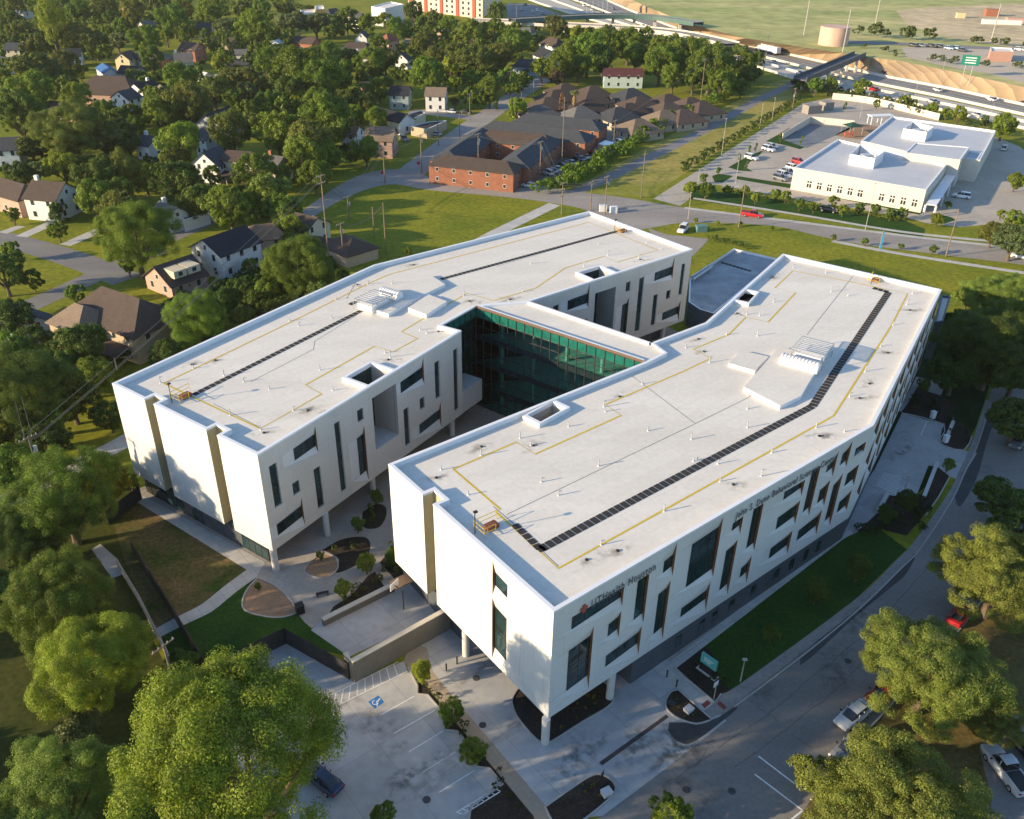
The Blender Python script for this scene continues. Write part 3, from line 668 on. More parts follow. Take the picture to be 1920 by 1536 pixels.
M_cstreet = mat('concrete_street', (0.25, 0.225, 0.20), 0.85, 0, 0.07, col2=(0.34, 0.31, 0.275), fine=(1.2, 0.10), streak=(-10, 0.3, 1.6))
M_pave = mat('pale_concrete', (0.36, 0.355, 0.345), 0.85, 0, 0.12, col2=(0.46, 0.455, 0.44), fine=(1.0, 0.10))
M_walk = mat('sidewalk_concrete', (0.44, 0.42, 0.38), 0.85, 0, 0.3, col2=(0.54, 0.52, 0.48), fine=(3, 0.08))
M_tan = mat('tan_sidewalk', (0.33, 0.27, 0.20), 0.85, 0.08, 0.5, fine=(3, 0.1))
M_plaza = mat('warm_plaza_concrete', (0.34, 0.29, 0.24), 0.85, 0, 0.15, col2=(0.42, 0.38, 0.33), fine=(2, 0.08))
M_gravel = mat('decomposed_granite', (0.30, 0.19, 0.115), 0.95, 0.12, 0.8, fine=(6, 0.25))
M_kerb = mat('kerb_concrete', (0.38, 0.36, 0.33), 0.8, 0.08, 0.8)
M_fwy = mat('freeway_concrete', (0.52, 0.47, 0.40), 0.85, 0, 0.03, col2=(0.62, 0.57, 0.50), fine=(0.5, 0.06))
M_fasph = mat('freeway_asphalt', (0.17, 0.165, 0.16), 0.85, 0, 0.05, col2=(0.24, 0.23, 0.22))
M_slope = mat('tan_slope_paving', (0.36, 0.26, 0.16), 0.9, 0.15, 0.05)
M_field = mat('open_field', (0.24, 0.30, 0.085), 0.95, 0, 0.012, col2=(0.52, 0.46, 0.21), spec=0.1, fine=(0.12, 0.25), streak=(12, 0.5, 2.0))
M_bare = mat('bare_earth', (0.52, 0.41, 0.24), 0.95, 0.2, 0.03, fine=(0.15, 0.25))
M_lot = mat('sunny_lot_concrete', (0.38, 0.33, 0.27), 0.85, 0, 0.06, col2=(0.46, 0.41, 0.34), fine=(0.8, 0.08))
M_paint = mat('white_road_paint', (0.72, 0.72, 0.70), 0.7, 0.1, 2.5, fine=(6, 0.2))
M_blue = mat('blue_road_paint', (0.02, 0.16, 0.42), 0.7, 0.1, 2.5)
M_redb = mat('red_tactile_paving', (0.24, 0.055, 0.04), 0.8, 0.1, 2)
def slab_joints(m, rot, w, h):
    """sawn joints between concrete bays, and bays of slightly different tone"""
    t, b = nodes(m); g = t.nodes.new('ShaderNodeNewGeometry'); mp = t.nodes.new('ShaderNodeMapping'); k = t.nodes.new('ShaderNodeTexBrick')
    mp.inputs['Rotation'].default_value = (0, 0, R(rot)); t.links.new(g.outputs['Position'], mp.inputs[0]); t.links.new(mp.outputs[0], k.inputs['Vector'])
    k.offset = 0; k.inputs['Scale'].default_value = 1; k.inputs['Brick Width'].default_value = w; k.inputs['Row Height'].default_value = h; k.inputs['Mortar Size'].default_value = 0.022
    k.inputs['Color1'].default_value = (1, 1, 1, 1); k.inputs['Color2'].default_value = (0.90, 0.90, 0.90, 1); k.inputs['Mortar'].default_value = (0.55, 0.55, 0.55, 1); k.inputs['Mortar Smooth'].default_value = 0.3
    x = t.nodes.new('ShaderNodeMix'); x.data_type = 'RGBA'; x.blend_type = 'MULTIPLY'; x.inputs[0].default_value = 1
    s_ = b.inputs['Base Color'].links[0].from_socket
    t.links.new(s_, x.inputs[6]); t.links.new(k.outputs['Color'], x.inputs[7]); t.links.new(x.outputs[2], b.inputs['Base Color'])
slab_joints(M_pave, -39, 5.2, 6.5); slab_joints(M_walk, -39, 1.6, 1.6); slab_joints(M_lot, 8, 6, 6); slab_joints(M_cstreet, 9, 7, 5.5); slab_joints(M_plaza, 20, 3, 3)
gm = MB(); gm.poly([(-2500, -150), (2500, -150), (2500, 4500), (-2500, 4500)], 0.0)
tag(gm.build('ground', M_grass), kind='structure')
def strip(name, px, w, m, z, n=6):
    P = [G(*c) for c in smoothline(px, n)]
    return tag(ribbon(P, w, z).build(name, m), kind='structure')
ap = [(-52.5, 97), (-29.2, 79.6), (-8, 72), (4.2, 55.5), (45.2, 88.5), (70.5, 132), (48, 149), (32, 151), (14, 171), (-25, 140)]
tag(MB().poly(ap, .004).build('building_apron', M_plaza), kind='structure')
# greenway and its trail
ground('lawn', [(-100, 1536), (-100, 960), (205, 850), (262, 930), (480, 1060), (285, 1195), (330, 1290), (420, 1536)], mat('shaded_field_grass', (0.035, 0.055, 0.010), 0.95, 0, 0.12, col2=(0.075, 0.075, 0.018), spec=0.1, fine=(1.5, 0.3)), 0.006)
g0, g1 = G(1040, 383), G(215, 838)
tag(ribbon([(g0.x, g0.y), (G(923, 440).x, G(923, 440).y), (g1.x, g1.y), (G(0, 945).x, G(0, 945).y), (G(-150, 1022).x, G(-150, 1022).y)], 3.6, 0.012).build('trail', M_walk), kind='structure')
strip('trail', [(1075, 362), (1140, 333), (1187, 310), (1280, 265), (1347, 230), (1423, 187), (1467, 167), (1496, 152)], 4.6, mat('trail_asphalt', (0.20, 0.19, 0.185), 0.85, 0.1, 0.3), 0.012)
ground('verge', [(1090, 345), (1190, 290), (1330, 215), (1460, 150), (1500, 150), (1500, 185), (1470, 205), (1380, 262), (1290, 322), (1215, 368), (1130, 365)], mat('tan_verge_grass', (0.20, 0.215, 0.03), 0.95, 0, 0.05, col2=(0.37, 0.29, 0.09), spec=0.1, fine=(0.6, 0.25), streak=(55, 0.3, 1.3)), 0.008)
# streets
ground('road', smoothline([(560, 400), (640, 345), (700, 322), (760, 318), (800, 330), (955, 341), (1080, 359), (1180, 372), (1280, 389), (1600, 430), (1920, 464), (2050, 478)]) + smoothline([(2050, 515), (1920, 497), (1600, 456), (1450, 424), (1290, 418), (1235, 425), (1180, 432), (1120, 420), (1100, 395), (1025, 379), (920, 367), (808, 357), (728, 346), (650, 370), (590, 405)]), M_cstreet, 0.016)
strip('road', [(752, 340), (800, 300), (850, 262), (905, 222), (945, 195), (985, 168), (1020, 146)], 9.0, M_cstreet, 0.012)
strip('road', [(770, 208), (830, 214), (905, 224)], 7, M_cstreet, 0.008)
strip('road', [(-60, 432), (60, 462), (150, 490), (240, 525)], 7.2, M_asph, 0.012)
strip('road', [(-80, 625), (20, 588), (120, 545), (225, 497), (300, 468)], 5.8, M_asph, 0.016)
ground('driveway', [(300, 436), (385, 402), (405, 420), (330, 452)], M_asph, 0.02)
for a, b, w in (((40, 444), (98, 418), 3.2), ((122, 460), (195, 428), 3.2), ((5, 437), (40, 424), 2.5)):
    p, q = G(*a), G(*b); tag(ribbon([p, q], w, 0.02).build('driveway', M_walk), kind='structure')
# apartment parking court
ground('parking_lot', [(955, 338), (1010, 345), (1100, 302), (1180, 255), (1225, 225), (1190, 215), (1120, 225), (1100, 270), (960, 325)], M_asph, 0.006)
# front street
ground('road', smoothline([(1000, 1640), (1110, 1545), (1195, 1470), (1345, 1345), (1490, 1235), (1630, 1105), (1712, 1028), (1780, 930), (1825, 838), (1850, 760), (1870, 690)]) + smoothline([(2020, 690), (1950, 840), (1925, 960), (1890, 1060), (1800, 1180), (1700, 1290), (1600, 1400), (1520, 1500), (1440, 1640)]), M_asph, 0.010)
ground('road_patch', smoothline([(1500, 1232), (1640, 1102), (1715, 1035), (1700, 1075), (1660, 1110), (1600, 1160), (1530, 1225), (1500, 1248)], 4), M_dark, 0.014)
ground('road_patch', smoothline([(1255, 1355), (1330, 1352), (1380, 1325), (1370, 1340), (1300, 1392), (1270, 1390), (1252, 1370)], 4), M_dark, 0.034)
ground('road_patch', smoothline([(1820, 840), (1850, 760), (1870, 770), (1850, 830), (1830, 900), (1800, 950), (1790, 930)], 4), M_dark, 0.014)
M_drive = M_pave
# drop-off drive under the building, and the car park
ground('driveway', [(757, 1172), (830, 1150), (900, 1130), (1060, 1080), (1255, 1240), (1330, 1310), (1362, 1352), (1250, 1440), (1200, 1478), (1130, 1530), (1035, 1540), (1010, 1520), (813, 1262), (795, 1240)], M_pave, 0.022)
ground('parking_lot', [(403, 1267), (537, 1206), (650, 1262), (663, 1280), (757, 1240), (765, 1257), (783, 1287), (782, 1302), (802, 1304), (822, 1327), (833, 1369), (857, 1372), (868, 1384), (892, 1438), (918, 1442), (943, 1471), (883, 1514), (877, 1640), (560, 1640), (480, 1500), (400, 1350)], M_pave, 0.026)
ground('sidewalk', [(780, 1262), (812, 1262), (1026, 1515), (1050, 1560), (1020, 1560), (995, 1527)], M_tan, 0.030)
ground('sidewalk', [(757, 1240), (770, 1205), (800, 1215), (812, 1262), (783, 1275)], M_tan, 0.034)
ground('planting_bed', [(765, 1252), (783, 1270), (1000, 1530), (1040, 1640), (880, 1640), (880, 1514), (943, 1471), (918, 1442), (892, 1438), (868, 1384), (857, 1372), (833, 1369), (822, 1327), (802, 1304), (785, 1302), (783, 1287)], M_soil, 0.032)
def kerb(px, w=.16, h=.14, smooth=0, closed=False):
    P = [G(*c) for c in (smoothline(px, smooth) if smooth else px)]
    return tag(wallstrip(MB(), P, w, 0.0, h, 0, closed).build('kerb', M_kerb), kind='structure')
kerb([(765, 1252), (783, 1287), (783, 1302), (802, 1304), (822, 1327), (833, 1369), (857, 1372), (868, 1384), (892, 1438), (918, 1442), (943, 1471), (883, 1514), (877, 1560)])
M_planter = M_soil
isl = smoothline([(968, 1296), (960, 1314), (967, 1340), (985, 1365), (1007, 1388), (1023, 1394), (1040, 1388), (1090, 1356), (1140, 1326), (1151, 1307), (1142, 1288), (1060, 1225), (1000, 1262), (968, 1296)], 5)
ground('planting_bed', isl, M_soil, 0.05); kerb(isl, closed=False)
isl = smoothline([(1248, 1314), (1258, 1298), (1272, 1294)], 4)+[(1335, 1350)]+smoothline([(1335, 1350), (1305, 1358), (1270, 1347), (1250, 1330), (1248, 1314)], 4)[1:]
ground('planting_bed', isl, M_soil, 0.05); kerb(isl)
isl = smoothline([(1022, 1514), (1070, 1480), (1110, 1455), (1133, 1455), (1152, 1471), (1150, 1490), (1113, 1524), (1073, 1550), (1040, 1545), (1022, 1514)], 5)
ground('planting_bed', isl, M_soil, 0.05); kerb(isl)
ground('drain_channel', [(1123, 1430), (1249, 1340), (1254, 1345), (1129, 1436)], mat('drain_grate', (0.06, 0.045, 0.04), 0.7, 0.3, 3), 0.03)
# entrance walk, front sidewalk, lawn and beds along the street side
ground('lawn', [(1262, 1250), (1300, 1225), (1575, 1012), (1640, 985), (1700, 1030), (1600, 1128), (1390, 1283), (1340, 1318)], M_lawn, 0.012)
ground('planting_bed', smoothline([(1262, 1250), (1308, 1215), (1335, 1225), (1345, 1270), (1372, 1298), (1342, 1322), (1300, 1285), (1262, 1250)], 4), M_soil, 0.020)
ground('sidewalk', [(1225, 1215), (1247, 1240), (1262, 1250), (1340, 1318), (1318, 1334), (1290, 1310), (1205, 1235)], M_walk, 0.040)
ground('sidewalk', [(1247, 1248), (1592, 985), (1600, 1000), (1580, 1012), (1262, 1258)], M_walk, 0.044)
ground('sidewalk', smoothline([(1318, 1336), (1352, 1303), (1390, 1281), (1600, 1127), (1680, 1051), (1712, 1018), (1775, 930), (1800, 880), (1822, 830), (1848, 750)], 4) + smoothline([(1858, 752), (1832, 835), (1808, 885), (1785, 935), (1725, 1026), (1692, 1061), (1613, 1138), (1377, 1322), (1358, 1337), (1335, 1345)], 4), mat('old_sidewalk', (0.26, 0.245, 0.225), 0.85, 0.12, 0.5, fine=(2, 0.12)), 0.036)
kerb([(1377, 1326), (1500, 1234), (1613, 1141), (1692, 1064), (1725, 1030), (1785, 938), (1808, 888), (1832, 838), (1858, 756)], smooth=3)
kerb([(1262, 1252), (1340, 1318), (1352, 1302)])
ground('tactile_paving', [(1315, 1322), (1326, 1313), (1333, 1319), (1321, 1329)], M_redb, 0.05)
ground('tactile_paving', [(1344, 1320), (1350, 1315), (1363, 1327), (1357, 1332)], M_redb, 0.05)
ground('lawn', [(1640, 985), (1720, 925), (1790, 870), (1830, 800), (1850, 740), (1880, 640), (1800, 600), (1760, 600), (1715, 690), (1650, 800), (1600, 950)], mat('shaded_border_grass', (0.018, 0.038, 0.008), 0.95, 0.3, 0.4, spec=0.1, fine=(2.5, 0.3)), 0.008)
ground('driveway', [(1585, 962), (1640, 880), (1691, 775), (1770, 796), (1763, 823), (1768, 835), (1807, 845), (1832, 850), (1800, 900), (1781, 894), (1760, 877), (1741, 873), (1720, 925), (1691, 932), (1664, 928), (1645, 962), (1605, 1000), (1590, 985)], M_pave, 0.018)
ground('planting_bed', [(1645, 962), (1664, 930), (1691, 934), (1720, 927), (1728, 927), (1751, 873), (1760, 877), (1781, 894), (1760, 932), (1700, 1005), (1640, 990), (1605, 1000)], M_soil, 0.022)
ground('planting_bed', smoothline([(1763, 822), (1770, 798), (1795, 788), (1820, 812), (1808, 843), (1780, 838), (1766, 832)], 3), M_soil, 0.022)
ground('planting_bed', [(1691, 775), (1770, 796), (1795, 760), (1765, 742), (1740, 734), (1720, 725), (1700, 750)], M_soil, 0.012)
kerb([(1691, 775), (1770, 796), (1763, 823), (1769, 836), (1807, 845), (1822, 820)], smooth=2)
kerb([(1781, 894), (1760, 932), (1735, 968)])
ground('terrace_paving', [(1770, 679), (1791, 679), (1764, 742), (1739, 734)], M_pave, 0.03)
ground('terrace_paving', [(1718, 707), (1753, 714), (1742, 732), (1720, 725), (1705, 752), (1690, 773), (1684, 770)], M_pave, 0.026)
# courtyard, paths and yard
ground('plaza', smoothline([(478, 1082), (520, 1055), (560, 1010), (640, 940), (720, 900), (860, 790), (900, 740)], 3)+[(1010, 800), (880, 870), (760, 940), (770, 1040), (755, 1085), (700, 1110), (600, 1170), (585, 1178), (572, 1168), (545, 1135), (505, 1100)], M_plaza, 0.02)
ground('yard', [(262, 940), (475, 1062), (463, 1069), (377, 1134), (287, 1182), (230, 1040), (215, 985)], M_yard, 0.014)
ground('yard', [(480, 1082), (397, 1147), (295, 1197), (330, 1270), (395, 1262), (535, 1205), (650, 1230), (585, 1180), (505, 1100)], M_lawn, 0.014)
ground('path', [(257, 942), (270, 930), (498, 1055), (480, 1082), (463, 1069)], M_walk, 0.024)
ground('path', smoothline([(466, 1066), (420, 1100), (377, 1134), (330, 1158), (285, 1183)], 4)+smoothline([(295, 1198), (345, 1172), (397, 1147), (440, 1112), (482, 1082)], 4), M_walk, 0.026)
ground('path', [(172, 1030), (188, 1020), (222, 1050), (228, 1078), (210, 1085)], M_pave, 0.016)
b1 = smoothline([(483, 1084), (462, 1108), (454, 1133), (463, 1147), (495, 1156), (528, 1158), (555, 1150), (556, 1143), (540, 1120), (515, 1098), (483, 1084)], 5)
b2 = smoothline([(604, 1040), (586, 1050), (572, 1066), (574, 1076), (592, 1083), (612, 1084), (632, 1068), (632, 1050), (620, 1041), (604, 1040)], 5)
for b in (b1, b2): ground('gravel_bed', b, M_gravel, 0.03); kerb(b, .18, .1)
ground('planting_bed', smoothline([(604, 1032), (640, 1012), (680, 1007), (694, 1018), (690, 1040), (668, 1060), (630, 1075), (636, 1050), (620, 1038)], 4), M_soil, 0.03)
ground('planting_bed', smoothline([(680, 960), (705, 946), (722, 950), (724, 968), (712, 988), (690, 992), (678, 985)], 4), M_soil, 0.03)
ground('planting_bed', [(612, 1160), (625, 1138), (660, 1115), (690, 1080), (703, 1072), (722, 1102), (700, 1118)], M_soil, 0.03)
ground('planting_bed', [(712, 1055), (742, 1020), (760, 1090), (745, 1092)], M_soil, 0.028)
ground('court_slab', [(583, 1182), (600, 1166), (735, 1098), (765, 1090), (832, 1148), (655, 1232)], M_pave, 0.03)
# car park markings
def line(a, b, w=.11, z=.034, m=M_paint, name='road_marking'):
    p, q = G(*a), G(*b); return tag(ribbon([p, q], w, z).build(name, m), kind='structure')
k8 = lambda x, y: (640+x/3, 1024+y/3)
for a, b in (((215, 955), (410, 845)), ((295, 1055), (525, 925)), ((378, 1160), (575, 1040)), ((460, 1272), (640, 1160)), ((550, 1387), (750, 1262))): line(k8(*a), k8(*b))
line(k8(-200, 985), k8(372, 705)); line(k8(-180, 900), k8(320, 652)); line(k8(645, 1500), k8(870, 1365)); line(k8(680, 1515), k8(890, 1385))
mb = MB()
for k in range(13):
    t = k/12.5; a = (-190+(505)*t, 905-(250)*t); b = (-200+572*t-32, 985-280*t+16)
    p, q = G(*k8(*a)), G(*k8(*b)); ribbon([p, q], .11, .034, mb)
tag(mb.build('road_marking', M_paint), kind='structure')
mb = MB()
for k in range(8):
    t = k/7; p, q = G(*k8(650+215*t, 1500-135*t)), G(*k8(690+205*t, 1512-130*t)); ribbon([p, q], .1, .034, mb)
tag(mb.build('road_marking', M_paint), kind='structure')
ground('road_marking', [(690.5, 1316.5), (709.5, 1304.5), (720.5, 1317), (702.5, 1329.5)], M_blue, 0.034)
c = (G(690.5, 1316.5)+G(720.5, 1317))/2; mb = MB(); a0 = R(55); P_ = lambda x, y: (c.x+x*math.cos(a0)-y*math.sin(a0), c.y+x*math.sin(a0)+y*math.cos(a0))
def arc(r, a, b, n=14, ox=0, oy=0): return [P_(ox+r*math.cos(R(a+(b-a)*k/n)), oy+r*math.sin(R(a+(b-a)*k/n))) for k in range(n+1)]
a0 = R(-35)
ribbon(arc(.27, -215, 20, ox=-.05, oy=-.12), .09, .04, mb); ribbon([P_(0.02, .38), P_(0, .0), P_(.26, -.02), P_(.38, -.33), P_(.5, -.3)], .1, .041, mb); ribbon([P_(0, .18), P_(.2, .18)], .08, .042, mb); mb.poly(arc(.1, 0, 360, ox=.02, oy=.47)[:-1], .043)
tag(mb.build('road_marking', M_paint), kind='structure')
line((1422, 1418), (1490, 1470), .16, .02); line((1415, 1452), (1505, 1520), .16, .02); line((1505, 1520), (1480, 1540), .16, .02)
line((1310, 1388), (1390, 1432), .12, .02, mat('faded_road_paint', (0.20, 0.195, 0.18), 0.8, 0.3, 2)); line((1305, 1484), (1360, 1536), .12, .02, MATS['faded_road_paint'])
k48 = lambda x, y: (1520+x/4.8, 640+y/4.8)
mb = MB()
for k in range(8):
    t = k/7; p, q = G(*k48(650+155*t, 1180+50*t)), G(*k48(590+180*t, 1290+90*t)); p, q = G(*k48(655-65*t, 1185+110*t)), G(*k48(810-30*t, 1225+150*t)); ribbon([p, q], .14, .026, mb)
tag(mb.build('road_marking', M_paint), kind='structure'); line(k48(1045, 725), k48(990, 850), .12, .026)
# ---- school-like building's grounds
ground('parking_lot', smoothline([(1225, 373), (1300, 325), (1390, 267), (1480, 211), (1505, 194)], 3)+[(1560, 183), (1650, 196), (1880, 262), (1912, 275), (1940, 300), (1940, 410), (1880, 418), (1800, 426), (1735, 418), (1700, 408), (1500, 374), (1340, 346), (1300, 368), (1275, 386)], M_lot, 0.006)
ground('lawn', [(1292, 374), (1300, 350), (1340, 347), (1345, 360), (1420, 368), (1560, 392), (1700, 415), (1735, 430), (1730, 447), (1500, 404)], M_lawn, 0.012)
ground('lawn', [(1235, 425), (1300, 418), (1450, 424), (1600, 457), (1920, 499), (1960, 520), (1960, 580), (1800, 580), (1500, 480), (1330, 450), (1290, 440)], M_grass, 0.020)
for px in ([(1283, 390), (1500, 417), (1720, 445), (1920, 467)], [(1300, 372), (1500, 403), (1700, 436), (1920, 458)]): strip('sidewalk', px, 1.6, M_walk, 0.024)
strip('sidewalk', [(1560, 452), (1700, 478), (1920, 512)], 1.8, M_walk, 0.026)
for isl in ([(1365, 314), (1408, 290), (1430, 283), (1425, 290), (1395, 312), (1412, 322), (1385, 320)], [(1335, 330), (1347, 326), (1375, 330), (1356, 342), (1340, 342)], [(1436, 265), (1470, 272), (1500, 280), (1540, 265), (1520, 258), (1480, 240), (1460, 252)], [(1380, 330), (1480, 345), (1700, 392), (1730, 398), (1725, 403), (1600, 378), (1480, 353), (1380, 336)], [(1755, 400), (1785, 408), (1792, 413), (1770, 420), (1745, 418)]):
    ground('grass_island', isl, M_lawn, 0.014)
ground('basketball_court', [(1468, 262), (1520, 232), (1600, 240), (1512, 278)], mat('blue_grey_court', (0.15, 0.165, 0.185), 0.8, 0.2, 0.2), 0.018)
ground('playground', [(1565, 254), (1605, 232), (1650, 238), (1612, 262)], M_gravel, 0.018)
mb = MB()
for k in range(11):
    p, q = G(1352+k*19.5, 352+k*3.6), G(1366+k*19.5, 341+k*3.6+3); ribbon([p, q], .14, .018, mb)
tag(mb.build('road_marking', M_paint), kind='structure')
ground('driveway', [(1215, 428), (1250, 440), (1330, 448), (1300, 480), (1240, 470)], M_cstreet, 0.024)
# ---- freeway in the distance
near = [(1940, 248), (1760, 208), (1640, 182), (1545, 163), (1490, 150), (1420, 128), (1290, 88), (1180, 58), (1090, 34), (1010, 8), (950, -14)]
far = [(1940, 201), (1780, 166), (1657, 143), (1590, 128), (1547, 117), (1483, 103), (1357, 80), (1260, 50), (1180, 18), (1130, -5), (1090, -28)]
Nn, Ff = [G(*c) for c in near], [G(*c) for c in far]
def band(name, t0, t1, m, z, h=None):
    mb = MB(); a = [n.lerp(f, t0) for n, f in zip(Nn, Ff)]; b = [n.lerp(f, t1) for n, f in zip(Nn, Ff)]
    for k in range(len(a)-1):
        mb.face([(a[k+1].x, a[k+1].y, z), (b[k+1].x, b[k+1].y, z), (b[k].x, b[k].y, z), (a[k].x, a[k].y, z)][::-1])
        if h is not None: mb.face([(a[k].x, a[k].y, 0), (a[k+1].x, a[k+1].y, 0), (a[k+1].x, a[k+1].y, z), (a[k].x, a[k].y, z)]); mb.face([(b[k].x, b[k].y, 0), (b[k+1].x, b[k+1].y, 0), (b[k+1].x, b[k+1].y, z), (b[k].x, b[k].y, z)])
    return tag(mb.build(name, m), kind='structure')
band('freeway', 0, 1, M_fwy, 0.03); band('freeway_lane', .06, .24, mat('pale_freeway_lane', (0.42, 0.385, 0.34), 0.85, 0.08, 0.04), 0.06); band('freeway_lane', .32, .46, MATS['pale_freeway_lane'], 0.06)
band('freeway_median', .47, .51, M_grass, 0.07); band('freeway_lane', .60, .93, M_fasph, 0.06)
for t in (.015, .27, .54, .96): band('freeway_barrier', t, t+.022, M_fwy, 0.9, 1)
for t in (.70, .81): band('road_marking', t, t+.006, M_paint, 0.09)
up = [(1940, 168), (1780, 133), (1690, 115), (1627, 107), (1580, 100), (1513, 90), (1400, 72), (1300, 47), (1215, 14), (1160, -12), (1110, -38)]
HZ = 6.0; Uu = [G(*c, HZ) for c in up]
mb = MB()
for k in range(len(Uu)-1): mb.face([Ff[k]+Vector((0, 0, .03)), Uu[k], Uu[k+1], Ff[k+1]+Vector((0, 0, .03))][::-1])
tag(mb.build('paved_slope', M_slope), kind='structure')
ts, bs = nodes(M_slope); wv = ts.nodes.new('ShaderNodeTexWave'); gq = ts.nodes.new('ShaderNodeNewGeometry'); mp = ts.nodes.new('ShaderNodeMapping'); mp.inputs['Rotation'].default_value = (0, 0, R(-12))
ts.links.new(gq.outputs['Position'], mp.inputs[0]); ts.links.new(mp.outputs[0], wv.inputs['Vector']); wv.inputs['Scale'].default_value = 0.13; wv.inputs['Distortion'].default_value = 0.0; wv.wave_profile = 'SAW'
wx = ts.nodes.new('ShaderNodeMix'); wx.data_type = 'RGBA'; wx.blend_type = 'MULTIPLY'; wx.inputs[0].default_value = .38; so = bs.inputs['Base Color'].links[0].from_socket
ts.links.new(so, wx.inputs[6]); ts.links.new(wv.outputs['Color'], wx.inputs[7]); ts.links.new(wx.outputs[2], bs.inputs['Base Color'])
ends = [(Uu[-1].x-300, Uu[-1].y+1500), (2500, 4400), (2500, Uu[0].y)]
tag(MB().poly([(p.x, p.y) for p in Uu[::-1]]+[(2400, Uu[0].y-60), (2400, 4300), (Uu[-1].x-200, 4300)], HZ).build('field', M_field), kind='structure')
def upland(name, px, m, dz): tag(MB().poly([(p.x, p.y) for p in (G(*c, HZ) for c in px)], HZ+dz).build(name, m), kind='structure')
upland('bare_ground', smoothline([(1680, 20), (1790, 12), (1960, 14), (1960, 90), (1850, 82), (1760, 66), (1700, 46)], 3), M_bare, .05)
upland('gravel_lot', smoothline([(1690, 90), (1760, 86), (1960, 98), (1960, 160), (1850, 138), (1760, 122), (1700, 108)], 3), mat('pale_gravel_lot', (0.46, 0.39, 0.30), 0.9, 0.12, 0.05), .05)
upland('road', [(1590, 76), (1680, 80), (1960, 93), (1960, 98), (1680, 85), (1590, 82)], M_fasph, .1)
# the frontage lot beyond the trees and the ramps
ground('parking_lot', [(950, 6), (1000, 8), (1075, 36), (1000, 42), (952, 38)], M_fasph, 0.05)

# right-hand bank under the oaks, corner car park
ground('bank', smoothline([(1950, 840), (1925, 960), (1890, 1060), (1800, 1180), (1700, 1290), (1600, 1400), (1520, 1500), (1440, 1640)], 4)+[(2100, 1640), (2150, 900)], M_dry, 0.014)
kerb([(1890, 1060), (1800, 1180), (1700, 1290), (1600, 1400), (1520, 1500)], smooth=3)
ground('parking_lot', [(1835, 1400), (1905, 1340), (2050, 1300), (2100, 1640), (1800, 1640), (1860, 1500)], M_asph, 0.02)

ground('yard', [(0, 620), (100, 640), (205, 690), (330, 640), (470, 575), (640, 505), (600, 470), (520, 480), (440, 520), (330, 560), (220, 590), (120, 575), (0, 640)], mat('shaded_yard_grass', (0.035, 0.05, 0.012), 0.95, 0, 0.3, col2=(0.075, 0.075, 0.025), spec=0.1, fine=(2, 0.3)), 0.005)  # shade among the yards, put into a darker grass colour
M_oil = mat('oily_pavement_stain', (0.11, 0.105, 0.10), 0.7, 0.2, 1.5); soft_stain(M_oil, .42)
rs = random.Random(21)
for k in range(44):
    c = rs.choice([(1150, 1420), (1190, 1380), (1300, 1440), (1420, 1330), (1530, 1260), (1640, 1170), (1350, 1480), (1080, 1420), (700, 1400), (660, 1320), (760, 1450), (820, 1420), (1700, 850), (1660, 900), (1250, 1380), (1290, 1400), (1820, 900), (1780, 1010), (900, 1250), (950, 1330)])
    p = G(c[0]+rs.uniform(-45, 45), c[1]+rs.uniform(-35, 35)); a_ = R(39+rs.uniform(-20, 20)); sx, sy = rs.uniform(1.5, 5.5), rs.uniform(.8, 2.2)
    o = MB().face([(p.x+a*sx*math.cos(a_)-b*sy*math.sin(a_), p.y+a*sx*math.sin(a_)+b*sy*math.cos(a_), .052+.0006*k) for a, b in ((-1, -1), (1, -1), (1, 1), (-1, 1))], 0, [(0, 0), (1, 0), (1, 1), (0, 1)]).build('pavement_stain', M_oil); tag(o, kind='structure')
for a, b in (((1250, 1470), (1440, 1340)), ((1440, 1340), (1640, 1175)), ((1640, 1175), (1770, 1030)), ((1380, 1440), (1560, 1300)), ((1420, 1325), (1460, 1352)), ((1485, 1378), (1523, 1405)), ((1330, 1400), (1300, 1440)), ((1560, 1300), (1720, 1140))):
    p, q = G(*a), G(*b); n = 9; pts = [p.lerp(q, k/n)+Vector((rs.uniform(-.12, .12), rs.uniform(-.12, .12), 0)) for k in range(n+1)]; tag(ribbon(pts, .045, .019).build('road_crack', M_dark), kind='structure')
for c in ((1287, 1481), (1372, 1484), (1258, 1318), (905, 1360), (893, 1272), (800, 1500), (1590, 1240)):
    p = G(*c); tag(MB().tube(p+Vector((0, 0, .01)), p+Vector((0, 0, .055)), .38, n=18).build('manhole_cover', M_dark), kind='structure')
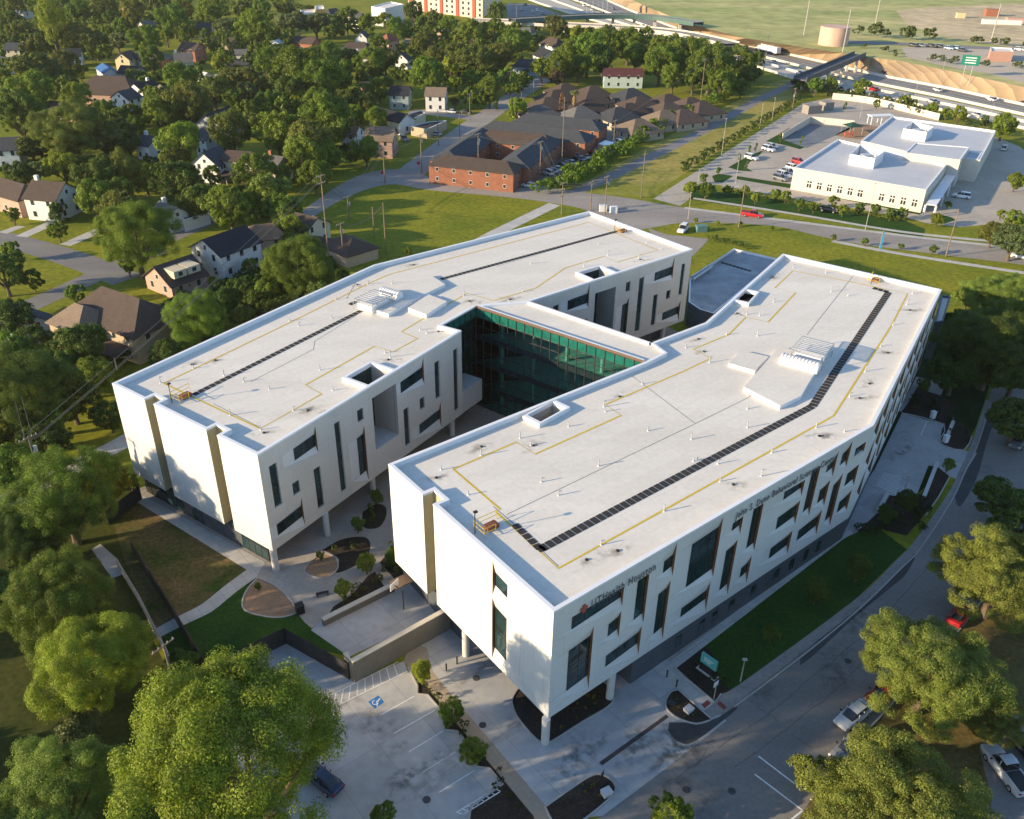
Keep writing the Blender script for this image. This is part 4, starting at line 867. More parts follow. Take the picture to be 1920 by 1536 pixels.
# ================================================================ trees
def leaf_material():
    m = bpy.data.materials.new('tree_leaves'); m.use_nodes = True; t = m.node_tree; t.nodes.clear(); N = t.nodes.new; L = t.links.new
    g = N('ShaderNodeNewGeometry'); oi = N('ShaderNodeObjectInfo'); nz = N('ShaderNodeTexNoise'); nz.inputs['Scale'].default_value = 0.45; nz.inputs['Detail'].default_value = 3
    L(g.outputs['Position'], nz.inputs['Vector'])
    a = N('ShaderNodeMapRange'); a.inputs[1].default_value = .3; a.inputs[2].default_value = .7; a.inputs[3].default_value = .72; a.inputs[4].default_value = 1.3; L(nz.outputs['Fac'], a.inputs[0])
    b = N('ShaderNodeMapRange'); b.inputs[3].default_value = .65; b.inputs[4].default_value = 1.4; L(g.outputs['Random Per Island'], b.inputs[0])
    mu = N('ShaderNodeMath'); mu.operation = 'MULTIPLY'; L(a.outputs[0], mu.inputs[0]); L(b.outputs[0], mu.inputs[1])
    c = N('ShaderNodeVectorMath'); c.operation = 'SCALE'; L(oi.outputs['Color'], c.inputs[0]); L(mu.outputs[0], c.inputs['Scale'])
    d = N('ShaderNodeBsdfPrincipled'); d.inputs['Roughness'].default_value = .6; d.inputs['Specular IOR Level'].default_value = .25; L(c.outputs[0], d.inputs['Base Color'])
    tl = N('ShaderNodeBsdfTranslucent'); w = N('ShaderNodeMix'); w.data_type = 'RGBA'; w.blend_type = 'MULTIPLY'; w.inputs[0].default_value = 1; w.inputs[7].default_value = (1.15, 1.3, .45, 1); L(c.outputs[0], w.inputs[6]); L(w.outputs[2], tl.inputs[0])
    x = N('ShaderNodeMixShader'); x.inputs[0].default_value = .3; o = N('ShaderNodeOutputMaterial'); L(d.outputs[0], x.inputs[1]); L(tl.outputs[0], x.inputs[2]); L(x.outputs[0], o.inputs[0])
    return m
M_leaf = leaf_material()
M_bark = mat('grey_brown_bark', (0.12, 0.09, 0.065), 0.95, 0.3, 2.5, bump=0.4)
SHAPE = {'round': (1.08, .96), 'oak': (0.86, .66), 'tall': (2.3, 1.75), 'cone': (2.0, 1.9)}
def rand_dir(rg, n): e = rg.normal(size=(n, 3)); return e/np.linalg.norm(e, axis=1)[:, None]
def crown_mesh(kind, n, size, seed, nl):
    """limbs carry clumps, clumps carry sprays, sprays carry leaves: gaps stay between them"""
    rg = np.random.default_rng(seed); zc, hz = SHAPE[kind]; ns = 9 if nl > 20 else 6 if nl > 9 else 4
    d = rand_dir(rg, nl); d[:, 2] = d[:, 2]*.85+.12
    oak_ = kind == 'oak' and nl > 30; lr = rg.uniform(.17 if oak_ else .22, .34, nl)+(.10 if nl < 12 else 0); c = d*rg.uniform(.36, .88 if oak_ else .74, nl)[:, None]
    if kind == 'cone': c[:, 2] = rg.uniform(-.85, .8, nl); k = (1-c[:, 2])/2*.75+.08; an = rg.uniform(0, 6.28, nl); c[:, 0] = np.cos(an)*k*.6; c[:, 1] = np.sin(an)*k*.6; lr = .12+.3*k
    c = np.vstack([c, [[0, 0, .1], [0.12, -.1, .35]]]); lr = np.append(lr, [.58, .46]); m = len(lr)
    mi = np.repeat(np.arange(m), ns); e = rand_dir(rg, m*ns)+c[mi]*.9; e[:, 2] += .15; e /= np.linalg.norm(e, axis=1)[:, None]
    sc = c[mi]+e*(lr[mi]*rg.uniform(.7, 1.12, m*ns))[:, None]; sr = lr[mi]*rg.uniform(.28, .50, m*ns)
    w = sr**2*rg.uniform(.5, 1.5, m*ns); w /= w.sum(); P = np.zeros((0, 3)); ND = np.zeros((0, 3))
    while len(P) < n:
        q_ = n; k = rg.choice(m*ns, q_, p=w); e2 = rand_dir(rg, q_)+e[k]*.35
        e2 /= np.linalg.norm(e2, axis=1)[:, None]
        q = sc[k]+e2*(sr[k]*(.55+.65*rg.random(q_)))[:, None]
        dep = np.min([np.linalg.norm(q-c[j], axis=1)/lr[j] for j in range(m)], axis=0)
        keep = ((dep > .72) | (rg.random(q_) < .1)) & (q[:, 2] > -.72)
        P = np.vstack([P, q[keep]]); ND = np.vstack([ND, e2[keep]])
    P, ND = P[:n], ND[:n]
    s = P.copy(); s[:, 2] = s[:, 2]*hz+zc
    nrm = ND+rg.normal(size=(n, 3))*.5; nrm[:, 2] += .3; nrm /= np.linalg.norm(nrm, axis=1)[:, None]
    t = np.cross(nrm, rg.normal(size=(n, 3))); t /= np.linalg.norm(t, axis=1)[:, None]; b = np.cross(nrm, t)
    sz = size*rg.uniform(.5, 1.4, n)[:, None]
    v = np.empty((n, 4, 3)); v[:, 0] = s-t*sz; v[:, 1] = s+b*sz*.5-t*sz*.1+nrm*sz*.12; v[:, 2] = s+t*sz; v[:, 3] = s-b*sz*.5-t*sz*.1+nrm*sz*.12
    return v.reshape(-1, 3)
def mesh_from(v, name, mats, extra=None):
    me = bpy.data.meshes.new(name); n = len(v)//4; ev, ef = (extra.v, extra.f) if extra else ([], [])
    nv = len(v); allv = np.vstack([v, np.array(ev).reshape(-1, 3)]) if ev else v
    me.vertices.add(len(allv)); me.vertices.foreach_set('co', allv.astype(np.float32).ravel())
    loops = list(range(nv)); starts = list(range(0, nv, 4)); tot = [4]*n
    for f in ef: starts.append(len(loops)); tot.append(len(f)); loops += [i+nv for i in f]
    me.loops.add(len(loops)); me.loops.foreach_set('vertex_index', loops)
    me.polygons.add(len(starts)); me.polygons.foreach_set('loop_start', starts); me.polygons.foreach_set('loop_total', tot)
    for m in mats: me.materials.append(m)
    me.polygons.foreach_set('material_index', [0]*n+[1 if len(mats) > 1 else 0]*len(ef)); me.update(); me.validate()
    return me
def trunk_mb(kind, seed, fine=True):
    rs = random.Random(seed); zc, hz = SHAPE[kind]; mb = MB(); base = max(.3, zc-hz*.75)
    mb.tube((0, 0, -.02), (0, 0, base), .085, .06, 8 if fine else 5, cap=False)
    for k in range(6 if fine else 3):
        a = k*6.283/(6 if fine else 3)+rs.uniform(-.4, .4); h = base*rs.uniform(.75, 1); m = (math.cos(a)*.3, math.sin(a)*.3, h+hz*.45); e = (math.cos(a)*.62, math.sin(a)*.62, zc+hz*rs.uniform(-.1, .45))
        mb.tube((0, 0, h), m, .045, .03, 6 if fine else 4, cap=False); mb.tube(m, e, .03, .01, 5 if fine else 3, cap=False)
    mb.tube((0, 0, base), (.05, .02, zc+hz*.6), .055, .015, 6 if fine else 4, cap=False)
    return mb
PROTO = {}
for kind, var in (('round', 3), ('oak', 3), ('tall', 2), ('cone', 1)):
    for q, n, sz, nl in (('near', 210000, .0103, 60), ('mid', 15000, .038, 24), ('far', 3400, .078, 13)):
        if q == 'near' and kind in ('tall', 'cone'): continue
        for s_ in range(var):
            sd_ = s_*17+{'round': 1, 'oak': 2, 'tall': 3, 'cone': 4}[kind]*101+len(q)
            v = crown_mesh(kind, n, sz, sd_, nl)
            tm = trunk_mb(kind, sd_, q != 'far')
            if q == 'far':
                PROTO[(kind, q, s_)] = (mesh_from(v, 'tree', [M_leaf, M_bark], tm), None)
            else:
                me = bpy.data.meshes.new('trunk'); me.from_pydata(tm.v, [], tm.f); me.materials.append(M_bark)
                PROTO[(kind, q, s_)] = (mesh_from(v, 'crown', [M_leaf]), me)
TONE = {'b': ((.18, .22, .020), 'bright yellow-green'), 'm': ((.12, .175, .018), 'mid green'), 'd': ((.072, .112, .016), 'dark green'), 'o': ((.125, .145, .026), 'olive green'),
        'y': ((.25, .20, .016), 'golden yellow'), 'e': ((.115, .145, .048), 'grey-green'), 'l': ((.16, .20, .036), 'light olive'), 'p': ((.14, .085, .055), 'rusty brown')}
TREES = []      # (object, px, py, r, tone word, kind)
def tree(px, py, r, tone='m', kind='round', quality=None, name='tree', squash=1.0):
    zc, hz = SHAPE[kind]; rs = random.Random(int(px*31+py*17)); z = 8.0
    for _ in range(12):
        p = G(px, py, z); Rw = r*scale_at(p); z = Rw*zc*squash
    q = quality or ('near' if r > 62 and kind in ('round', 'oak') else 'mid' if r > 24 else 'far')
    if kind in ('tall', 'cone') and q == 'near': q = 'mid'
    nv = {'round': 3, 'oak': 3, 'tall': 2, 'cone': 1}[kind]; cm, tm = PROTO[(kind, q, rs.randrange(nv))]
    col, word = TONE[tone]; j = rs.uniform(.82, 1.2); h_ = rs.uniform(-.12, .12); col = (col[0]*j*(1+h_), col[1]*j, col[2]*j, 1)
    rot = rs.uniform(0, 6.28); sc = (Rw*rs.uniform(.95, 1.05), Rw*rs.uniform(.95, 1.05), Rw*squash)
    if tm is None:
        o = bpy.data.objects.new(name, cm); COL.objects.link(o); o.color = col
    else:
        o = empty(name, (0, 0, 0)); c = bpy.data.objects.new('crown', cm); COL.objects.link(c); c.color = col; c.parent = o
        t = bpy.data.objects.new('trunk', tm); COL.objects.link(t); t.parent = o
    o.location = (p.x, p.y, 0); o.rotation_euler = (0, 0, rot); o.scale = sc
    TREES.append((o, px, py, r, word, kind)); return o
near_trees = [(440, 1454, 226, 'b'), (168, 1248, 108, 'b'), (108, 1140, 108, 'm'), (105, 1500, 118, 'l'), (120, 935, 100, 'm'), (192, 905, 52, 'y'), (45, 1010, 68, 'd'), (1742, 1264, 124, 'l', 'oak'), (1690, 1528, 168, 'l', 'oak'), (1540, 1462, 58, 'l', 'oak'), (1870, 1085, 112, 'l', 'oak'),
    (1880, 940, 62, 'd', 'oak'), (1905, 790, 62, 'd', 'oak'), (1862, 655, 100, 'd', 'oak'), (1885, 560, 66, 'l', 'oak'), (1810, 610, 46, 'm', 'oak'), (1905, 700, 60, 'm', 'oak'), (1815, 560, 28, 'l', 'oak'), (20, 880, 55, 'm'), (95, 800, 48, 'm'), (10, 700, 50, 'm'), (70, 1050, 50, 'd'), (20, 1120, 60, 'd'), (1255, 1530, 44, 'b'), (718, 1528, 28, 'm'), (345, 1250, 36, 'd'), (148, 1380, 52, 'e'), (1790, 700, 55, 'd', 'oak'), (245, 905, 18, 'm'), (1905, 1000, 60, 'd', 'oak'), (1840, 1330, 70, 'o', 'oak'),
    (362, 605, 64, 'm'), (425, 565, 32, 'd'), (558, 505, 70, 'm'), (545, 432, 36, 'b'), (55, 735, 95, 'd'), (150, 655, 56, 'd'), (75, 690, 38, 'b'), (25, 600, 46, 'd'), (5, 510, 46, 'd'), (130, 740, 60, 'd'), (15, 800, 60, 'd'), (600, 560, 40, 'd'), (480, 570, 30, 'd'), (455, 600, 32, 'd'), (640, 520, 18, 'd'), (455, 540, 26, 'd'), (505, 550, 36, 'm'), (520, 585, 34, 'd'), (606, 540, 34, 'm'), (575, 600, 30, 'd'), (398, 650, 28, 'd'), (445, 628, 26, 'm'), (318, 668, 38, 'd'), (22, 665, 46, 'm'), (65, 640, 36, 'd'), (112, 695, 45, 'd'), (175, 705, 42, 'm'), (205, 780, 34, 'd'), (85, 830, 46, 'd'), (240, 500, 20, 'm'), (545, 462, 26, 'm'), (470, 500, 18, 'b'), (610, 500, 24, 'd'), (345, 530, 16, 'd'), (60, 525, 22, 'm'), (140, 552, 22, 'm'), (20, 470, 20, 'm'), (590, 330, 34, 'm'), (610, 290, 34, 'm'), (400, 330, 22, 'd'), (530, 330, 22, 'm'),
    (252, 445, 76, 'm'), (176, 372, 42, 'm'), (108, 432, 22, 'm'), (108, 398, 20, 'd'), (24, 405, 18, 'm'), (228, 395, 42, 'o'), (430, 390, 46, 'm'), (505, 362, 42, 'l'), (478, 322, 40, 'm'), (338, 272, 46, 'b'), (118, 315, 34, 'b'), (185, 335, 46, 'd'), (232, 318, 26, 'o', 'tall'), (272, 335, 32, 'b'), (330, 345, 50, 'd'), (70, 320, 26, 'e', 'oak'), (38, 330, 30, 'd'),
    (565, 295, 46, 'm'), (580, 270, 50, 'o'), (432, 248, 46, 'o'), (520, 250, 46, 'm'), (612, 225, 56, 'm'), (130, 245, 72, 'o', 'oak'), (58, 278, 34, 'o', 'oak'), (195, 262, 46, 'o', 'oak'), (225, 248, 30, 'd'), (35, 215, 52, 'd'), (62, 172, 44, 'm'), (58, 130, 50, 'o', 'oak'), (145, 178, 27, 'b'), (118, 122, 30, 'o'), (150, 135, 18, 'b'), (100, 150, 26, 'd'), (290, 205, 28, 'b'), (280, 178, 18, 'b'),
    (338, 152, 38, 'm'), (300, 215, 38, 'm'), (350, 195, 48, 'o'), (400, 172, 32, 'o'), (452, 152, 44, 'o', 'oak'), (415, 122, 24, 'b'), (465, 178, 24, 'e'), (502, 198, 30, 'm'), (498, 118, 20, 'm', 'tall'), (555, 130, 48, 'm'), (600, 155, 46, 'm'), (598, 195, 34, 'm'), (540, 175, 36, 'd'), (428, 92, 16, 'd', 'cone'), (445, 82, 10, 'd', 'cone'), (480, 95, 20, 'o'), (540, 78, 15, 'm'),
    (95, 42, 30, 'b', 'tall'), (42, 62, 28, 'o'), (18, 46, 28, 'd'), (140, 72, 34, 'o'), (178, 82, 28, 'o'), (220, 78, 24, 'e', 'oak'), (226, 52, 18, 'm'), (272, 76, 32, 'm'), (312, 66, 20, 'b'), (285, 112, 28, 'm'), (352, 66, 22, 'm'), (425, 50, 27, 'e', 'oak'), (480, 52, 36, 'b'), (545, 44, 34, 'e', 'oak'), (592, 45, 32, 'e', 'oak'), (350, 20, 18, 'y'), (400, 26, 32, 'm'), (325, 36, 32, 'm'), (452, 24, 24, 'm'), (490, 18, 22, 'm'), (535, 18, 20, 'o'), (250, 22, 28, 'o'), (150, 22, 26, 'm'), (192, 14, 26, 'o'), (300, 14, 24, 'o'), (70, 84, 22, 'o'), (75, 14, 22, 'm'), (30, 12, 24, 'o'), (115, 5, 20, 'm'), (205, 36, 16, 'm'),
    (612, 110, 36, 'm'), (655, 115, 26, 'd'), (722, 112, 26, 'o'), (695, 118, 32, 'm'), (632, 140, 38, 'm'), (710, 88, 22, 'm'), (690, 48, 24, 'm'), (745, 55, 26, 'm'), (776, 24, 24, 'd'), (792, 46, 18, 'm'), (720, 38, 16, 'b'), (650, 38, 24, 'm'), (625, 45, 20, 'm'), (810, 40, 22, 'o'), (838, 52, 24, 'm'), (888, 62, 30, 'm'), (868, 82, 24, 'b'), (796, 86, 30, 'o'), (815, 110, 26, 'o'), (860, 112, 36, 'o'), (892, 118, 36, 'o'), (903, 72, 18, 'y'), (800, 142, 38, 'm'), (845, 130, 24, 'b'), (880, 152, 22, 'm'), (918, 170, 30, 'm'), (950, 150, 24, 'm'), (940, 108, 32, 'o'), (962, 80, 30, 'm'), (928, 56, 24, 'm'), (985, 72, 18, 'm'), (1040, 52, 26, 'o'), (1004, 46, 15, 'd'), (1084, 66, 20, 'b'), (1068, 108, 34, 'm'), (1048, 125, 32, 'm'), (1102, 98, 42, 'm'), (1132, 84, 34, 'm'), (1178, 84, 34, 'm'), (1192, 104, 28, 'm'), (1140, 64, 18, 'e'), (1016, 130, 24, 'b'), (1085, 128, 28, 'm'), (1130, 115, 30, 'd'), (932, 25, 22, 'm'), (915, 38, 12, 'm'),
    (1238, 118, 38, 'm'), (1282, 108, 42, 'm'), (1332, 128, 46, 'm'), (1384, 118, 36, 'm'), (1402, 146, 22, 'd'), (1352, 158, 30, 'm'), (1312, 95, 28, 'm'), (1262, 145, 28, 'm'), (1232, 90, 20, 'm'), (1300, 150, 26, 'd'), (1390, 165, 18, 'm'),
    (706, 224, 26, 'b'), (686, 282, 30, 'b'), (645, 195, 32, 'o'), (632, 215, 26, 'o'), (660, 235, 18, 'o'), (712, 168, 24, 'b'), (968, 205, 24, 'b'), (853, 192, 10, 'o'), (930, 192, 8, 'd', 'cone'), (1044, 146, 17, 'p'), (830, 172, 18, 'e'), (810, 158, 14, 'm', 'tall'),
    (1530, 162, 18, 'm'), (1555, 160, 18, 'm'), (1500, 160, 12, 'm'), (1614, 164, 18, 'b'), (1696, 190, 14, 'b'), (1714, 196, 10, 'm'), (1748, 204, 14, 'b'), (1775, 212, 12, 'b'), (1797, 216, 18, 'b'), (1882, 236, 26, 'b'), (1845, 228, 12, 'e'), (1645, 195, 9, 'm'), (1900, 452, 46, 'e', 'oak'), (1862, 438, 26, 'o'), (1900, 415, 22, 'm')]
for t in near_trees: tree(*t)
lot_trees = [(1297, 354, 12), (1324, 356, 12), (1364, 357, 8), (1397, 357, 8), (1417, 372, 8), (1455, 365, 9), (1474, 368, 9), (1500, 384, 9), (1526, 390, 8), (1562, 377, 9), (1581, 394, 9), (1612, 390, 8), (1642, 393, 9), (1692, 400, 9), (1670, 402, 9), (1757, 412, 10), (1778, 384, 6), (1877, 402, 8), (1320, 334, 7), (1348, 320, 5), (1905, 340, 14), (1345, 418, 4), (1447, 428, 4), (1388, 420, 4), (1305, 413, 4), (1563, 446, 5), (1622, 454, 6), (1750, 468, 7), (1690, 462, 5)]
for t in lot_trees: tree(t[0], t[1], t[2]*1.35, tone='b' if t[0] % 2 else 'm', kind='round', quality='far' if t[2] < 10 else 'mid', name='young_tree')
for t in [(1387, 294, 4.5), (1405, 280, 4.5), (1418, 276, 4.5), (1400, 310, 5), (1464, 258, 5), (1504, 262, 4.5), (1584, 200, 5)]: tree(*t, tone='m', kind='cone', quality='far', name='young_conifer')
for t in [(790, 1260, 24, 'b'), (846, 1336, 26, 'm'), (886, 1408, 28, 'm'), (646, 1104, 18, 'b'), (686, 1056, 20, 'b'), (600, 1042, 9, 'b'), (483, 1100, 8, 'm'), (670, 984, 15, 'm'), (706, 932, 14, 'm'), (735, 1045, 16, 'm'), (1532, 1108, 25, 'd'), (1447, 1188, 18, 'd'), (1610, 1064, 27, 'd'), (1778, 872, 13, 'm'), (1700, 940, 22, 'd'), (1733, 722, 14, 'm'), (1660, 965, 20, 'd'), (765, 472, 8, 'b')]:
    tree(t[0], t[1], t[2], t[3], 'round', 'mid', 'young_tree', squash=1.25)
def pt_in(poly, x, y):
    c = False
    for (x0, y0), (x1, y1) in zip(poly, poly[1:]+poly[:1]):
        if (y0 > y) != (y1 > y) and x < (x1-x0)*(y-y0)/(y1-y0)+x0: c = not c
    return c

# ---- the wood between the houses: single trees first, then the far mass and the low growth as stuff
forest = [(0, 0), (560, 0), (610, 30), (700, 34), (760, 34), (900, 60), (1000, 50), (1190, 60), (1430, 110), (1420, 165), (1230, 100), (1215, 130), (1130, 130), (1000, 150), (940, 190), (860, 200), (800, 200), (700, 300), (640, 320), (540, 420), (480, 420), (350, 400), (300, 350), (180, 430), (0, 400)]
holes_px = [(90, 370, 60), (425, 450, 60), (310, 500, 50), (60, 338, 40), (200, 145, 50), (235, 168, 40), (130, 97, 32), (240, 104, 26), (20, 275, 45), (440, 300, 60), (395, 292, 30), (290, 258, 26), (515, 305, 30), (710, 255, 50), (745, 215, 46), (750, 175, 40), (820, 180, 40), (800, 235, 50), (655, 250, 34), (660, 95, 46), (690, 62, 22), (727, 70, 24), (720, 20, 50), (1035, 80, 26), (990, 118, 26), (1168, 140, 48), (1080, 170, 90), (340, 100, 46), (575, 75, 30), (120, 200, 45), (360, 85, 28), (415, 140, 30), (200, 125, 18), (300, 98, 26), (757, 105, 18), (985, 55, 18), (410, 207, 28), (340, 430, 60)]
roads_px = [((-60, 435), (240, 520), 26), ((640, 345), (560, 400), 24), ((760, 330), (945, 195), 26), ((945, 195), (1020, 146), 14), ((300, 440), (400, 405), 26), ((770, 208), (905, 224), 16)]
def blocked(x, y, q=0):
    if any(math.hypot(x-a, (y-b)*1.25) < r+(q*.75 if y > b else -q*.1) for a, b, r in holes_px): return True
    for (a, b), (c, d), w in roads_px:
        t = max(0, min(1, ((x-a)*(c-a)+(y-b)*(d-b))/((c-a)**2+(d-b)**2)))
        if math.hypot(x-a-t*(c-a), y-b-t*(d-b)) < w: return True
    return False
rs = random.Random(11); extra = 0; mass = []; OFF = []
for _ in range(9000):
    x, y = rs.uniform(0, 1430), rs.uniform(-4, 430)
    r = (10+y*.06)*rs.uniform(.8, 1.25)
    if not pt_in(forest, x, y) or blocked(x, y, r): continue
    if any(math.hypot(x-a, (y-b)*1.5) < (r+c)*.52 for _, a, b, c, *_z in TREES) or any(math.hypot(x-a, (y-b)*1.6) < (r+c)*.55 for a, b, c in mass): continue
    if y > 60 and extra < 30: tree(x, y, r, rs.choice('mmdoob'), rs.choice(('round', 'oak', 'round'))); extra += 1
    elif y < 230 and len(mass) < 230: mass.append((x, y, r))
for x in range(-40, 1000, 15):                                     # beyond the top edge of the frame, where the wood goes on
    if x < 560 or 760 < x < 900: mass.append((x, rs.uniform(-22, 2), rs.uniform(9, 14)))
def merged(name, items, kinds, seed):
    """many small crowns as one mesh, for what nobody would count"""
    V = []; cols = []
    for i, (p, Rw) in enumerate(items):
        k, n, sz, nl = kinds[i % len(kinds)]; v = crown_mesh(k, n, sz, seed+i % 7, nl); v = v*Rw
        if i % 2: v[:, 0] *= -1
        V.append(v+np.array([p.x, p.y, 0]))
    o = bpy.data.objects.new(name, mesh_from(np.vstack(V), name, [M_leaf])); COL.objects.link(o); return tag(o, kind='stuff')
for wx, wy, r in ((-56, 36, 7), (-70, 47, 7.5), (-62, 22, 8), (-45, 14, 7), (-85, 62, 8), (-95, 40, 8), (-80, 20, 8), (-100, 80, 8), (-30, 8, 6), (-118, 60, 8)): OFF.append((Vector((wx, wy, 0)), r))
it = list(OFF)
for x, y, r in mass:
    z = 8
    for _ in range(6): p = G(x, y, z); Rw = r*scale_at(p); z = Rw
    it.append((p, Rw))
w = merged('woodland', it, [('round', 1500, .11, 16), ('oak', 1300, .11, 14)], 500); w.color = (.115, .16, .018, 1)
it = []; it2 = []
for _ in range(3000):
    x, y = rs.uniform(0, 1430), rs.uniform(20, 460)
    if not pt_in(forest, x, y) or blocked(x, y) or len(it) > 700: continue
    it.append((G(x, y), rs.uniform(1.0, 2.3)))
for _ in range(900):
    x, y = rs.uniform(0, 640), rs.uniform(480, 720)
    if pt_in([(0, 610), (100, 630), (215, 690), (330, 645), (470, 580), (640, 505), (600, 470), (500, 500), (430, 530), (330, 570), (300, 640), (140, 660), (60, 610)], x, y) and len(it) < 900: it.append((G(x, y), rs.uniform(.8, 1.9)))
u = merged('undergrowth', it, [('oak', 160, .2, 5)], 700); u.color = (.06, .10, .015, 1)
# overgrown hedge beside the trail, clipped hedge round the lot, planted beds: low growth
def along_px(px, step, jit, lo, hi):
    P = [G(*c) for c in px]; out = []
    for a, b in zip(P[:-1], P[1:]):
        L = (b-a).length; n = max(1, int(L/step))
        for k in range(n): q = a.lerp(b, (k+rs.random())/n); out.append((Vector((q.x+rs.uniform(-jit, jit), q.y+rs.uniform(-jit, jit), 0)), rs.uniform(lo, hi)))
    return out
u = merged('overgrown_hedge', along_px([(1015, 362), (1060, 350), (1095, 332), (1130, 312), (1165, 292), (1210, 262), (1260, 232), (1330, 196), (1380, 172)], 1.3, 2.6, 1.2, 2.6), [('round', 320, .14, 7)], 800); u.color = (.12, .19, .018, 1)
u = merged('bed_planting', along_px([(640, 1030), (690, 1022)], .7, .9, .25, .5)+along_px([(640, 1140), (720, 1080)], .8, .8, .3, .6)+along_px([(740, 1080), (742, 1035)], .8, .6, .4, .9)+along_px([(700, 955), (705, 985)], .8, 1, .3, .6), [('round', 120, .22, 4)], 830); u.color = (.09, .11, .015, 1)
u = merged('ground_cover', along_px([(1000, 1300), (1050, 1360)], .55, 1.3, .12, .22)+along_px([(1070, 1335), (1135, 1300)], .4, 1.2, .12, .24)+along_px([(1262, 1305), (1300, 1345)], .5, .9, .12, .22)+along_px([(1080, 1480), (1140, 1480)], .5, .8, .15, .25), [('round', 60, .3, 3)], 860); u.color = (.13, .12, .012, 1)
u = merged('border_shrubs', along_px([(800, 1290), (880, 1390), (980, 1520)], .9, .7, .25, .5)+along_px([(1600, 990), (1700, 990), (1745, 950)], .8, 1.6, .5, 1.0)+along_px([(1700, 760), (1760, 770), (1800, 820)], 1.0, 1.6, .4, .9)+along_px([(1300, 1240), (1350, 1290)], .8, .8, .3, .6)+along_px([(345, 1240), (375, 1290)], .6, .8, .5, 1.1), [('round', 140, .22, 5)], 880); u.color = (.03, .045, .012, 1)
u = merged('clipped_hedge', along_px([(1326, 450), (1385, 462), (1400, 470)], .7, .5, .5, .8)+along_px([(1488, 350), (1735, 394)], 1.0, .3, .5, .7)+along_px([(1372, 366), (1560, 396), (1700, 418)], 1.1, .6, .5, .8), [('round', 90, .25, 4)], 900); u.color = (.10, .13, .016, 1)
u = merged('roadside_scrub', along_px([(1500, 172), (1640, 192), (1760, 222), (1900, 258)], 2.2, 3, .8, 2.0)+along_px([(1500, 160), (1640, 190)], 2.2, 2, .8, 1.6), [('round', 120, .22, 4)], 920); u.color = (.07, .09, .02, 1)
def upl(px, step, jit, lo, hi): return [(Vector((p.x*(CAM_H-HZ)/CAM_H, p.y*(CAM_H-HZ)/CAM_H, HZ)), r) for p, r in along_px(px, step, jit, lo, hi)]
V = []
for i, (p, Rw) in enumerate(upl([(1600, 66), (1740, 78)], 6, 3, 2.5, 5)+upl([(1720, 112), (1920, 130)], 3.5, 5, 1, 2.2)+upl([(1810, 80), (1920, 90)], 6, 2, 2, 4)+upl([(1625, 92), (1690, 105)], 4, 5, 1, 2)):
    V.append(crown_mesh('oak', 260, .2, 940+i % 6, 6)*Rw+np.array(p))
u = bpy.data.objects.new('field_scrub', mesh_from(np.vstack(V), 'field_scrub', [M_leaf])); COL.objects.link(u); tag(u, kind='stuff'); u.color = (.085, .11, .03, 1)
# clipped shrubs in a row along the lot edge: countable
sp = bpy.data.objects.new('row_shrub', mesh_from(crown_mesh('round', 900, .12, 77, 9)*.55, 'row_shrub', [M_leaf])); COL.objects.link(sp); first = True
Pa, Pb = G(1281, 322), G(1496, 190)
ORD = 'first second third fourth fifth sixth seventh eighth ninth tenth eleventh twelfth thirteenth fourteenth fifteenth sixteenth seventeenth eighteenth nineteenth twentieth twenty-first twenty-second twenty-third twenty-fourth twenty-fifth twenty-sixth'.split()
for k in range(26):
    o = sp if first else sp.copy()
    if not first: COL.objects.link(o)
    first = False; q = Pa.lerp(Pb, k/25); o.location = (q.x, q.y, -.35); sc = rs.uniform(2.3, 3.0); o.scale = (sc, sc, sc); o.rotation_euler = (0, 0, rs.uniform(0, 6)); o.color = (.06, .095, .015, 1)
    tag(o, f'round clipped shrub by the sunny lot, {ORD[k]} in its row from the street', 'shrub', 'row of shrubs beside the sunny lot')
# ================================================================ houses and other buildings
M_hwall = mat('painted_house_wall', (0.9, 0.9, 0.9), 0.75, 0.06, 0.8, objcol=True, fine=(2, 0.06))
M_hroof = mat('asphalt_shingle_roof', (0.9, 0.9, 0.9), 0.9, 0.14, 0.6, objcol=True, fine=(3, 0.18))
M_hglass = glassy('house_window_glass', (0.03, 0.035, 0.04), 0.1, 0.4, 0.8)
M_trim = mat('white_trim', (0.70, 0.69, 0.66), 0.6, 0.06, 1)
WALLC = {'white': (.72, .72, .70), 'cream': (.62, .55, .40), 'tan': (.46, .37, .26), 'brick': (.33, .13, .075), 'peach': (.58, .42, .28), 'pink': (.46, .30, .24), 'yellow': (.62, .52, .30), 'grey': (.36, .37, .38), 'teal': (.28, .36, .36), 'salmon': (.55, .32, .24), 'mint': (.46, .55, .50), 'blue': (.40, .50, .60), 'orange': (.65, .38, .12)}
ROOFC = {'black': (.028, .030, .036), 'slate': (.060, .066, .075), 'brown': (.085, .062, .050), 'grey': (.14, .135, .13), 'tan': (.22, .165, .12), 'red': (.26, .10, .06), 'maroon': (.10, .035, .035), 'blue': (.05, .15, .36), 'rust': (.24, .14, .08), 'white': (.6, .6, .58)}
HOUSES = []
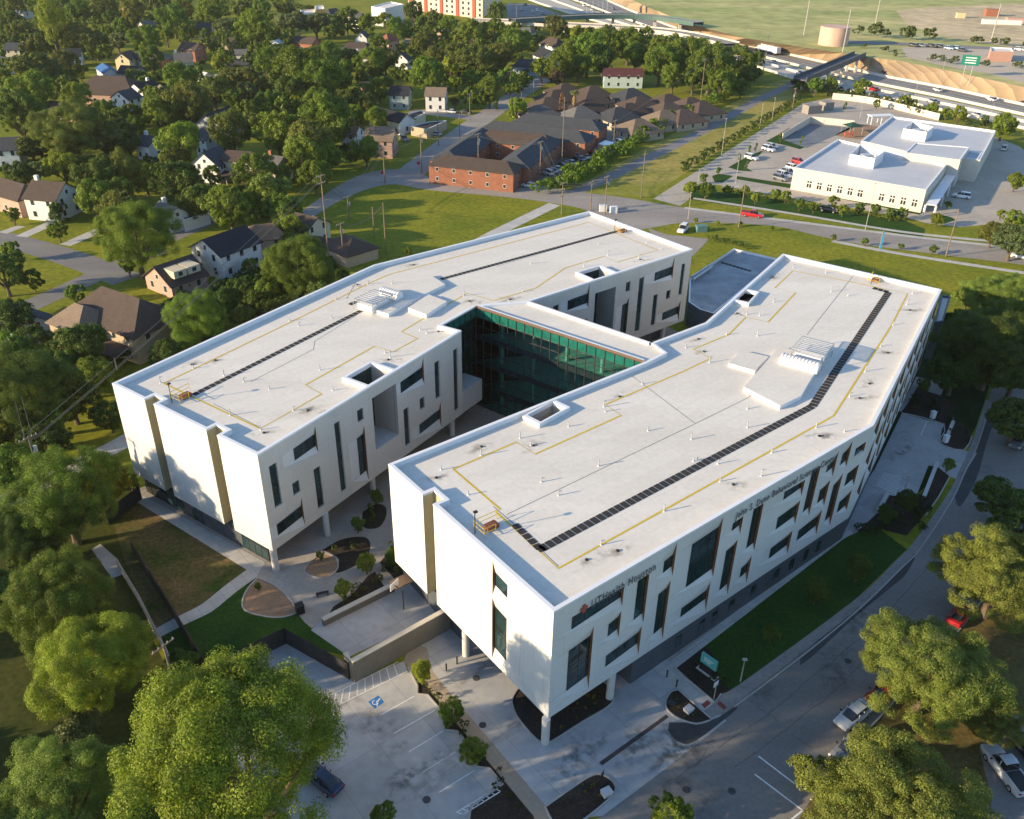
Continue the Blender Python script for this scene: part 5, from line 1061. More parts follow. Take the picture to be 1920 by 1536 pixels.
def hip_gable(mb, L, w, eave, ridge, hip, over=.45):
    """roof: ridge along x; hip in metres pulled in at both ends (0 = gable)"""
    hw, hl = w/2+over, L/2+over; t = .18; a = hl-hip
    e0 = eave-over*(ridge-eave)/(w/2)
    P = [(-hl, -hw, e0), (hl, -hw, e0), (hl, hw, e0), (-hl, hw, e0), (-a, 0, ridge), (a, 0, ridge)]
    mb.face([P[0], P[1], P[5], P[4]]); mb.face([P[2], P[3], P[4], P[5]])
    if hip > 0: mb.face([P[1], P[2], P[5]]); mb.face([P[3], P[0], P[4]])
    for a_, b_ in ((0, 1), (1, 2), (2, 3), (3, 0)):
        if hip <= 0 and (a_, b_) in ((1, 2), (3, 0)): continue
        A_, B_ = P[a_], P[b_]; mb.face([(A_[0], A_[1], A_[2]-t), (B_[0], B_[1], B_[2]-t), B_, A_])
    if hip <= 0:
        for s, (i, j, k) in ((1, (1, 2, 5)), (-1, (3, 0, 4))):
            for u, v in ((i, k), (k, j)):
                U, V = P[u], P[v]; mb.face([(U[0], U[1], U[2]-t), (V[0], V[1], V[2]-t), V, U])
def win(parent, c, n, w, h, col=None):
    """one window: white frame, dark pane"""
    n = Vector(n).normalized(); t = Vector((-n.y, n.x, 0)); c = Vector(c)
    q = lambda W_, H_, o: [c+n*o+t*a*W_/2+Vector((0, 0, b*H_/2)) for a, b in ((-1, -1), (1, -1), (1, 1), (-1, 1))]
    f = MB().face(q(w+.15, h+.15, .03)).build('window', M_trim, parent)
    mb = MB().face(q(w, h, .05)); mb.build('pane', M_hglass, f)
def house(r0, r1, w, eave, ridge, wall, roof, label, hip=0, wins=2, chimney=None, porch=None, name='house', cat='house', ext=.0, over=.45, dormer=0, group=None, short=None):
    """a house given by the two photo pixels where its ridge ends"""
    p, q = G(*r0, ridge), G(*r1, ridge); d = q-p; L = d.length+2*hip+ext; rz = math.atan2(d.y, d.x); c = (p+q)/2
    o = empty(name, (c.x, c.y, 0), rz, label, cat, group)
    wb = MB(); hl, hw = L/2, w/2
    for a, b in (((-hl, -hw), (hl, -hw)), ((hl, -hw), (hl, hw)), ((hl, hw), (-hl, hw)), ((-hl, hw), (-hl, -hw))): wb.face([(*a, 0), (*b, 0), (*b, eave), (*a, eave)])
    if hip <= 0:
        for s in (1, -1): wb.face([(s*hl, -hw*s, eave), (s*hl, hw*s, eave), (s*hl, 0, ridge-.15)])
    x = wb.build('wall', M_hwall, o); x.color = (*WALLC[wall], 1)
    rb = MB(); hip_gable(rb, L, w, eave, ridge, hip+over if hip > 0 else 0, over); rf = rb.build('roof', M_hroof, o); rf.color = (*ROOFC[roof], 1)
    if chimney is not None:
        cb = MB().box((chimney*hl, .3, ridge+.2), (.9, .8, 1.8)); ch = cb.build('chimney', M_hwall, rf); ch.color = (*WALLC['white' if wall == 'white' else 'brick'], 1)
    if wins:
        fl = 2 if eave > 4.6 else 1; n = max(2, int(L/3.4))
        for f in range(fl):
            z = 1.6+f*2.9
            for k in range(n):
                xx = -hl+(k+.5)*L/n
                for s in (1, -1): win(o, (xx, s*hw, z), (0, s, 0), .95, 1.35)
            for k in range(max(1, int(w/4))):
                yy = -hw+(k+.5)*w/max(1, int(w/4))
                for s in (1, -1): win(o, (s*hl, yy, z), (s, 0, 0), .95, 1.35)
        if hip <= 0 and ridge-eave > 2.2:
            for s in (1, -1): win(o, (s*hl, 0, eave+.7), (s, 0, 0), .8, .9)
    for k in range(dormer):
        xx = (k-(dormer-1)/2)*L/(dormer+.6); zz = eave+(ridge-eave)*.45
        db = MB().box((xx, -hw*.55, zz+.3), (2.9, hw*.9, 1.5)); dm = db.build('dormer', M_hwall, o); dm.color = (*WALLC['cream'], 1)
        win(dm, (xx, -hw, zz+.35), (0, -1, 0), 1.0, .9)
    if porch:
        side, pd = porch; pb = MB(); s = side
        pb.face([(-hl*.85, s*hw, 3.1), (hl*.85, s*hw, 3.1), (hl*.85, s*(hw+pd), 2.5), (-hl*.85, s*(hw+pd), 2.5)]); pr = pb.build('porch_roof', M_hroof, o); pr.color = (*ROOFC[roof], 1)
        for k in range(4):
            MB().box((-hl*.8+k*hl*1.6/3, s*(hw+pd-.2), 1.25), (.16, .16, 2.5)).build('porch_post', M_trim, o)
    HOUSES.append((o, (r0[0]+r1[0])/2, (r0[1]+r1[1])/2, short or ' '.join(label.split()[:4])))
    return o
def block(corners, h, wall, label, name='building', cat='building', roofm=None, z=None, short=None, wallm=None, par=.5, group=None):
    """flat-roofed block given by its roof corners in photo pixels at height h"""
    q = [G(*c, h) for c in corners]; c = sum(q, Vector())/len(q); pts = [(a.x-c.x, a.y-c.y) for a in q]
    if area(pts) < 0: pts = pts[::-1]
    o = empty(name, (c.x, c.y, 0), 0, label, cat, group)
    x = MB().prism(pts, 0, h, 0, False).build('wall', wallm or M_hwall, o); x.color = (*WALLC[wall], 1)
    i = inset(pts, .35); mb = MB()
    mb.poly(i, h-par)
    for k in range(len(pts)):
        a, b, c2, d = pts[k], pts[(k+1) % len(pts)], i[(k+1) % len(pts)], i[k]
        mb.face([(*a, h), (*b, h), (*c2, h), (*d, h)], 1); mb.face([(*d, h-par), (*d, h), (*c2, h), (*c2, h-par)], 1)
    mb.build('roof', [roofm or M_roof, M_cope], o)
    HOUSES.append((o, sum(c[0] for c in corners)/len(corners), sum(c[1] for c in corners)/len(corners), short or ' '.join(label.split()[:4])))
    return o, pts
H = house
H((383, 447.5), (455, 422.5), 9.5, 5.6, 8.2, 'white', 'black', 'white two storey house with a plain black gabled roof behind the bungalow', wins=2, ext=.5, short='black-roofed white house')
H((62, 337), (120, 342), 9.5, 5.6, 8.6, 'white', 'brown', 'white colonial house with brown gabled roof and white chimney facing the curved street', chimney=-.8, short='white colonial house')
H((290, 499), (357, 477), 9, 3.0, 6.0, 'pink', 'brown', 'pinkish brick bungalow with brown roof and two cream dormers beside the black-roofed white house', dormer=2, short='brick dormer bungalow')
H((478, 421), (512, 418), 8.5, 5.2, 7.2, 'peach', 'rust', 'peach stucco house with a rust hipped roof behind the black-roofed house', hip=2, wins=1, short='peach stucco house')
H((556, 398), (594, 407), 8, 4.8, 7.0, 'cream', 'brown', 'cream house with a brown roof beside the tall leaning pole', wins=1, short='cream pole-side house')
H((646, 440), (660, 446), 8.5, 2.9, 5.0, 'tan', 'brown', 'small tan garage with a brown hipped roof beside the green field', hip=3.6, wins=0, short='tan garage')
H((575, 440), (640, 452), 4.5, 2.6, 3.4, 'cream', 'brown', 'low cream shed with brown roof joined beside the tan garage', wins=1, short='low cream shed')
h = H((190, 536), (262, 560), 11, 5.6, 9.6, 'tan', 'brown', 'large tan house with steep brown hipped roofs and a rear porch', hip=4, porch=(-1, 3.5), short='large tan house')
p = G(160, 560, 8); 
for rz_, dx, dy in ((0, -4.5, -5.5),):
    wb = MB()
    for a, b in (((-4, -4), (4, -4)), ((4, -4), (4, 4)), ((4, 4), (-4, 4)), ((-4, 4), (-4, -4))): wb.face([(a[0]+dx, a[1]+dy, 0), (b[0]+dx, b[1]+dy, 0), (b[0]+dx, b[1]+dy, 5.6), (a[0]+dx, a[1]+dy, 5.6)])
    x = wb.build('wing_wall', M_hwall, h); x.color = (*WALLC['tan'], 1)
    rb = MB(); hip_gable(rb, 8, 8, 5.6, 8.2, 3.2); rb.v = [(a+dx, b+dy, c_) for a, b, c_ in rb.v]; x = rb.build('wing_roof', M_hroof, h); x.color = (*ROOFC['tan'], 1)
H((45, 575), (66, 592), 7, 3.2, 5.6, 'blue', 'slate', 'small slate roofed house almost hidden in trees beside the large tan house', wins=1, short='slate-roofed cottage')
H((2, 333), (46, 345), 9, 4.6, 7.0, 'pink', 'brown', 'pink brick house with brown hipped roof beside the white colonial house', hip=3, short='pink brick house')
H((-8, 258), (34, 256), 10, 5.6, 8.0, 'white', 'slate', 'white house with slate gabled roof and upstairs windows behind the pink brick house', short='white slate-gabled house')
H((300, 377), (330, 388), 8, 3.4, 6.0, 'white', 'grey', 'white cottage with a pale grey roof beside the long white garage', chimney=-.6, short='pale grey-roofed cottage')
block([(341, 405), (391, 391), (392, 398), (343, 413)], 3, 'white', 'long low white garage with flat black roof on the asphalt drive', 'garage', 'garage', MATS['dark_walkway_rubber'], short='long white garage', par=.1)
H((378, 366), (396, 362), 6, 3.4, 5.8, 'white', 'slate', 'little white gabled cottage with slate roof behind the long garage', wins=1, short='little gabled cottage')
H((388, 282), (402, 276), 8, 5.4, 8.6, 'white', 'slate', 'white gabled house with steep dark slate roof beside the cream terraced house', short='steep slate-roofed house', ext=4)
h = H((426, 281), (472, 284), 7, 6.2, 8.0, 'cream', 'brown', 'cream house stepping down in three tiers with brown roofs and a glazed sunroom', hip=1.5, porch=(-1, 4), short='cream terraced house')
H((505, 290), (530, 293), 8, 5.2, 7.2, 'cream', 'grey', 'cream two storey house with a grey roof behind the bright round trees', chimney=-.9, short='grey-roofed cream house')
H((268, 252), (292, 256), 7, 4.6, 6.6, 'white', 'slate', 'white house with a row of small windows behind the tall bright tree', chimney=-.6, short='row-windowed white house')
H((178, 141), (234, 143), 16, 4.0, 9.0, 'pink', 'brown', 'very large brown hipped roof house with pink brick walls', hip=6, wins=1, short='huge brown-roofed house')
H((221, 171), (246, 165), 8, 5.6, 8.0, 'white', 'slate', 'white gabled house with slate roof below the huge brown roof', short='white gabled house')
H((251, 156), (284, 150), 8, 5.4, 7.6, 'white', 'black', 'white house with black roof and round chimney beside the huge brown roof', chimney=.6, short='black-roofed white villa')
H((300, 158), (306, 165), 5, 5.4, 7.4, 'cream', 'tan', 'narrow cream turreted house beside the black-roofed villa', hip=1.6, wins=1, short='cream turreted house')
H((92, 188), (150, 195), 9, 3.0, 5.6, 'tan', 'brown', 'low tan house with dark brown hipped roof under the big olive oaks', hip=3, wins=1, short='low tan house')
H((115, 91), (150, 90), 8.5, 5.0, 7.6, 'white', 'black', 'white gable ended house with a black roof beside pink fence', short='white gable-ended house')
H((226, 99), (245, 94), 7, 5.6, 8.0, 'yellow', 'brown', 'pale yellow two storey house with brown gabled roof', short='pale yellow house')
H((252, 100), (262, 99), 7, 5.0, 7.0, 'grey', 'slate', 'grey house tucked behind the pale yellow house', wins=1, short='grey tucked house')
H((278, 95), (306, 98), 9, 3.6, 6.2, 'brick', 'grey', 'brick house with a wide grey roof beside the pale yellow house', hip=2, chimney=-.9, wins=1, short='wide grey-roofed house')
H((192, 118), (206, 128), 6, 3.0, 4.6, 'white', 'blue', 'small shed roof covered with a bright blue tarpaulin', wins=0, short='blue tarpaulin roof', name='shed', cat='shed')
H((228, 122), (262, 124), 8, 3.2, 5.6, 'grey', 'black', 'dark roofed house between the blue tarpaulin and the huge brown roof', wins=1, short='dark-roofed house')
H((12, 80), (40, 80), 9, 5.4, 7.6, 'cream', 'slate', 'cream house with slate roof by a dark teal porch', short='cream slate-roofed house')
H((-6, 104), (16, 108), 9, 4.4, 6.6, 'white', 'slate', 'white house with slate roof below the cream slate-roofed house', short='white edge house')
H((343, 78), (373, 80), 9, 5.0, 7.8, 'brick', 'brown', 'brick house with dark brown gabled roof and white gable end', short='brown-gabled brick house')
H((326, 99), (358, 98), 10, 3.6, 6.8, 'white', 'grey', 'house with a broad grey roof and white gable trim below the brick gable', chimney=-.8, short='broad grey-roofed house')
H((370, 42), (396, 42), 9, 4.0, 7.4, 'grey', 'slate', 'house with a big bluish slate roof near the street wires', wins=1, short='bluish slate-roofed house')
H((385, 67), (440, 70), 8, 3.4, 5.4, 'tan', 'brown', 'long low tan house with brown roof under the pale oak', wins=1, short='long low tan house')
H((433, 92), (462, 92), 7, 4.6, 6.2, 'white', 'grey', 'white house with small grey roof among yellow shrubs', short='white shrub-side house')
H((440, 112), (468, 118), 8, 3.0, 5.4, 'grey', 'black', 'black hipped roof among trees behind the white shrub-side house', hip=2.5, wins=0, short='black hipped roof')
H((404, 140), (424, 139), 6, 3.4, 3.9, 'pink', 'white', 'low pale pink flat building beside a round white shed', wins=0, short='pale pink building')
H((374, 133), (388, 136), 5, 3.2, 4.6, 'white', 'white', 'round topped white shed beside the pale pink building', wins=0, short='round white shed', name='shed', cat='shed')
H((385, 215), (428, 198), 10, 4.2, 7.6, 'grey', 'black', 'house with a broad blue-black roof behind the grey oak', wins=1, short='blue-black-roofed house')
H((380, 240), (400, 243), 8, 5.2, 7.4, 'blue', 'slate', 'pale blue house with white trim glimpsed between the trees', short='pale blue house')
H((555, 67), (592, 70), 8, 4.2, 6.6, 'brick', 'brown', 'red brick house with a brown roof beside the tall mid green trees', chimney=-.7, wins=1, short='red brick house')
H((513, 76), (522, 73), 6, 4.2, 5.6, 'blue', 'white', 'small light blue house beside the red brick house', wins=1, short='light blue house')
H((263, 40), (284, 38), 7, 3.6, 5.8, 'cream', 'grey', 'cream house with pale grey roof near the far street', wins=1, short='far cream house')
H((33, 18), (52, 20), 7, 3.4, 4.4, 'white', 'white', 'white roofed building in the far trees', wins=0, short='white roofed building')
H((40, 62), (50, 63), 6, 3.2, 5.2, 'cream', 'black', 'tiny cream house with black roof in the far olive trees', wins=0, short='tiny cream house')
H((120, 43), (128, 46), 6, 3.8, 5.2, 'blue', 'grey', 'pale blue gable between the far trees', wins=0, short='far blue gable')
H((132, 80), (143, 80), 6, 4, 6, 'cream', 'tan', 'cream gable behind the white gable-ended house', wins=1, short='cream rear gable')
H((228, 4), (250, 3), 8, 4, 5, 'salmon', 'white', 'salmon building in the farthest trees', wins=0, short='far salmon building')
H((445, 3), (456, 3), 8, 7, 8, 'salmon', 'tan', 'tall salmon building at the far end of the trees', wins=0, short='tall salmon building')
H((615, 17), (630, 15), 8, 5, 8, 'white', 'slate', 'white house with slate hipped roof nearest the orange shop', hip=2, wins=1, short='slate hip house')
H((655, 17), (668, 19), 8, 5, 8, 'cream', 'slate', 'cream slate roofed house beside the white warehouse', hip=2, wins=1, short='cream warehouse-side house')
H((672, 23), (680, 25), 8, 5.5, 8.5, 'white', 'slate', 'white twin slate roofed house just before the white warehouse', hip=2, wins=1, short='twin slate house')
block([(563, 19), (590, 17), (592, 24), (566, 26)], 5, 'white', 'long white flat roofed shop far along the street', short='white flat shop')
block([(590, 11), (606, 10), (608, 17), (592, 18)], 7, 'orange', 'bright orange flat roofed shop far along the street', short='orange shop')
H((676, 60), (682, 57), 6, 4.6, 7.4, 'white', 'slate', 'steep white gable front house by the far lane', wins=1, short='steep white gable')
H((725, 63), (731, 62), 6, 7.0, 9.8, 'salmon', 'red', 'salmon tower house with a red pyramid roof', hip=2.4, wins=1, short='salmon tower house')
H((655, 78), (684, 79), 8, 3.6, 5.6, 'white', 'brown', 'white bungalow with a brown hipped roof beside the salmon tower', hip=2, wins=1, short='white bungalow')
H((641, 89), (664, 91), 9, 4.6, 7.4, 'pink', 'slate', 'pinkish house with dark slate gable beside the grey roof', wins=1, short='dark slate house')
H((673, 91), (700, 92), 9, 4.2, 7.4, 'white', 'grey', 'white house with a plain grey roof beside the dark slate house', wins=1, short='plain grey-roofed house')
H((763, 72), (775, 73), 7, 5.2, 6.6, 'cream', 'tan', 'cream two storey house behind the salmon tower', wins=1, short='cream two-storey house')
H((752, 101), (760, 98), 6, 4.2, 6.6, 'white', 'slate', 'white gable front cottage by the dark lane', wins=1, short='gable front cottage')
H((815, 93), (836, 95), 7, 4.0, 5.6, 'pink', 'brown', 'pink house glimpsed under olive trees', wins=1, short='glimpsed pink house')
H((822, 48), (840, 50), 7, 4.6, 6.4, 'pink', 'tan', 'pale pink house behind the tall narrow tree', wins=1, short='pale pink far house')
H((676, 153), (692, 152), 9, 4.4, 7.0, 'brick', 'brown', 'brick house with arched porch behind the bright tree', wins=1, short='arched brick house')
H((733, 160), (768, 161), 8, 5.6, 8.0, 'teal', 'black', 'teal two storey house with black roof and brick doorway', short='teal house')
H((800, 163), (836, 164), 8, 5.8, 8.0, 'white', 'tan', 'white two storey house with tan roof beside the teal house', short='tan-roofed white house')
H((708, 201), (758, 212), 7, 4.4, 6.6, 'white', 'black', 'white house with black gabled roof by the carports', ext=2, wins=1, short='carport-side white house')
block([(764, 214), (790, 207), (798, 212), (775, 222)], 3, 'cream', 'cream flat roofed carport beside the white house', 'carport', 'carport', MATS['dark_walkway_rubber'], short='cream carport', par=.1)
block([(770, 237), (805, 228), (838, 226), (800, 243)], 3, 'tan', 'dark flat roofed carport closest to the side street', 'carport', 'carport', MATS['dark_walkway_rubber'], short='dark carport', par=.1)
H((690, 236), (737, 237.5), 9.5, 5.6, 8.6, 'pink', 'tan', 'brick two storey corner house with tan gabled roof behind the bright round tree', short='brick corner house', ext=.6)
H((647, 234), (672, 236), 8, 4.8, 7.0, 'white', 'rust', 'white house with a rust brown roof beside the brick corner house', short='rust-roofed white house')
H((978, 51), (994, 52), 8, 4.0, 6.2, 'white', 'grey', 'white house with grey roof just below the freeway ramp', hip=2, wins=1, short='ramp-side white house')
H((1030, 69), (1046, 72), 8, 5.2, 8.2, 'white', 'brown', 'white house with a dark brown hipped roof among the far trees', hip=3, wins=1, short='far brown hip house')
H((1016, 88), (1032, 94), 9, 4.4, 7.4, 'white', 'black', 'white trimmed house with black roof below the brown hipped house', wins=1, short='far black-roofed house')
H((975, 110), (1008, 112), 9, 3.8, 6.2, 'blue', 'slate', 'light blue walled house with slate roof behind the small yellow tree', hip=2, wins=1, short='light blue slate house')
H((1132, 127), (1204, 128), 9, 5.2, 7.4, 'mint', 'maroon', 'long mint painted house with a rusty maroon roof', wins=1, short='long mint house')
# the hip-roofed duplexes: one made, the rest copied
H((1055, 155), (1066, 154), 12, 2.9, 6.2, 'tan', 'brown', 'hip', hip=5.2, wins=1, name='duplex', cat='house', group='hip roofed duplexes', short='hipped duplexes')
dup0, dupl = HOUSES.pop()[0], []
spots = [(1060, 156, 'brown'), (1043, 168, 'brown'), (1028, 182, 'brown'), (1012, 196, 'grey'), (1112, 160, 'brown'), (1108, 172, 'brown'), (1104, 186, 'brown'), (1088, 199, 'grey'), (1183, 165, 'slate'), (1200, 180, 'brown'), (1180, 193, 'brown'), (1160, 201, 'slate'), (1253, 176, 'brown'), (1252, 190, 'brown'), (1198, 222, 'tan'), (1245, 206, 'tan'), (1295, 182, 'brown'), (1282, 204, 'brown'), (1318, 190, 'brown')]
ords = ['first', 'second', 'third', 'fourth']
for k, (x, y, rc) in enumerate(spots):
    o = dup0 if k == 0 else copy_tree(dup0); p = G(x, y, 6.2); o.location = (p.x, p.y, 0)
    for c in o.children:
        if c.name.startswith('roof'): f_ = random.uniform(.8, 1.2); c.color = (*[v*f_ for v in ROOFC[rc]], 1)
    HOUSES.append((o, x, y, 'hipped duplexes')); dupl.append((o, x, y, rc))
for k, t in enumerate(['brown duplex farthest up the first column, behind the palm', 'second brown duplex of the first column, left of the palm', 'third brown duplex of the first column, beside the dead vine pole', 'grey duplex nearest the brick apartments in the first column', 'brown duplex farthest back in the middle column', 'second brown duplex down the middle column', 'third brown duplex down the middle column', 'grey duplex nearest the brick apartments in the middle column', 'slate duplex directly below the long mint house', 'brown duplex just below the slate one near the mint house', 'brown duplex between two slate and brown ones in the third column', 'slate duplex with tan walls above the blue parked van', 'brown duplex by the wood edge beside the tall pole', 'second brown duplex by the wood edge near the greenway', 'tan roofed duplex nearest the car court', 'tan roofed duplex closest to the greenway hedge', 'brown duplex farthest but one along the greenway hedge', 'brown duplex behind the tan roofed one nearest the greenway hedge', 'last brown duplex at the far corner by the greenway hedge']):
    dupl[k][0]['label'] = 'hip roofed ' + t.replace('left of the palm', 'beside the palm')
# red brick apartments: hipped wings round a court
M_brick = mat('red_orange_brick', (0.26, 0.108, 0.066), 0.85, 0.14, 0.8, fine=(4, 0.15))
apt = empty('apartment_house', (0, 0, 0), 0, 'red brick two storey apartments with brown and slate roofs around a courtyard', 'apartment building')
def aptwing(c0, c1, w, eave, ridge, rc, hip=3.0):
    p, q = G(*c0, ridge), G(*c1, ridge); d = q-p; L = d.length+2*hip; rz = math.atan2(d.y, d.x); c = (p+q)/2; ca, sa = math.cos(rz), math.sin(rz)
    T = lambda v: (c.x+v[0]*ca-v[1]*sa, c.y+v[0]*sa+v[1]*ca, v[2]); hl, hw = L/2, w/2
    wb = MB()
    for a, b in (((-hl, -hw), (hl, -hw)), ((hl, -hw), (hl, hw)), ((hl, hw), (-hl, hw)), ((-hl, hw), (-hl, -hw))): wb.face([T((*a, 0)), T((*b, 0)), T((*b, eave)), T((*a, eave))])
    wb.build('wall', M_brick, apt)
    rb = MB(); hip_gable(rb, L, w, eave, ridge, hip+.4, .4); rb.v = [T(v) for v in rb.v]; rf = rb.build('roof', M_hroof, apt); rf.color = (*ROOFC[rc], 1)
    n = int(L/4.2)
    for k in range(n):
        for s in (1, -1):
            for z in (1.5, 4.2):
                b = T((-hl+(k+.5)*L/n, s*hw, z)); win(apt, b, (-s*sa, s*ca, 0), .8, .95)
    for z in (1.5, 4.2):
        for s in (1, -1): win(apt, T((s*hl, 0, z)), (s*ca, s*sa, 0), 1.1, 1.2)
aptwing((838, 290), (950, 302), 9.5, 5.3, 7.20, 'brown', 3.6); aptwing((842, 282), (905, 240), 9.5, 5.3, 7.50, 'slate'); aptwing((968, 292), (1022, 252), 9.5, 5.3, 7.35, 'slate'); aptwing((918, 243), (1022, 252), 9.5, 5.3, 7.70, 'brown', 3)
HOUSES.append((apt, 900, 290, 'brick apartments'))
apt2 = apt; apt = empty('apartment_house', (0, 0, 0), 0, 'long red brick apartment block with a straight slate roof behind the courtyard block', 'apartment building')
aptwing((928, 226), (1085, 244), 10, 5.3, 7.60, 'slate', 4); HOUSES.append((apt, 1000, 235, 'long brick block'))
apt = empty('apartment_house', (0, 0, 0), 0, 'farthest red brick apartment block with black roof behind the round tree', 'apartment building')
aptwing((992, 212), (1110, 224), 10, 5.3, 7.40, 'slate', 4); HOUSES.append((apt, 1050, 217, 'rear brick block'))
block([(1121, 270), (1135, 263), (1152, 267), (1142, 275)], 3.2, 'tan', 'small tan shed with flat roof in the apartment parking court', 'shed', 'shed', MATS['asphalt_shingle_roof'], short='parking court shed', par=.1)
# the big far apartments and the warehouse
def stacked(p0, p1, depth, h, label, cols):
    a, b = G(*p0), G(*p1); e = (b-a); L = e.length; rz = math.atan2(e.y, e.x); o = empty('apartment_block', (a.x, a.y, 0), rz, label, 'apartment building')
    x = MB().prism([(0, 0), (L, 0), (L, depth), (0, depth)], 0, h).build('wall', M_hwall, o); x.color = (.62, .54, .44, 1)
    n = 14
    for k in range(n):
        u = (k+.5)*L/n
        if k % 3 == 0:
            y = MB().box((u, -.25, h/2), (L/n*.55, .5, h), 0).build('facade_stripe', M_hwall, o); y.color = (.42, .09, .05, 1)
        else:
            for f in range(6): win(o, (u, 0, 2+f*3.1), (0, -1, 0), 1.8, 1.7)
    HOUSES.append((o, (p0[0]+p1[0])/2, (p0[1]+p1[1])/2, 'striped apartment block'))
stacked((766, 18), (905, 36), 18, 20, 'tall pale apartment block with dark red stripes near the freeway', 14)
o, pts = block([(696, 12), (722, 16), (757, 8), (732, 3)], 10, 'white', 'big white warehouse with stepped white roof', 'warehouse', 'warehouse', short='white warehouse')
# flat-roofed school-like building in the sunny lot
M_buff = mat('buff_block_wall', (0.57, 0.53, 0.46), 0.8, 0.06, 0.6, fine=(3, 0.05)); M_lroof = mat('pale_blue_grey_roof', (0.47, 0.48, 0.50), 0.6, 0.06, 0.12, fine=(0.8, 0.05))
M_dbrick = mat('dark_red_brick', (0.16, 0.065, 0.045), 0.85, 0.15, 1.2)
LBH = 6.2
cl = empty('clinic', (0, 0, 0), 0, 'low buff clinic with pale flat roofs, rooftop units and a covered entrance walk', 'building')
def clinic_part(px, h, wallm=M_buff, par=.6):
    q = [G(*c, h) for c in px]; pts = [(a.x, a.y) for a in q]
    if area(pts) < 0: pts = pts[::-1]
    MB().prism(pts, 0, h, 0, False).build('wall', wallm, cl); i = inset(pts, .4); mb = MB(); mb.poly(i, h-par)
    for k in range(len(pts)):
        a, b, c2, d = pts[k], pts[(k+1) % len(pts)], i[(k+1) % len(pts)], i[k]
        mb.face([(*a, h+.02), (*b, h+.02), (*c2, h+.02), (*d, h+.02)], 1); mb.face([(*d, h-par), (*d, h+.02), (*c2, h+.02), (*c2, h-par)], 1)
    mb.build('roof', [M_lroof, M_cope], cl); return pts
clinic_part([(1489, 314), (1737, 356), (1775, 309), (1571, 261)], LBH)
clinic_part([(1615, 264), (1672, 218), (1868, 245), (1838, 300), (1700, 284)], LBH+.3)
clinic_part([(1697, 286), (1801, 300), (1818, 276), (1716, 268)], LBH+1.6, M_buff, .15)
clinic_part([(1803, 295), (1833, 300), (1842, 286), (1815, 281)], LBH+.2, M_dbrick)
def unit(px, z):
    q = [G(*c, z+3) for c in px]; pts = [(a.x, a.y) for a in q]
    if area(pts) < 0: pts = pts[::-1]
    i = inset(pts, .25); mb = MB()
    for k in range(4):
        a, b, c2, d = pts[k], pts[(k+1) % 4], i[(k+1) % 4], i[k]
        mb.face([(*a, z), (*b, z), (*b, z+3), (*a, z+3)]); mb.face([(*a, z+3), (*b, z+3), (*c2, z+3), (*d, z+3)]); mb.face([(*d, z), (*d, z+3), (*c2, z+3), (*c2, z)])
    c = sum((Vector(x) for x in pts), Vector((0, 0)))/4; mb.box((c.x, c.y, z+1.2), (3.2, 2.6, 2.3), R(20), 1)
    o = mb.build('rooftop_unit', [M_cope, M_galv], cl)
unit([(1594, 289), (1641, 297), (1658, 284), (1612, 271)], LBH-.6); unit([(1694, 241), (1738, 248), (1751, 238), (1711, 228)], LBH-.3)
a, b = G(1489, 346), G(1733, 387)
for x in (1519, 1538, 1557, 1576.5, 1596, 1615, 1655, 1675, 1696, 1717):
    p0, p1 = G(1489, 314, LBH), G(1737, 356, LBH); u, z = onwall(x, 336+(x-1519)*.178, p0, p1); e = (p1-p0).normalized(); n = Vector((e.y, -e.x, 0))
    if n.y > 0: n = -n
    c = p0+e*u; 
    for du in (-.36, .36):
        for z_, hh in ((1.9, 1.1), (2.95, .55)): win(cl, (c.x+e.x*du, c.y+e.y*du, z_), n, .55, hh)
mb = MB(); wk = [(1736, 383), (1756, 385), (1804, 312), (1788, 305)]; q = [G(*c, 3.3) for c in wk]; mb.prism([(p.x, p.y) for p in q], 3.1, 3.3, 0, True, 0, True)
cw_ = mb.build('canopy', M_cope, cl)
for t in (0, .25, .5, .75):
    for k in (0, 1):
        p = q[0].lerp(q[3], t) if k == 0 else q[1].lerp(q[2], t); MB().box((p.x, p.y, 1.55), (.4, .4, 3.1)).build('canopy_post', M_cope, cl)
HOUSES.append((cl, 1680, 300, 'buff clinic'))
# service roof between the wings, annex behind
sv = empty('service_building', (0, 0, 0), 0, 'single storey service building with grey roof behind the two wings', 'building')
q = [G(*c, 5) for c in [(1291, 566), (1293, 522), (1376, 466), (1462, 486), (1338, 588), (1312, 580)]]; pts = [(p.x, p.y) for p in q]
MB().prism(pts, 0, 5, 0, False).build('wall', M_base, sv); i = inset(pts if area(pts) > 0 else pts[::-1], .3); mb = MB(); mb.poly(i, 4.6); pp = pts if area(pts) > 0 else pts[::-1]
for k in range(len(pp)):
    a, b, c2, d = pp[k], pp[(k+1) % len(pp)], i[(k+1) % len(pp)], i[k]; mb.face([(*a, 5), (*b, 5), (*c2, 5), (*d, 5)], 1); mb.face([(*d, 4.6), (*d, 5), (*c2, 5), (*c2, 4.6)], 1)
mb.build('roof', [mat('grey_service_roof', (0.30, 0.31, 0.32), 0.7, 0.25, 0.25), M_cope], sv)
a, b = G(1352, 492, 4.6), G(1412, 510, 4.6); pm = pads([(1352, 494), (1412, 512)]); 
mb = MB(); L = (b-a).length
for k in range(int(L/.9)): p = a.lerp(b, (k+.5)*.9/L); mb.box((p.x, p.y, 4.63), (.75, .8, .03), math.atan2((b-a).y, (b-a).x))
mb.build('walkway_pad', M_pad, sv)
mb = MB()
for (x0, y0, x1, y1) in ((1296, 520, 1375, 470), (1300, 524, 1335, 500)): mb.tube(G(x0, y0, 5.3), G(x1, y1, 5.3), .25, n=8)
mb.build('roof_duct', M_galv, sv)
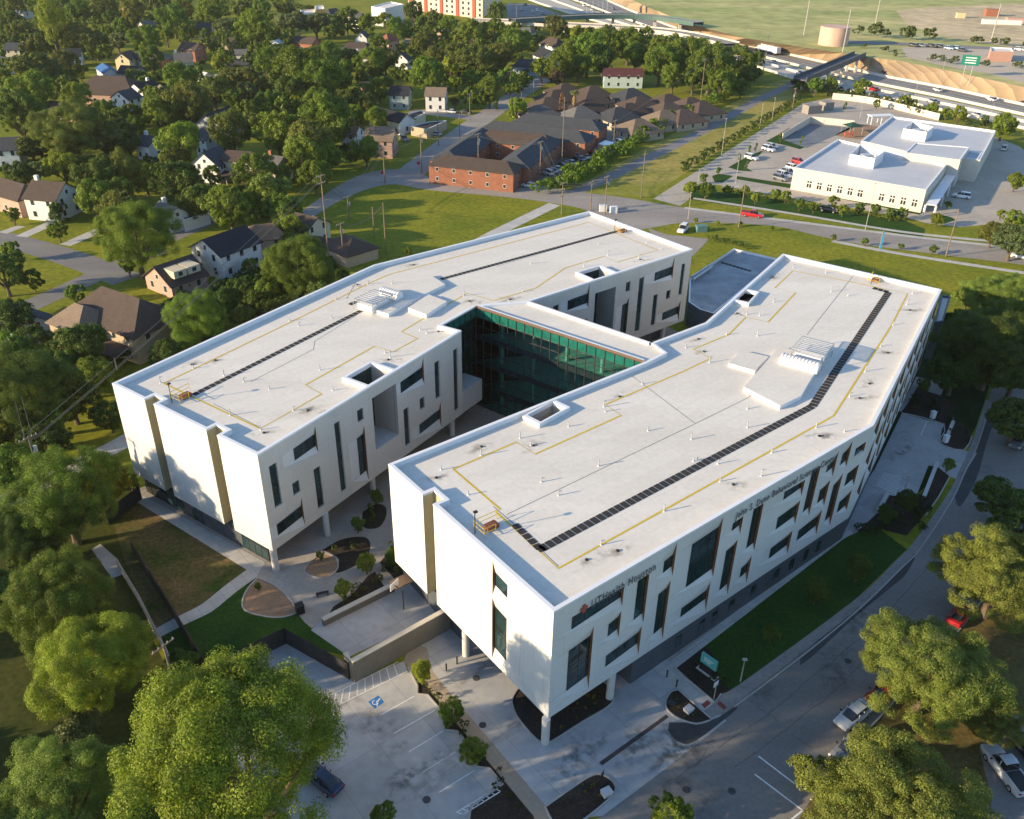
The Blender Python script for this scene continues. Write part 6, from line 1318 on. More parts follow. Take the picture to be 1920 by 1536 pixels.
an = empty('annex', (0, 0, 0), 0, 'small dark annex with white rimmed roof against the far end of the street wing', 'building')
q = [G(*c, 7.5) for c in [(1752.5, 604), (1769, 602), (1783, 555), (1765, 553)]]; pts = [(p.x, p.y) for p in q]; pts = pts if area(pts) > 0 else pts[::-1]
MB().prism(pts, 0, 7.5, 0, False).build('wall', M_base, an); i = inset(pts, .3); mb = MB(); mb.poly(i, 7.1)
for k in range(4):
    a, b, c2, d = pts[k], pts[(k+1) % 4], i[(k+1) % 4], i[k]; mb.face([(*a, 7.5), (*b, 7.5), (*c2, 7.5), (*d, 7.5)], 1); mb.face([(*d, 7.1), (*d, 7.5), (*c2, 7.5), (*c2, 7.1)], 1)
mb.build('roof', [M_roof, M_base], an)
# round tank by the freeway
tk = empty('storage_tank', G(1561, 84, HZ), 0, 'round pinkish storage tank beside the railway bridge', 'tank'); rt = 14.4/2
MB().tube((0, 0, 0), (0, 0, 8.5), rt, n=40).build('tank_wall', mat('pink_tank_paint', (0.55, 0.36, 0.28), 0.7, 0.1, 0.2), tk)
rb = MB()
for z in (2.8, 5.6, 8.45): rb.tube((0, 0, z), (0, 0, z+.15), rt+.1, n=40)
rb.build('tank_band', MATS['pink_tank_paint'], tk)
# ================================================================ vehicles
def paint_material():
    m = bpy.data.materials.new('car_paint'); t, b = nodes(m); oi = t.nodes.new('ShaderNodeObjectInfo'); nz = t.nodes.new('ShaderNodeTexNoise'); nz.inputs['Scale'].default_value = 3
    mr = t.nodes.new('ShaderNodeMapRange'); mr.inputs[3].default_value = .92; mr.inputs[4].default_value = 1.05; t.links.new(nz.outputs['Fac'], mr.inputs[0])
    v = t.nodes.new('ShaderNodeVectorMath'); v.operation = 'SCALE'; t.links.new(oi.outputs['Color'], v.inputs[0]); t.links.new(mr.outputs[0], v.inputs['Scale']); t.links.new(v.outputs[0], b.inputs['Base Color'])
    b.inputs['Roughness'].default_value = .28; b.inputs['Coat Weight'].default_value = .6; b.inputs['Coat Roughness'].default_value = .08; return m
M_paintc = paint_material(); M_cglass = glassy('car_glass', (.012, .014, .016), .05, .3, 2); M_tyre = mat('tyre_rubber', (.02, .02, .02), .9, .2, 5); M_rim = mat('wheel_rim', (.4, .4, .42), .35, .1, 8, metal=.5)
M_hl = mat('headlight_lens', (.7, .7, .68), .15, .1, 8); M_tl = mat('tail_light_lens', (.35, .015, .012), .25, .1, 8)
CARC = {'white': (.75, .75, .74), 'silver': (.46, .48, .50), 'black': (.015, .016, .018), 'red': (.42, .014, .016), 'grey': (.15, .16, .17), 'blue': (.012, .024, .065), 'tan': (.38, .33, .26), 'pale blue': (.35, .48, .58)}
def loft(st, mb, mi=0, cap=True):
    """stations (x, half width, z low, z high), rounded section"""
    rings = []
    for x, w, z0, z1 in st:
        h = z1-z0; rings.append([(x, -w*.94, z0), (x, -w, z0+h*.3), (x, -w*.98, z0+h*.65), (x, -w*.88, z1-h*.06), (x, -w*.5, z1), (x, w*.5, z1), (x, w*.88, z1-h*.06), (x, w*.98, z0+h*.65), (x, w, z0+h*.3), (x, w*.94, z0)])
    for a, b in zip(rings[:-1], rings[1:]):
        n = len(a)
        for k in range(n): mb.face([a[k], b[k], b[(k+1) % n], a[(k+1) % n]][::-1], mi)
    if cap: mb.face(rings[0], mi); mb.face(rings[-1][::-1], mi)
def car_proto(kind):
    L, W_c, H_c = {'sedan': (4.7, 1.82, 1.45), 'suv': (4.8, 1.92, 1.78), 'pickup': (5.7, 1.98, 1.85), 'van': (5.8, 2.05, 2.5)}[kind]
    o = empty('car', (0, 0, -200)); l, w = L/2, W_c/2; mb = MB(); hb = .92 if kind == 'sedan' else 1.08
    loft([(-l, w*.80, .42, hb-.16), (-l+.12, w*.92, .30, hb-.05), (-l*.7, w, .26, hb), (-l*.2, w, .24, hb), (l*.35, w, .24, hb-.01), (l*.75, w*.98, .26, hb-.10), (l-.15, w*.88, .30, hb-.24), (l, w*.74, .38, hb-.36)], mb)
    if kind == 'sedan': cab = [(-l*.78, w*.62, hb-.08, hb+.02), (-l*.50, w*.72, hb-.08, H_c-.03), (-l*.05, w*.74, hb-.08, H_c), (l*.16, w*.72, hb-.08, H_c-.05), (l*.50, w*.66, hb-.10, hb)]
    elif kind == 'suv': cab = [(-l*.97, w*.74, hb-.08, hb+.1), (-l*.86, w*.78, hb-.08, H_c-.06), (-l*.1, w*.80, hb-.08, H_c), (l*.14, w*.78, hb-.08, H_c-.05), (l*.48, w*.70, hb-.1, hb)]
    elif kind == 'pickup': cab = [(-l*.18, w*.76, hb-.08, hb+.1), (-l*.12, w*.80, hb-.08, H_c-.04), (l*.1, w*.80, hb-.08, H_c), (l*.26, w*.78, hb-.08, H_c-.05), (l*.5, w*.70, hb-.1, hb)]
    else: cab = [(-l*.98, w*.88, hb-.08, H_c-.1), (-l*.9, w*.92, hb-.08, H_c), (l*.4, w*.92, hb-.08, H_c), (l*.55, w*.86, hb-.08, H_c-.25), (l*.84, w*.74, hb-.1, hb+.05)]
    if kind == 'pickup':
        mb.box((-l*.58, 0, hb+.03), (l*.74, W_c*.74, .05), 0, 1)
        for s in (1, -1): mb.box((-l*.58, s*w*.86, hb+.06), (l*.8, .1, .14))
    b = mb.build('body', [M_paintc, M_black], o, smooth=False); b.data.polygons.foreach_set('use_smooth', [len(f.vertices) == 4 for f in b.data.polygons])
    g = MB(); loft(cab, g); gl = g.build('windows', M_cglass, o)
    r = MB(); c = cab[1:-1] if kind != 'van' else cab[:-1]; loft([(x, ww*.86, z1-.05, z1+.035) for x, ww, z0, z1 in c], r)
    if kind == 'van': loft([(x, ww+.012, hb-.1, z1-.45*(x > 0)-.02) for x, ww, z0, z1 in cab[:3]], r)
    for s in (1, -1):
        for x in ((-l*.22, l*.1) if kind != 'pickup' else (l*.06,)): r.box((x, s*w*.82, (hb+H_c)/2-.06), (.07, .1, H_c-hb-.06))
    r.build('car_roof', M_paintc, o)
    for x in (-l*.62, l*.60):
        for s in (1, -1):
            wh = MB().tube((x, s*(w-.21), .34), (x, s*(w+.01), .34), .34, n=16).build('wheel', M_tyre, o); MB().tube((x, s*(w+.01), .34), (x, s*(w+.02), .34), .21, n=10).build('rim', M_rim, wh)
    for s in (1, -1):
        MB().box((l-.13, s*w*.66, hb-.36), (.2, .34, .14)).build('headlight', M_hl, o); MB().box((-l+.05, s*w*.70, hb-.24), (.14, .28, .17)).build('tail_light', M_tl, o)
        MB().box((l*.36, s*(w+.08), hb+.02), (.14, .2, .13)).build('mirror', M_black, o)
    return o
CP = {k: car_proto(k) for k in ('sedan', 'suv', 'pickup', 'van')}
CARS = []
def car(px, py, toward, colr, kind, label, group=None, z=0.02, name=None, simple=False):
    """toward: photo pixel the nose points at"""
    p, q = G(px, py, z), G(*toward, z); d = q-p; src = CP[kind]
    o = src.copy(); COL.objects.link(o)
    for c in src.children:
        if simple and c.name.split('.')[0] in ('mirror', 'headlight', 'tail_light'): continue
        n = c.copy(); COL.objects.link(n); n.parent = o
        if n.name.split('.')[0] in ('body', 'car_roof'): n.color = (*CARC[colr], 1)
        if not simple:
            for g in c.children: m = g.copy(); COL.objects.link(m); m.parent = n
    o.name = {'sedan': 'car', 'suv': 'car', 'pickup': 'pickup_truck', 'van': 'van'}[kind]; o.location = p; o.rotation_euler = (0, 0, math.atan2(d.y, d.x)); tag(o, label, {'pickup': 'pickup truck', 'van': 'van'}.get(kind, 'car'), group); CARS.append(o); return o
car(1598, 1347, (1566, 1372), 'silver', 'sedan', 'silver sedan parked on the front street, half under the light olive tree'); car(1652, 1306, (1620, 1332), 'red', 'sedan', 'red sedan parked just ahead of the silver one under the tree edge')
car(1798, 1158, (1828, 1120), 'red', 'sedan', 'red car parked at the street edge between two light olive trees'); car(1592, 1412, (1560, 1436), 'grey', 'suv', 'grey car parked behind the silver sedan and hidden by leaves')
car(1884, 1450, (1850, 1405), 'silver', 'pickup', 'silver pickup in the dark lot by the dry grass corner'); car(1916, 1402, (1895, 1380), 'black', 'sedan', 'dark car beside the silver pickup in the corner lot'); car(1908, 833, (1880, 870), 'grey', 'suv', 'grey car under the dark oaks on the front street')
car(604, 1466, (578, 1446), 'blue', 'sedan', 'dark blue car parked beside the largest bright tree'); car(1280, 434, (1272, 442), 'white', 'suv', 'white car on the little drive beside the round grass bed'); car(1410, 406, (1450, 411), 'red', 'pickup', 'red pickup truck driving along the middle street')
car(840, 332, (860, 334), 'black', 'suv', 'black car parked before the courtyard brick apartments'); car(879, 338, (899, 340), 'tan', 'sedan', 'beige sedan parked between the black car and a white one'); car(921, 344, (900, 341), 'white', 'sedan', 'white sedan parked behind the beige one by the brick wall'); car(992, 351, (970, 348), 'white', 'sedan', 'white sedan parked alone beside the overgrown hedge')
car(816, 254, (800, 252), 'silver', 'sedan', 'silver car in the drive by the dark carport'); car(758, 264, (765, 268), 'grey', 'suv', 'grey car beside the brick corner house'); car(846, 212, (830, 210), 'silver', 'sedan', 'silver car parked on the cross lane by the white two storey house'); car(874, 213, (890, 215), 'black', 'sedan', 'black car parked on the cross lane beside the silver one')
car(1072, 278, (1090, 281), 'white', 'van', 'white van parked against the long brick block'); car(1162, 231, (1172, 231), 'pale blue', 'van', 'pale blue van by the tan duplexes')
cols = ['white', 'silver', 'white', 'black', 'grey', 'white', 'blue', 'silver', 'white', 'red', 'white', 'grey', 'silver', 'white', 'black', 'white', 'silver', 'blue', 'white', 'grey']
nth = ['first', 'second', 'third', 'fourth', 'fifth', 'sixth', 'seventh', 'eighth', 'ninth', 'tenth', 'eleventh', 'twelfth', 'thirteenth', 'fourteenth', 'fifteenth', 'sixteenth', 'seventeenth', 'eighteenth', 'nineteenth', 'twentieth']
for k, c in enumerate(cols):
    t = k/19; x, y = 1026+t*168, 327-t*72; car(x, y, (x-14, y-5), c, 'sedan' if k % 3 else 'suv', f'{c} car in the apartment court, {nth[k]} from the street end of its row', 'cars along the apartment court', simple=True)
for k, (x, y, c, ty) in enumerate([(1441, 283, 'white', 'suv'), (1447, 277, 'silver', 'sedan'), (1409, 299, 'white', 'suv'), (1497, 307, 'red', 'suv'), (1487, 319, 'white', 'suv'), (1479, 327, 'silver', 'suv'), (1470, 332, 'white', 'suv'), (1463, 338, 'grey', 'suv')]):
    car(x, y, (x+14, y+4), c, ty, ['white car nearest the little island beside the low court', 'silver car behind the white one near the low court', 'lone white car beside two small conifers', 'red car by the clinic corner', 'white car second from the clinic corner', 'silver car in the middle of the clinic corner row', 'white car fourth from the clinic corner', 'grey car at the near end of the clinic corner row'][k], 'cars in the clinic lot', simple=True)
car(1802, 371, (1782, 368), 'white', 'suv', 'white car in the striped bay beside the covered walk'); car(1882, 281, (1890, 268), 'white', 'suv', 'white car on the drive behind the clinic'); car(1553, 397, (1570, 400), 'black', 'suv', 'dark car behind young trees in the lower clinic bay'); car(1912, 484, (1890, 481), 'white', 'sedan', 'white car at the frame edge of the middle street')
fw = [(1637, 170, 'red'), (1757, 171, 'white'), (1746, 193, 'silver'), (1918, 196, 'black'), (1655, 140, 'black'), (1301, 82, 'white'), (1290, 72, 'silver'), (1373, 92, 'grey'), (1384, 120, 'white'), (1331, 86, 'silver'), (1240, 62, 'grey'), (1205, 50, 'white'), (1110, 20, 'silver'), (1130, 26, 'black'), (1095, 12, 'white'), (1150, 18, 'grey'), (1085, 4, 'white'), (1555, 140, 'grey'), (1858, 189, 'white'), (1830, 218, 'silver'), (1500, 140, 'white'), (1450, 118, 'silver')]
for k, (x, y, c) in enumerate(fw):
    w_ = 'by the railway bridge' if abs(x-1600) < 70 else 'between ramps and bridge' if 1180 < x < 1530 else 'below the green road sign' if x > 1690 else 'under the far sign gantry'
    car(x, y, (x-20, y-6.5 if x > 1200 else y-8), c, 'sedan' if k % 2 else 'suv', f'{c} car on the freeway {w_}', 'cars on the freeway', .07, simple=True)
for x, y, c in ((978, 20, 'tan'), (1000, 24, 'silver'), (1008, 21, 'white'), (1018, 27, 'grey'), (985, 10, 'black')): car(x, y, (x+8, y+3), c, 'sedan', f'{c} car in the asphalt lot beside the striped apartments', 'cars in the far asphalt lot', .06, simple=True)
for k, (x, y, c) in enumerate([(1713, 88, 'black'), (1727, 88, 'grey'), (1748, 89, 'black'), (1764, 90, 'black'), (1779, 93, 'pale blue'), (1795, 93, 'pale blue'), (1805, 97, 'black'), (1911, 95, 'white')]): car(x, y, (x+8, y+1), c, 'suv', f'{c} car on the pale gravel lot, {nth[k]} from the railway bridge', 'cars on the gravel lot', HZ+.06, simple=True)
for o in CP.values():
    for d in [g for c in o.children for g in c.children]+list(o.children)+[o]: bpy.data.objects.remove(d)
# lorry
p, q = G(1436, 99), G(1380, 84); d = q-p; tr = empty('lorry', p+Vector((0, 0, .07)), math.atan2(d.y, d.x), 'white lorry with a long box trailer on the freeway', 'truck')
MB().box((-3.5, 0, 2.5), (14, 2.6, 2.8)).build('trailer', M_cope, tr); cb = MB(); loft([(4.2, 1.2, .6, 3.1), (6.2, 1.2, .6, 3.0), (7, 1.15, .6, 1.9), (8.2, 1.0, .6, 1.6)], cb); x = cb.build('cab', M_paintc, tr); x.color = (.7, .7, .7, 1)
for x in (-9, -7.8, 3.4, 7.2):
    for s in (1, -1): MB().tube((x, s*.95, .5), (x, s*1.25, .5), .5, n=12).build('wheel', M_tyre, tr)
# ================================================================ poles and wires
M_wood = mat('weathered_pole_wood', (.20, .15, .105), .95, .25, 2.0); M_poleg = mat('grey_pole_wood', (.16, .14, .125), .95, .2, 2); M_wire = mat('dark_wire', (.10, .10, .10), .6, .1, 1); M_ins = mat('grey_transformer', (.45, .46, .47), .5, .1, 3); M_lpost = mat('pale_lamp_post', (.42, .40, .36), .5, .1, 2, metal=.3)
def height_of(base, top, z0=0.0):
    p = G(*base, z0); lo, hi = z0+.5, z0+70
    for _ in range(40):
        m = (lo+hi)/2; v = Vector((p.x, p.y, m))-Vector((0, 0, CAM_H)); y = 768-FPX*v.dot(cy_)/v.dot(fwd)
        if y > top[1]: lo = m
        else: hi = m
    return p, lo-z0
POLES = {}
def pole(key, base, top, label, arms=1, wood=True, tank=False, turn=20, h=None):
    if h is None: p, h = height_of(base, top)
    else: t = G(*top, h); p = Vector((t.x, t.y, 0))
    h = min(h, 22); o = empty('utility_pole', p, R(turn), label, 'utility pole', 'wooden utility poles')
    MB().tube((0, 0, 0), (0, 0, h), .17, .11, 8).build('pole_shaft', M_wood if wood else M_poleg, o)
    for k in range(arms):
        z = h-.35-k*1.5; a = MB().box((0, .12, z), (2.5, .1, .12)).build('crossarm', M_wood, o)
        mb = MB()
        for x in (-1.1, -.5, .5, 1.1): mb.tube((x, .12, z+.06), (x, .12, z+.25), .05, n=6)
        mb.build('insulator', M_ins, a)
    if tank:
        for k in range(tank): MB().tube((.38, -.12+.3*(k % 2), h-2.4-k*.9), (.38, -.12+.3*(k % 2), h-1.6-k*.9), .24, n=10).build('transformer', M_ins, o)
    POLES[key] = (p, h); return o
PL = [('a', (618, 499), (583, 328), 'tall leaning utility pole with two arms beside the cream pole-side house', 2, 0, 0), ('b', (645, 492), (631, 418), 'utility pole with a transformer in front of the tan garage', 1, 1, 0), ('c', (724, 475), (706, 380), 'tall bare pole standing in the green field past the tan garage', 0, 0, 0), ('d', (702, 445), (690, 388), 'thin pole in the green field beside the tall bare pole', 0, 0, 0), ('e', (655, 413), (650, 368), 'pole with crossarm and transformer at the far side of the green field', 1, 1, 0),
      ('f', (722, 344), (722, 275), 'dark pole at the street corner by the red stop sign', 1, 0, 0), ('g', (791, 325), (789, 252), 'pole with transformer at the corner across from the brick apartments', 1, 1, 0), ('h', (822, 273), (823, 205), 'pale pole in the lawn by the dark carport', 0, 0, 1), ('i', (862, 263), (859, 213), 'leaning brown pole along the side street', 0, 0, 0), ('j', (881, 226), (881, 175), 'pole with a small arm on the lawn by the cross lane', 1, 0, 1), ('k', (897, 337), (897, 250), 'pole with many fittings in front of the brick apartments', 1, 2, 1),
      ('l', (1012, 343), (1012, 265), 'brown pole at the corner of the apartment court', 1, 1, 0), ('m', (1053, 320), (1048, 182), 'very tall pole rising from the overgrown hedge', 0, 0, 1), ('n', (1053, 402), (1054, 343), 'pole with many arms beside the trail at the street crossing', 3, 1, 0), ('o', (1107, 395), (1107, 340), 'dark pole with arm behind the far parapet corner', 1, 0, 0), ('p', (1134, 402), (1138, 330), 'dark brown pole with crossarm near the white cabinets', 1, 1, 0), ('q', (1202, 371), (1208, 282), 'slender pole on the tan verge by the lot entrance', 0, 0, 1),
      ('r', (1150, 277), (1154, 225), 'pole beside the parking court shed', 1, 1, 0), ('s', (957, 180), (956, 133), 'pole at the wood edge up the side street', 1, 0, 1), ('t', (978, 186), (978, 160), 'short pole by the round tree on the side street', 0, 0, 1), ('u', (1312, 200), (1316, 110), 'tall pole with arm beside the wood and the duplexes', 1, 0, 0), ('v', (1427, 163), (1436, 65), 'very tall pale pole at the end of the wood', 0, 0, 1), ('w', (1385, 427), (1388, 345), 'dark wooden pole beside the red pickup', 0, 0, 0), ('x', (1485, 207), (1492, 165), 'dark pole with boxes at the far end of the shrub row', 1, 2, 0), ('y', (1773, 482), (1805, 394), 'dark leaning pole at the clinic road corner', 0, 0, 0), ('z', (353, 215), (353, 178), 'pole with crossarm amid the olive oaks', 1, 0, 0), ('aa', (355, 62), (352, 35), 'pole with several arms along the far street', 3, 0, 1)]
for k, b, t, lab, ar, tk_, w_ in PL: pole(k, b, t, lab, ar, not w_, tk_, 55)
pole('n1', None, (52, 818), 'utility pole with stacked transformers behind the golden topped tree', 1, False, 3, 57, 12.5); pole('n2', None, (306, 1208), 'utility pole with white insulators beside the dark yard fence', 1, False, 0, 57, 11.0); pole('n3', None, (4, 640), 'utility pole among the dark trees at the frame edge', 1, True, 1, 57, 12)
def wires(keys, n=3, label='', sag=.9):
    mb = MB()
    for a, b in zip(keys[:-1], keys[1:]):
        (p, h), (q, g) = POLES[a], POLES[b]; A_, B_ = p+Vector((0, 0, h-.3)), q+Vector((0, 0, g-.3)); d = (B_-A_); s = Vector((-d.y, d.x, 0)).normalized()
        for k in range(n):
            o = s*(k-(n-1)/2)*.9+Vector((0, 0, -.5*(k == 1))); pr = None
            for j in range(9):
                t = j/8; c = A_.lerp(B_, t)+o+Vector((0, 0, -sag*4*t*(1-t)))
                if pr is not None: mb.beam(pr, c, .05, .05)
                pr = c
    o = mb.build('power_line', M_wire); tag(o, label, 'power line')
wires(['n1', 'a', 'e', 'f', 'g'], 3, 'power lines from the stacked transformers past the tall leaning pole to the stop sign corner'); wires(['n1', 'n3'], 2, 'wires running out of frame beside the dark trees')
wires(['b', 'c'], 2, 'slack wires between the tan garage pole and the bare field pole', 1.6); wires(['g', 'k', 'l', 'n', 'p'], 3, 'power lines along the street in front of the brick apartments'); wires(['g', 'h', 'j', 's'], 2, 'wires along the side street beside the lawns'); wires(['m', 'r', 'u', 'v'], 2, 'wires along the overgrown hedge towards the railway bridge')
(p1_, h1_), (p2_, h2_) = POLES['n1'], POLES['n2']
def lamp(base, top, label, arm=True, r=.09, z0=0.0, group='pale lamp posts', turn=0):
    p, h = height_of(base, top, z0); h = min(h, 40); o = empty('street_lamp', p, R(turn), label, 'street lamp', group)
    MB().tube((0, 0, 0), (0, 0, h), r, r*.6, 8).build('lamp_post', M_lpost, o)
    if arm:
        a = MB().beam((0, 0, h), (1.3, 0, h+.25), .08, .08).build('lamp_arm', M_lpost, o); MB().box((1.5, 0, h+.26), (.7, .28, .12)).build('lamp_head', M_lpost, o)
    else: MB().box((0, 0, h+.1), (.5, .3, .15)).build('lamp_head', M_lpost, o)
for b, t, l, a in [((1000, 182), (1000, 150), 'lamp on the side street before the first duplex', 1), ((1353, 290), (1361, 223), 'lamp on the tan verge halfway along the shrub row', 0), ((1424, 242), (1430, 196), 'lamp on the verge near the top of the shrub row', 0), ((1447, 226), (1453, 184), 'lamp next to the shrub row beside the lot gate boxes', 0), ((1622, 432), (1642, 345), 'tall pale lamp standing before the clinic windows', 0), ((1290, 412), (1294, 362), 'lamp post by the lot entrance trees', 0), ((1379, 345), (1384, 282), 'slim lamp in the clinic lot beside the island conifers', 0), ((1308, 348), (1310, 318), 'short lamp beside the red shrub island', 0), ((1692, 932), (1703, 894), 'black lamp on the drop-off drive', 0), ((1388, 1278), (1396, 1238), 'short lamp in the shaded lawn by the teal sign', 0), ((1612, 222), (1614, 195), 'lamp behind the low court', 0), ((1850, 243), (1858, 192), 'lamp beside the freeway at the clinic back corner', 1), ((1712, 196), (1726, 140), 'tall freeway lamp beside the bright roadside trees', 0), ((1526, 112), (1530, 86), 'lamp on the freeway slope beside the tank', 0), ((1760, 163), (1772, 110), 'lamp on the paved slope beside the green sign', 0), ((1400, 85), (1403, 55), 'lamp on the paved slope past the lorry', 0), ((968, 36), (965, 12), 'lamp in the asphalt lot beside the striped apartments', 0), ((1120, 48), (1122, 6), 'freeway mast behind the ramps', 0)]: lamp(b, t, l, a)
for b, t, l in [((1507, 66), (1515, -4), 'very tall floodlight mast beside the storage tank'), ((1580, 98), (1594, 18), 'bare tall mast on the far side of the storage tank'), ((1638, 60), (1649, -8), 'very tall mast out in the green field'), ((1858, 78), (1882, 8), 'very tall mast beside the bare earth')]: lamp(b, t, l, False, .35, HZ, 'tall field masts')
# ================================================================ bridges and ramps
M_steel = mat('dark_bridge_steel', (.07, .08, .085), .6, .2, .3); M_girder = mat('green_girder', (.07, .13, .115), .5, .1, .2)
rbg = empty('railway_bridge', (0, 0, 0), 0, 'dark old railway bridge crossing the freeway on the trail line', 'bridge')
a, b = G(1500, 150, 5.5), G(1612, 103, 6.5); e = (b-a).normalized(); n = Vector((-e.y, e.x, 0)).normalized(); mb = MB(); mb.beam(a, b, 5, .5); mb.build('deck', mat('bridge_deck_ballast', (.12, .12, .12), .9, .2, .5), rbg)
for s in (1, -1): MB().beam(a+n*2.7*s+Vector((0, 0, .3)), b+n*2.7*s+Vector((0, 0, .3)), .4, 2.2).build('girder', M_steel, rbg)
for t in (.12, .38, .62, .88):
    p = a.lerp(b, t); mb = MB(); [mb.beam((p.x+n.x*o, p.y+n.y*o, 0), (p.x+n.x*o, p.y+n.y*o, p.z-.3), .9, .9) for o in (-2, 2)]; mb.beam(p+n*3+Vector((0, 0, -.7)), p-n*3+Vector((0, 0, -.7)), 1, .8); mb.build('pier', M_fwy, rbg)
mb = MB(); c0 = G(1493, 153); mb.beam((c0.x, c0.y, 0), a, 5, .6); mb.build('approach_ramp', M_soil, rbg)
def ramp(px, z, w, label, green):
    P = [G(*c, z) for c in smoothline(px, 5)]; o = empty('freeway_ramp', (0, 0, 0), 0, label, 'ramp')
    mb = MB(); L = []; Rr = []
    for k in range(len(P)):
        d = (P[min(k+1, len(P)-1)]-P[max(k-1, 0)]).normalized(); q = Vector((-d.y, d.x, 0))*w/2; L.append(P[k]+q); Rr.append(P[k]-q)
    u = Vector((0, 0, 1))
    for k in range(len(P)-1): mb.face([Rr[k], Rr[k+1], L[k+1], L[k]]); mb.face([L[k]-u*.9, L[k+1]-u*.9, Rr[k+1]-u*.9, Rr[k]-u*.9])
    mb.build('deck', M_cstreet, o)
    for Sd in (L, Rr):
        gb = MB()
        for k in range(len(P)-1): gb.beam(Sd[k]-u*(.6 if green else .1), Sd[k+1]-u*(.6 if green else .1), .3, 2.2 if green else 1.6)
        gb.build('parapet', M_girder if green else M_fwy, o)
    for k in range(3, len(P)-1, 4): MB().box((P[k].x, P[k].y, (z-.9)/2), (1.6, 1.2, z-.9)).build('pier', M_fwy, o)
ramp([(880, 38), (940, 40), (1040, 45), (1130, 49), (1210, 54), (1290, 64), (1370, 82)], 6.5, 11, 'pale concrete ramp passing below the green girder ramp', False)
ramp([(960, 36), (1030, 32), (1090, 29), (1150, 28), (1200, 29), (1250, 33), (1310, 42)], 9.0, 8, 'curved ramp with dull green girders near the top of the view', True)
def roadsign(px, z0, h, w, hh, label, z=0.0, turn=0):
    p = G(*px, z); o = empty('road_sign', p, R(turn), label, 'road sign')
    for x in (-w*.2, w*.2): MB().tube((x, .1, 0), (x, .1, h), .12, n=6).build('sign_post', M_galv, o)
    MB().box((0, 0, h), (w, .12, hh)).build('sign_panel', mat('green_sign_face', (.01, .17, .12), .5, .1, 1), o)
    mb = MB()
    for k in range(3): mb.box((0, -.07, h+hh*(.25-.25*k)), (w*.6, .02, hh*.09))
    mb.build('sign_legend', M_paint, o)
roadsign((1808, 160), 0, 10, 7, 4, 'large green road sign on the paved slope', 2.5, -25); roadsign((1105, 30), 0, 13, 10, 5, 'green overhead road sign beside a second one', 0, -10); roadsign((1133, 34), 0, 13, 7, 5, 'smaller green overhead road sign', 0, -10)
def stopsign(px, label, turn=10):
    o = empty('stop_sign', G(*px), R(turn), label, 'road sign'); MB().tube((0, 0, 0), (0, 0, 2.2), .05, n=6).build('sign_post', M_galv, o)
    pts = [(.5*math.cos(R(22.5+45*k)), 0, 2.5+.5*math.sin(R(22.5+45*k))) for k in range(8)]; MB().face([(x, -.05, z) for x, y, z in pts]).face([(x, .0, z) for x, y, z in pts][::-1]).build('sign_panel', mat('red_sign_face', (.42, .02, .02), .5, .1, 2), o)
stopsign((718, 340), 'red stop sign by the dark corner pole'); stopsign((785, 322), 'red stop sign at the corner across the side street')
# ================================================================ close fittings
M_mesh = mat('black_mesh_screen', (.028, .028, .03), .9, .25, 1.2); M_wallg = mat('taupe_block_wall', (.19, .165, .13), .85, .10, .8, fine=(5, .08)); M_cap = mat('pale_wall_cap', (.50, .45, .37), .8, .06, 1)
def fence(px, h, m, label, name='mesh_fence', step=2.9, cat='fence', thick=.04, post=.10):
    P = [G(*c) for c in px]; o = empty(name, P[0], 0, label, cat)
    mb, ps = MB(), []
    for a, b in zip(P[:-1], P[1:]):
        mb.beam(a+Vector((0, 0, h/2)), b+Vector((0, 0, h/2)), thick, h); n = max(1, int((b-a).length/step))
        for k in range(n+1): ps.append(a.lerp(b, k/n))
    mb.v = [tuple(Vector(v)-P[0]) for v in mb.v]; mb.build('screen', m, o)
    for p in ps: q = p-P[0]; MB().beam(q, q+Vector((0, 0, h+.08)), post, post).build('post', M_black, o)
    return o
fence([(396, 1276), (537, 1207), (655, 1274)], 2.4, M_mesh, 'black screened fence round the corner of the car park')
fence([(250, 1036), (325, 1155), (400, 1282)], 1.9, M_black, 'dark iron fence crossing the patchy yard', 'iron_fence', 3, thick=.10, post=.08); fence([(205, 984), (266, 936)], 2.2, M_mesh, 'dark fence joining the yard to the near wing corner', step=2.2)
o = wallstrip(MB(), [G(*c) for c in [(222, 1062), (262, 1128), (335, 1272)]], .22, 0, 1.1).build('boundary_wall', MATS['concrete_street']); tag(o, 'grey boundary wall edging the yard beside the bright round tree', 'wall')
def capwall(px, h, w, label, z=0):
    P = [G(*c) for c in px]; o = empty('court_wall', P[0], 0, label, 'wall'); b = wallstrip(MB(), P, w, z, h); b.v = [tuple(Vector(v)-P[0]) for v in b.v]; b.build('wall_face', M_wallg, o)
    c = wallstrip(MB(), P, w+.14, h+.004, h+.12); c.v = [tuple(Vector(v)-P[0]) for v in c.v]; c.build('wall_cap', M_cap, o); return o
capwall([(652, 1262), (664, 1278), (850, 1173)], 3.0, .45, 'tall taupe wall with pale cap between court and car park'); capwall([(606, 1173), (738, 1107)], .9, .5, 'low pale capped wall along the planting bed beside the court')
w0 = G(842, 1180); 
p = G(757, 1143); hp = empty('basketball_hoop', p, R(150), 'basketball hoop on a black bent post in the small court', 'basketball hoop'); MB().tube((0, 0, 0), (0, 0, 2.9), .07, n=8).tube((0, 0, 2.9), (1.1, 0, 3.2), .06, n=8).build('post', M_black, hp)
MB().box((1.15, 0, 3.25), (.06, 1.5, .95)).build('backboard', mat('white_backboard', (.72, .66, .64), .4, .05, 3), hp); mb = MB(); [mb.beam((1.42+.23*math.cos(k*.785), .23*math.sin(k*.785), 2.95), (1.42+.23*math.cos((k+1)*.785), .23*math.sin((k+1)*.785), 2.95), .03, .03) for k in range(8)]; mb.build('hoop_rim', mat('red_hoop_paint', (.5, .05, .03), .5, .1, 4), hp)
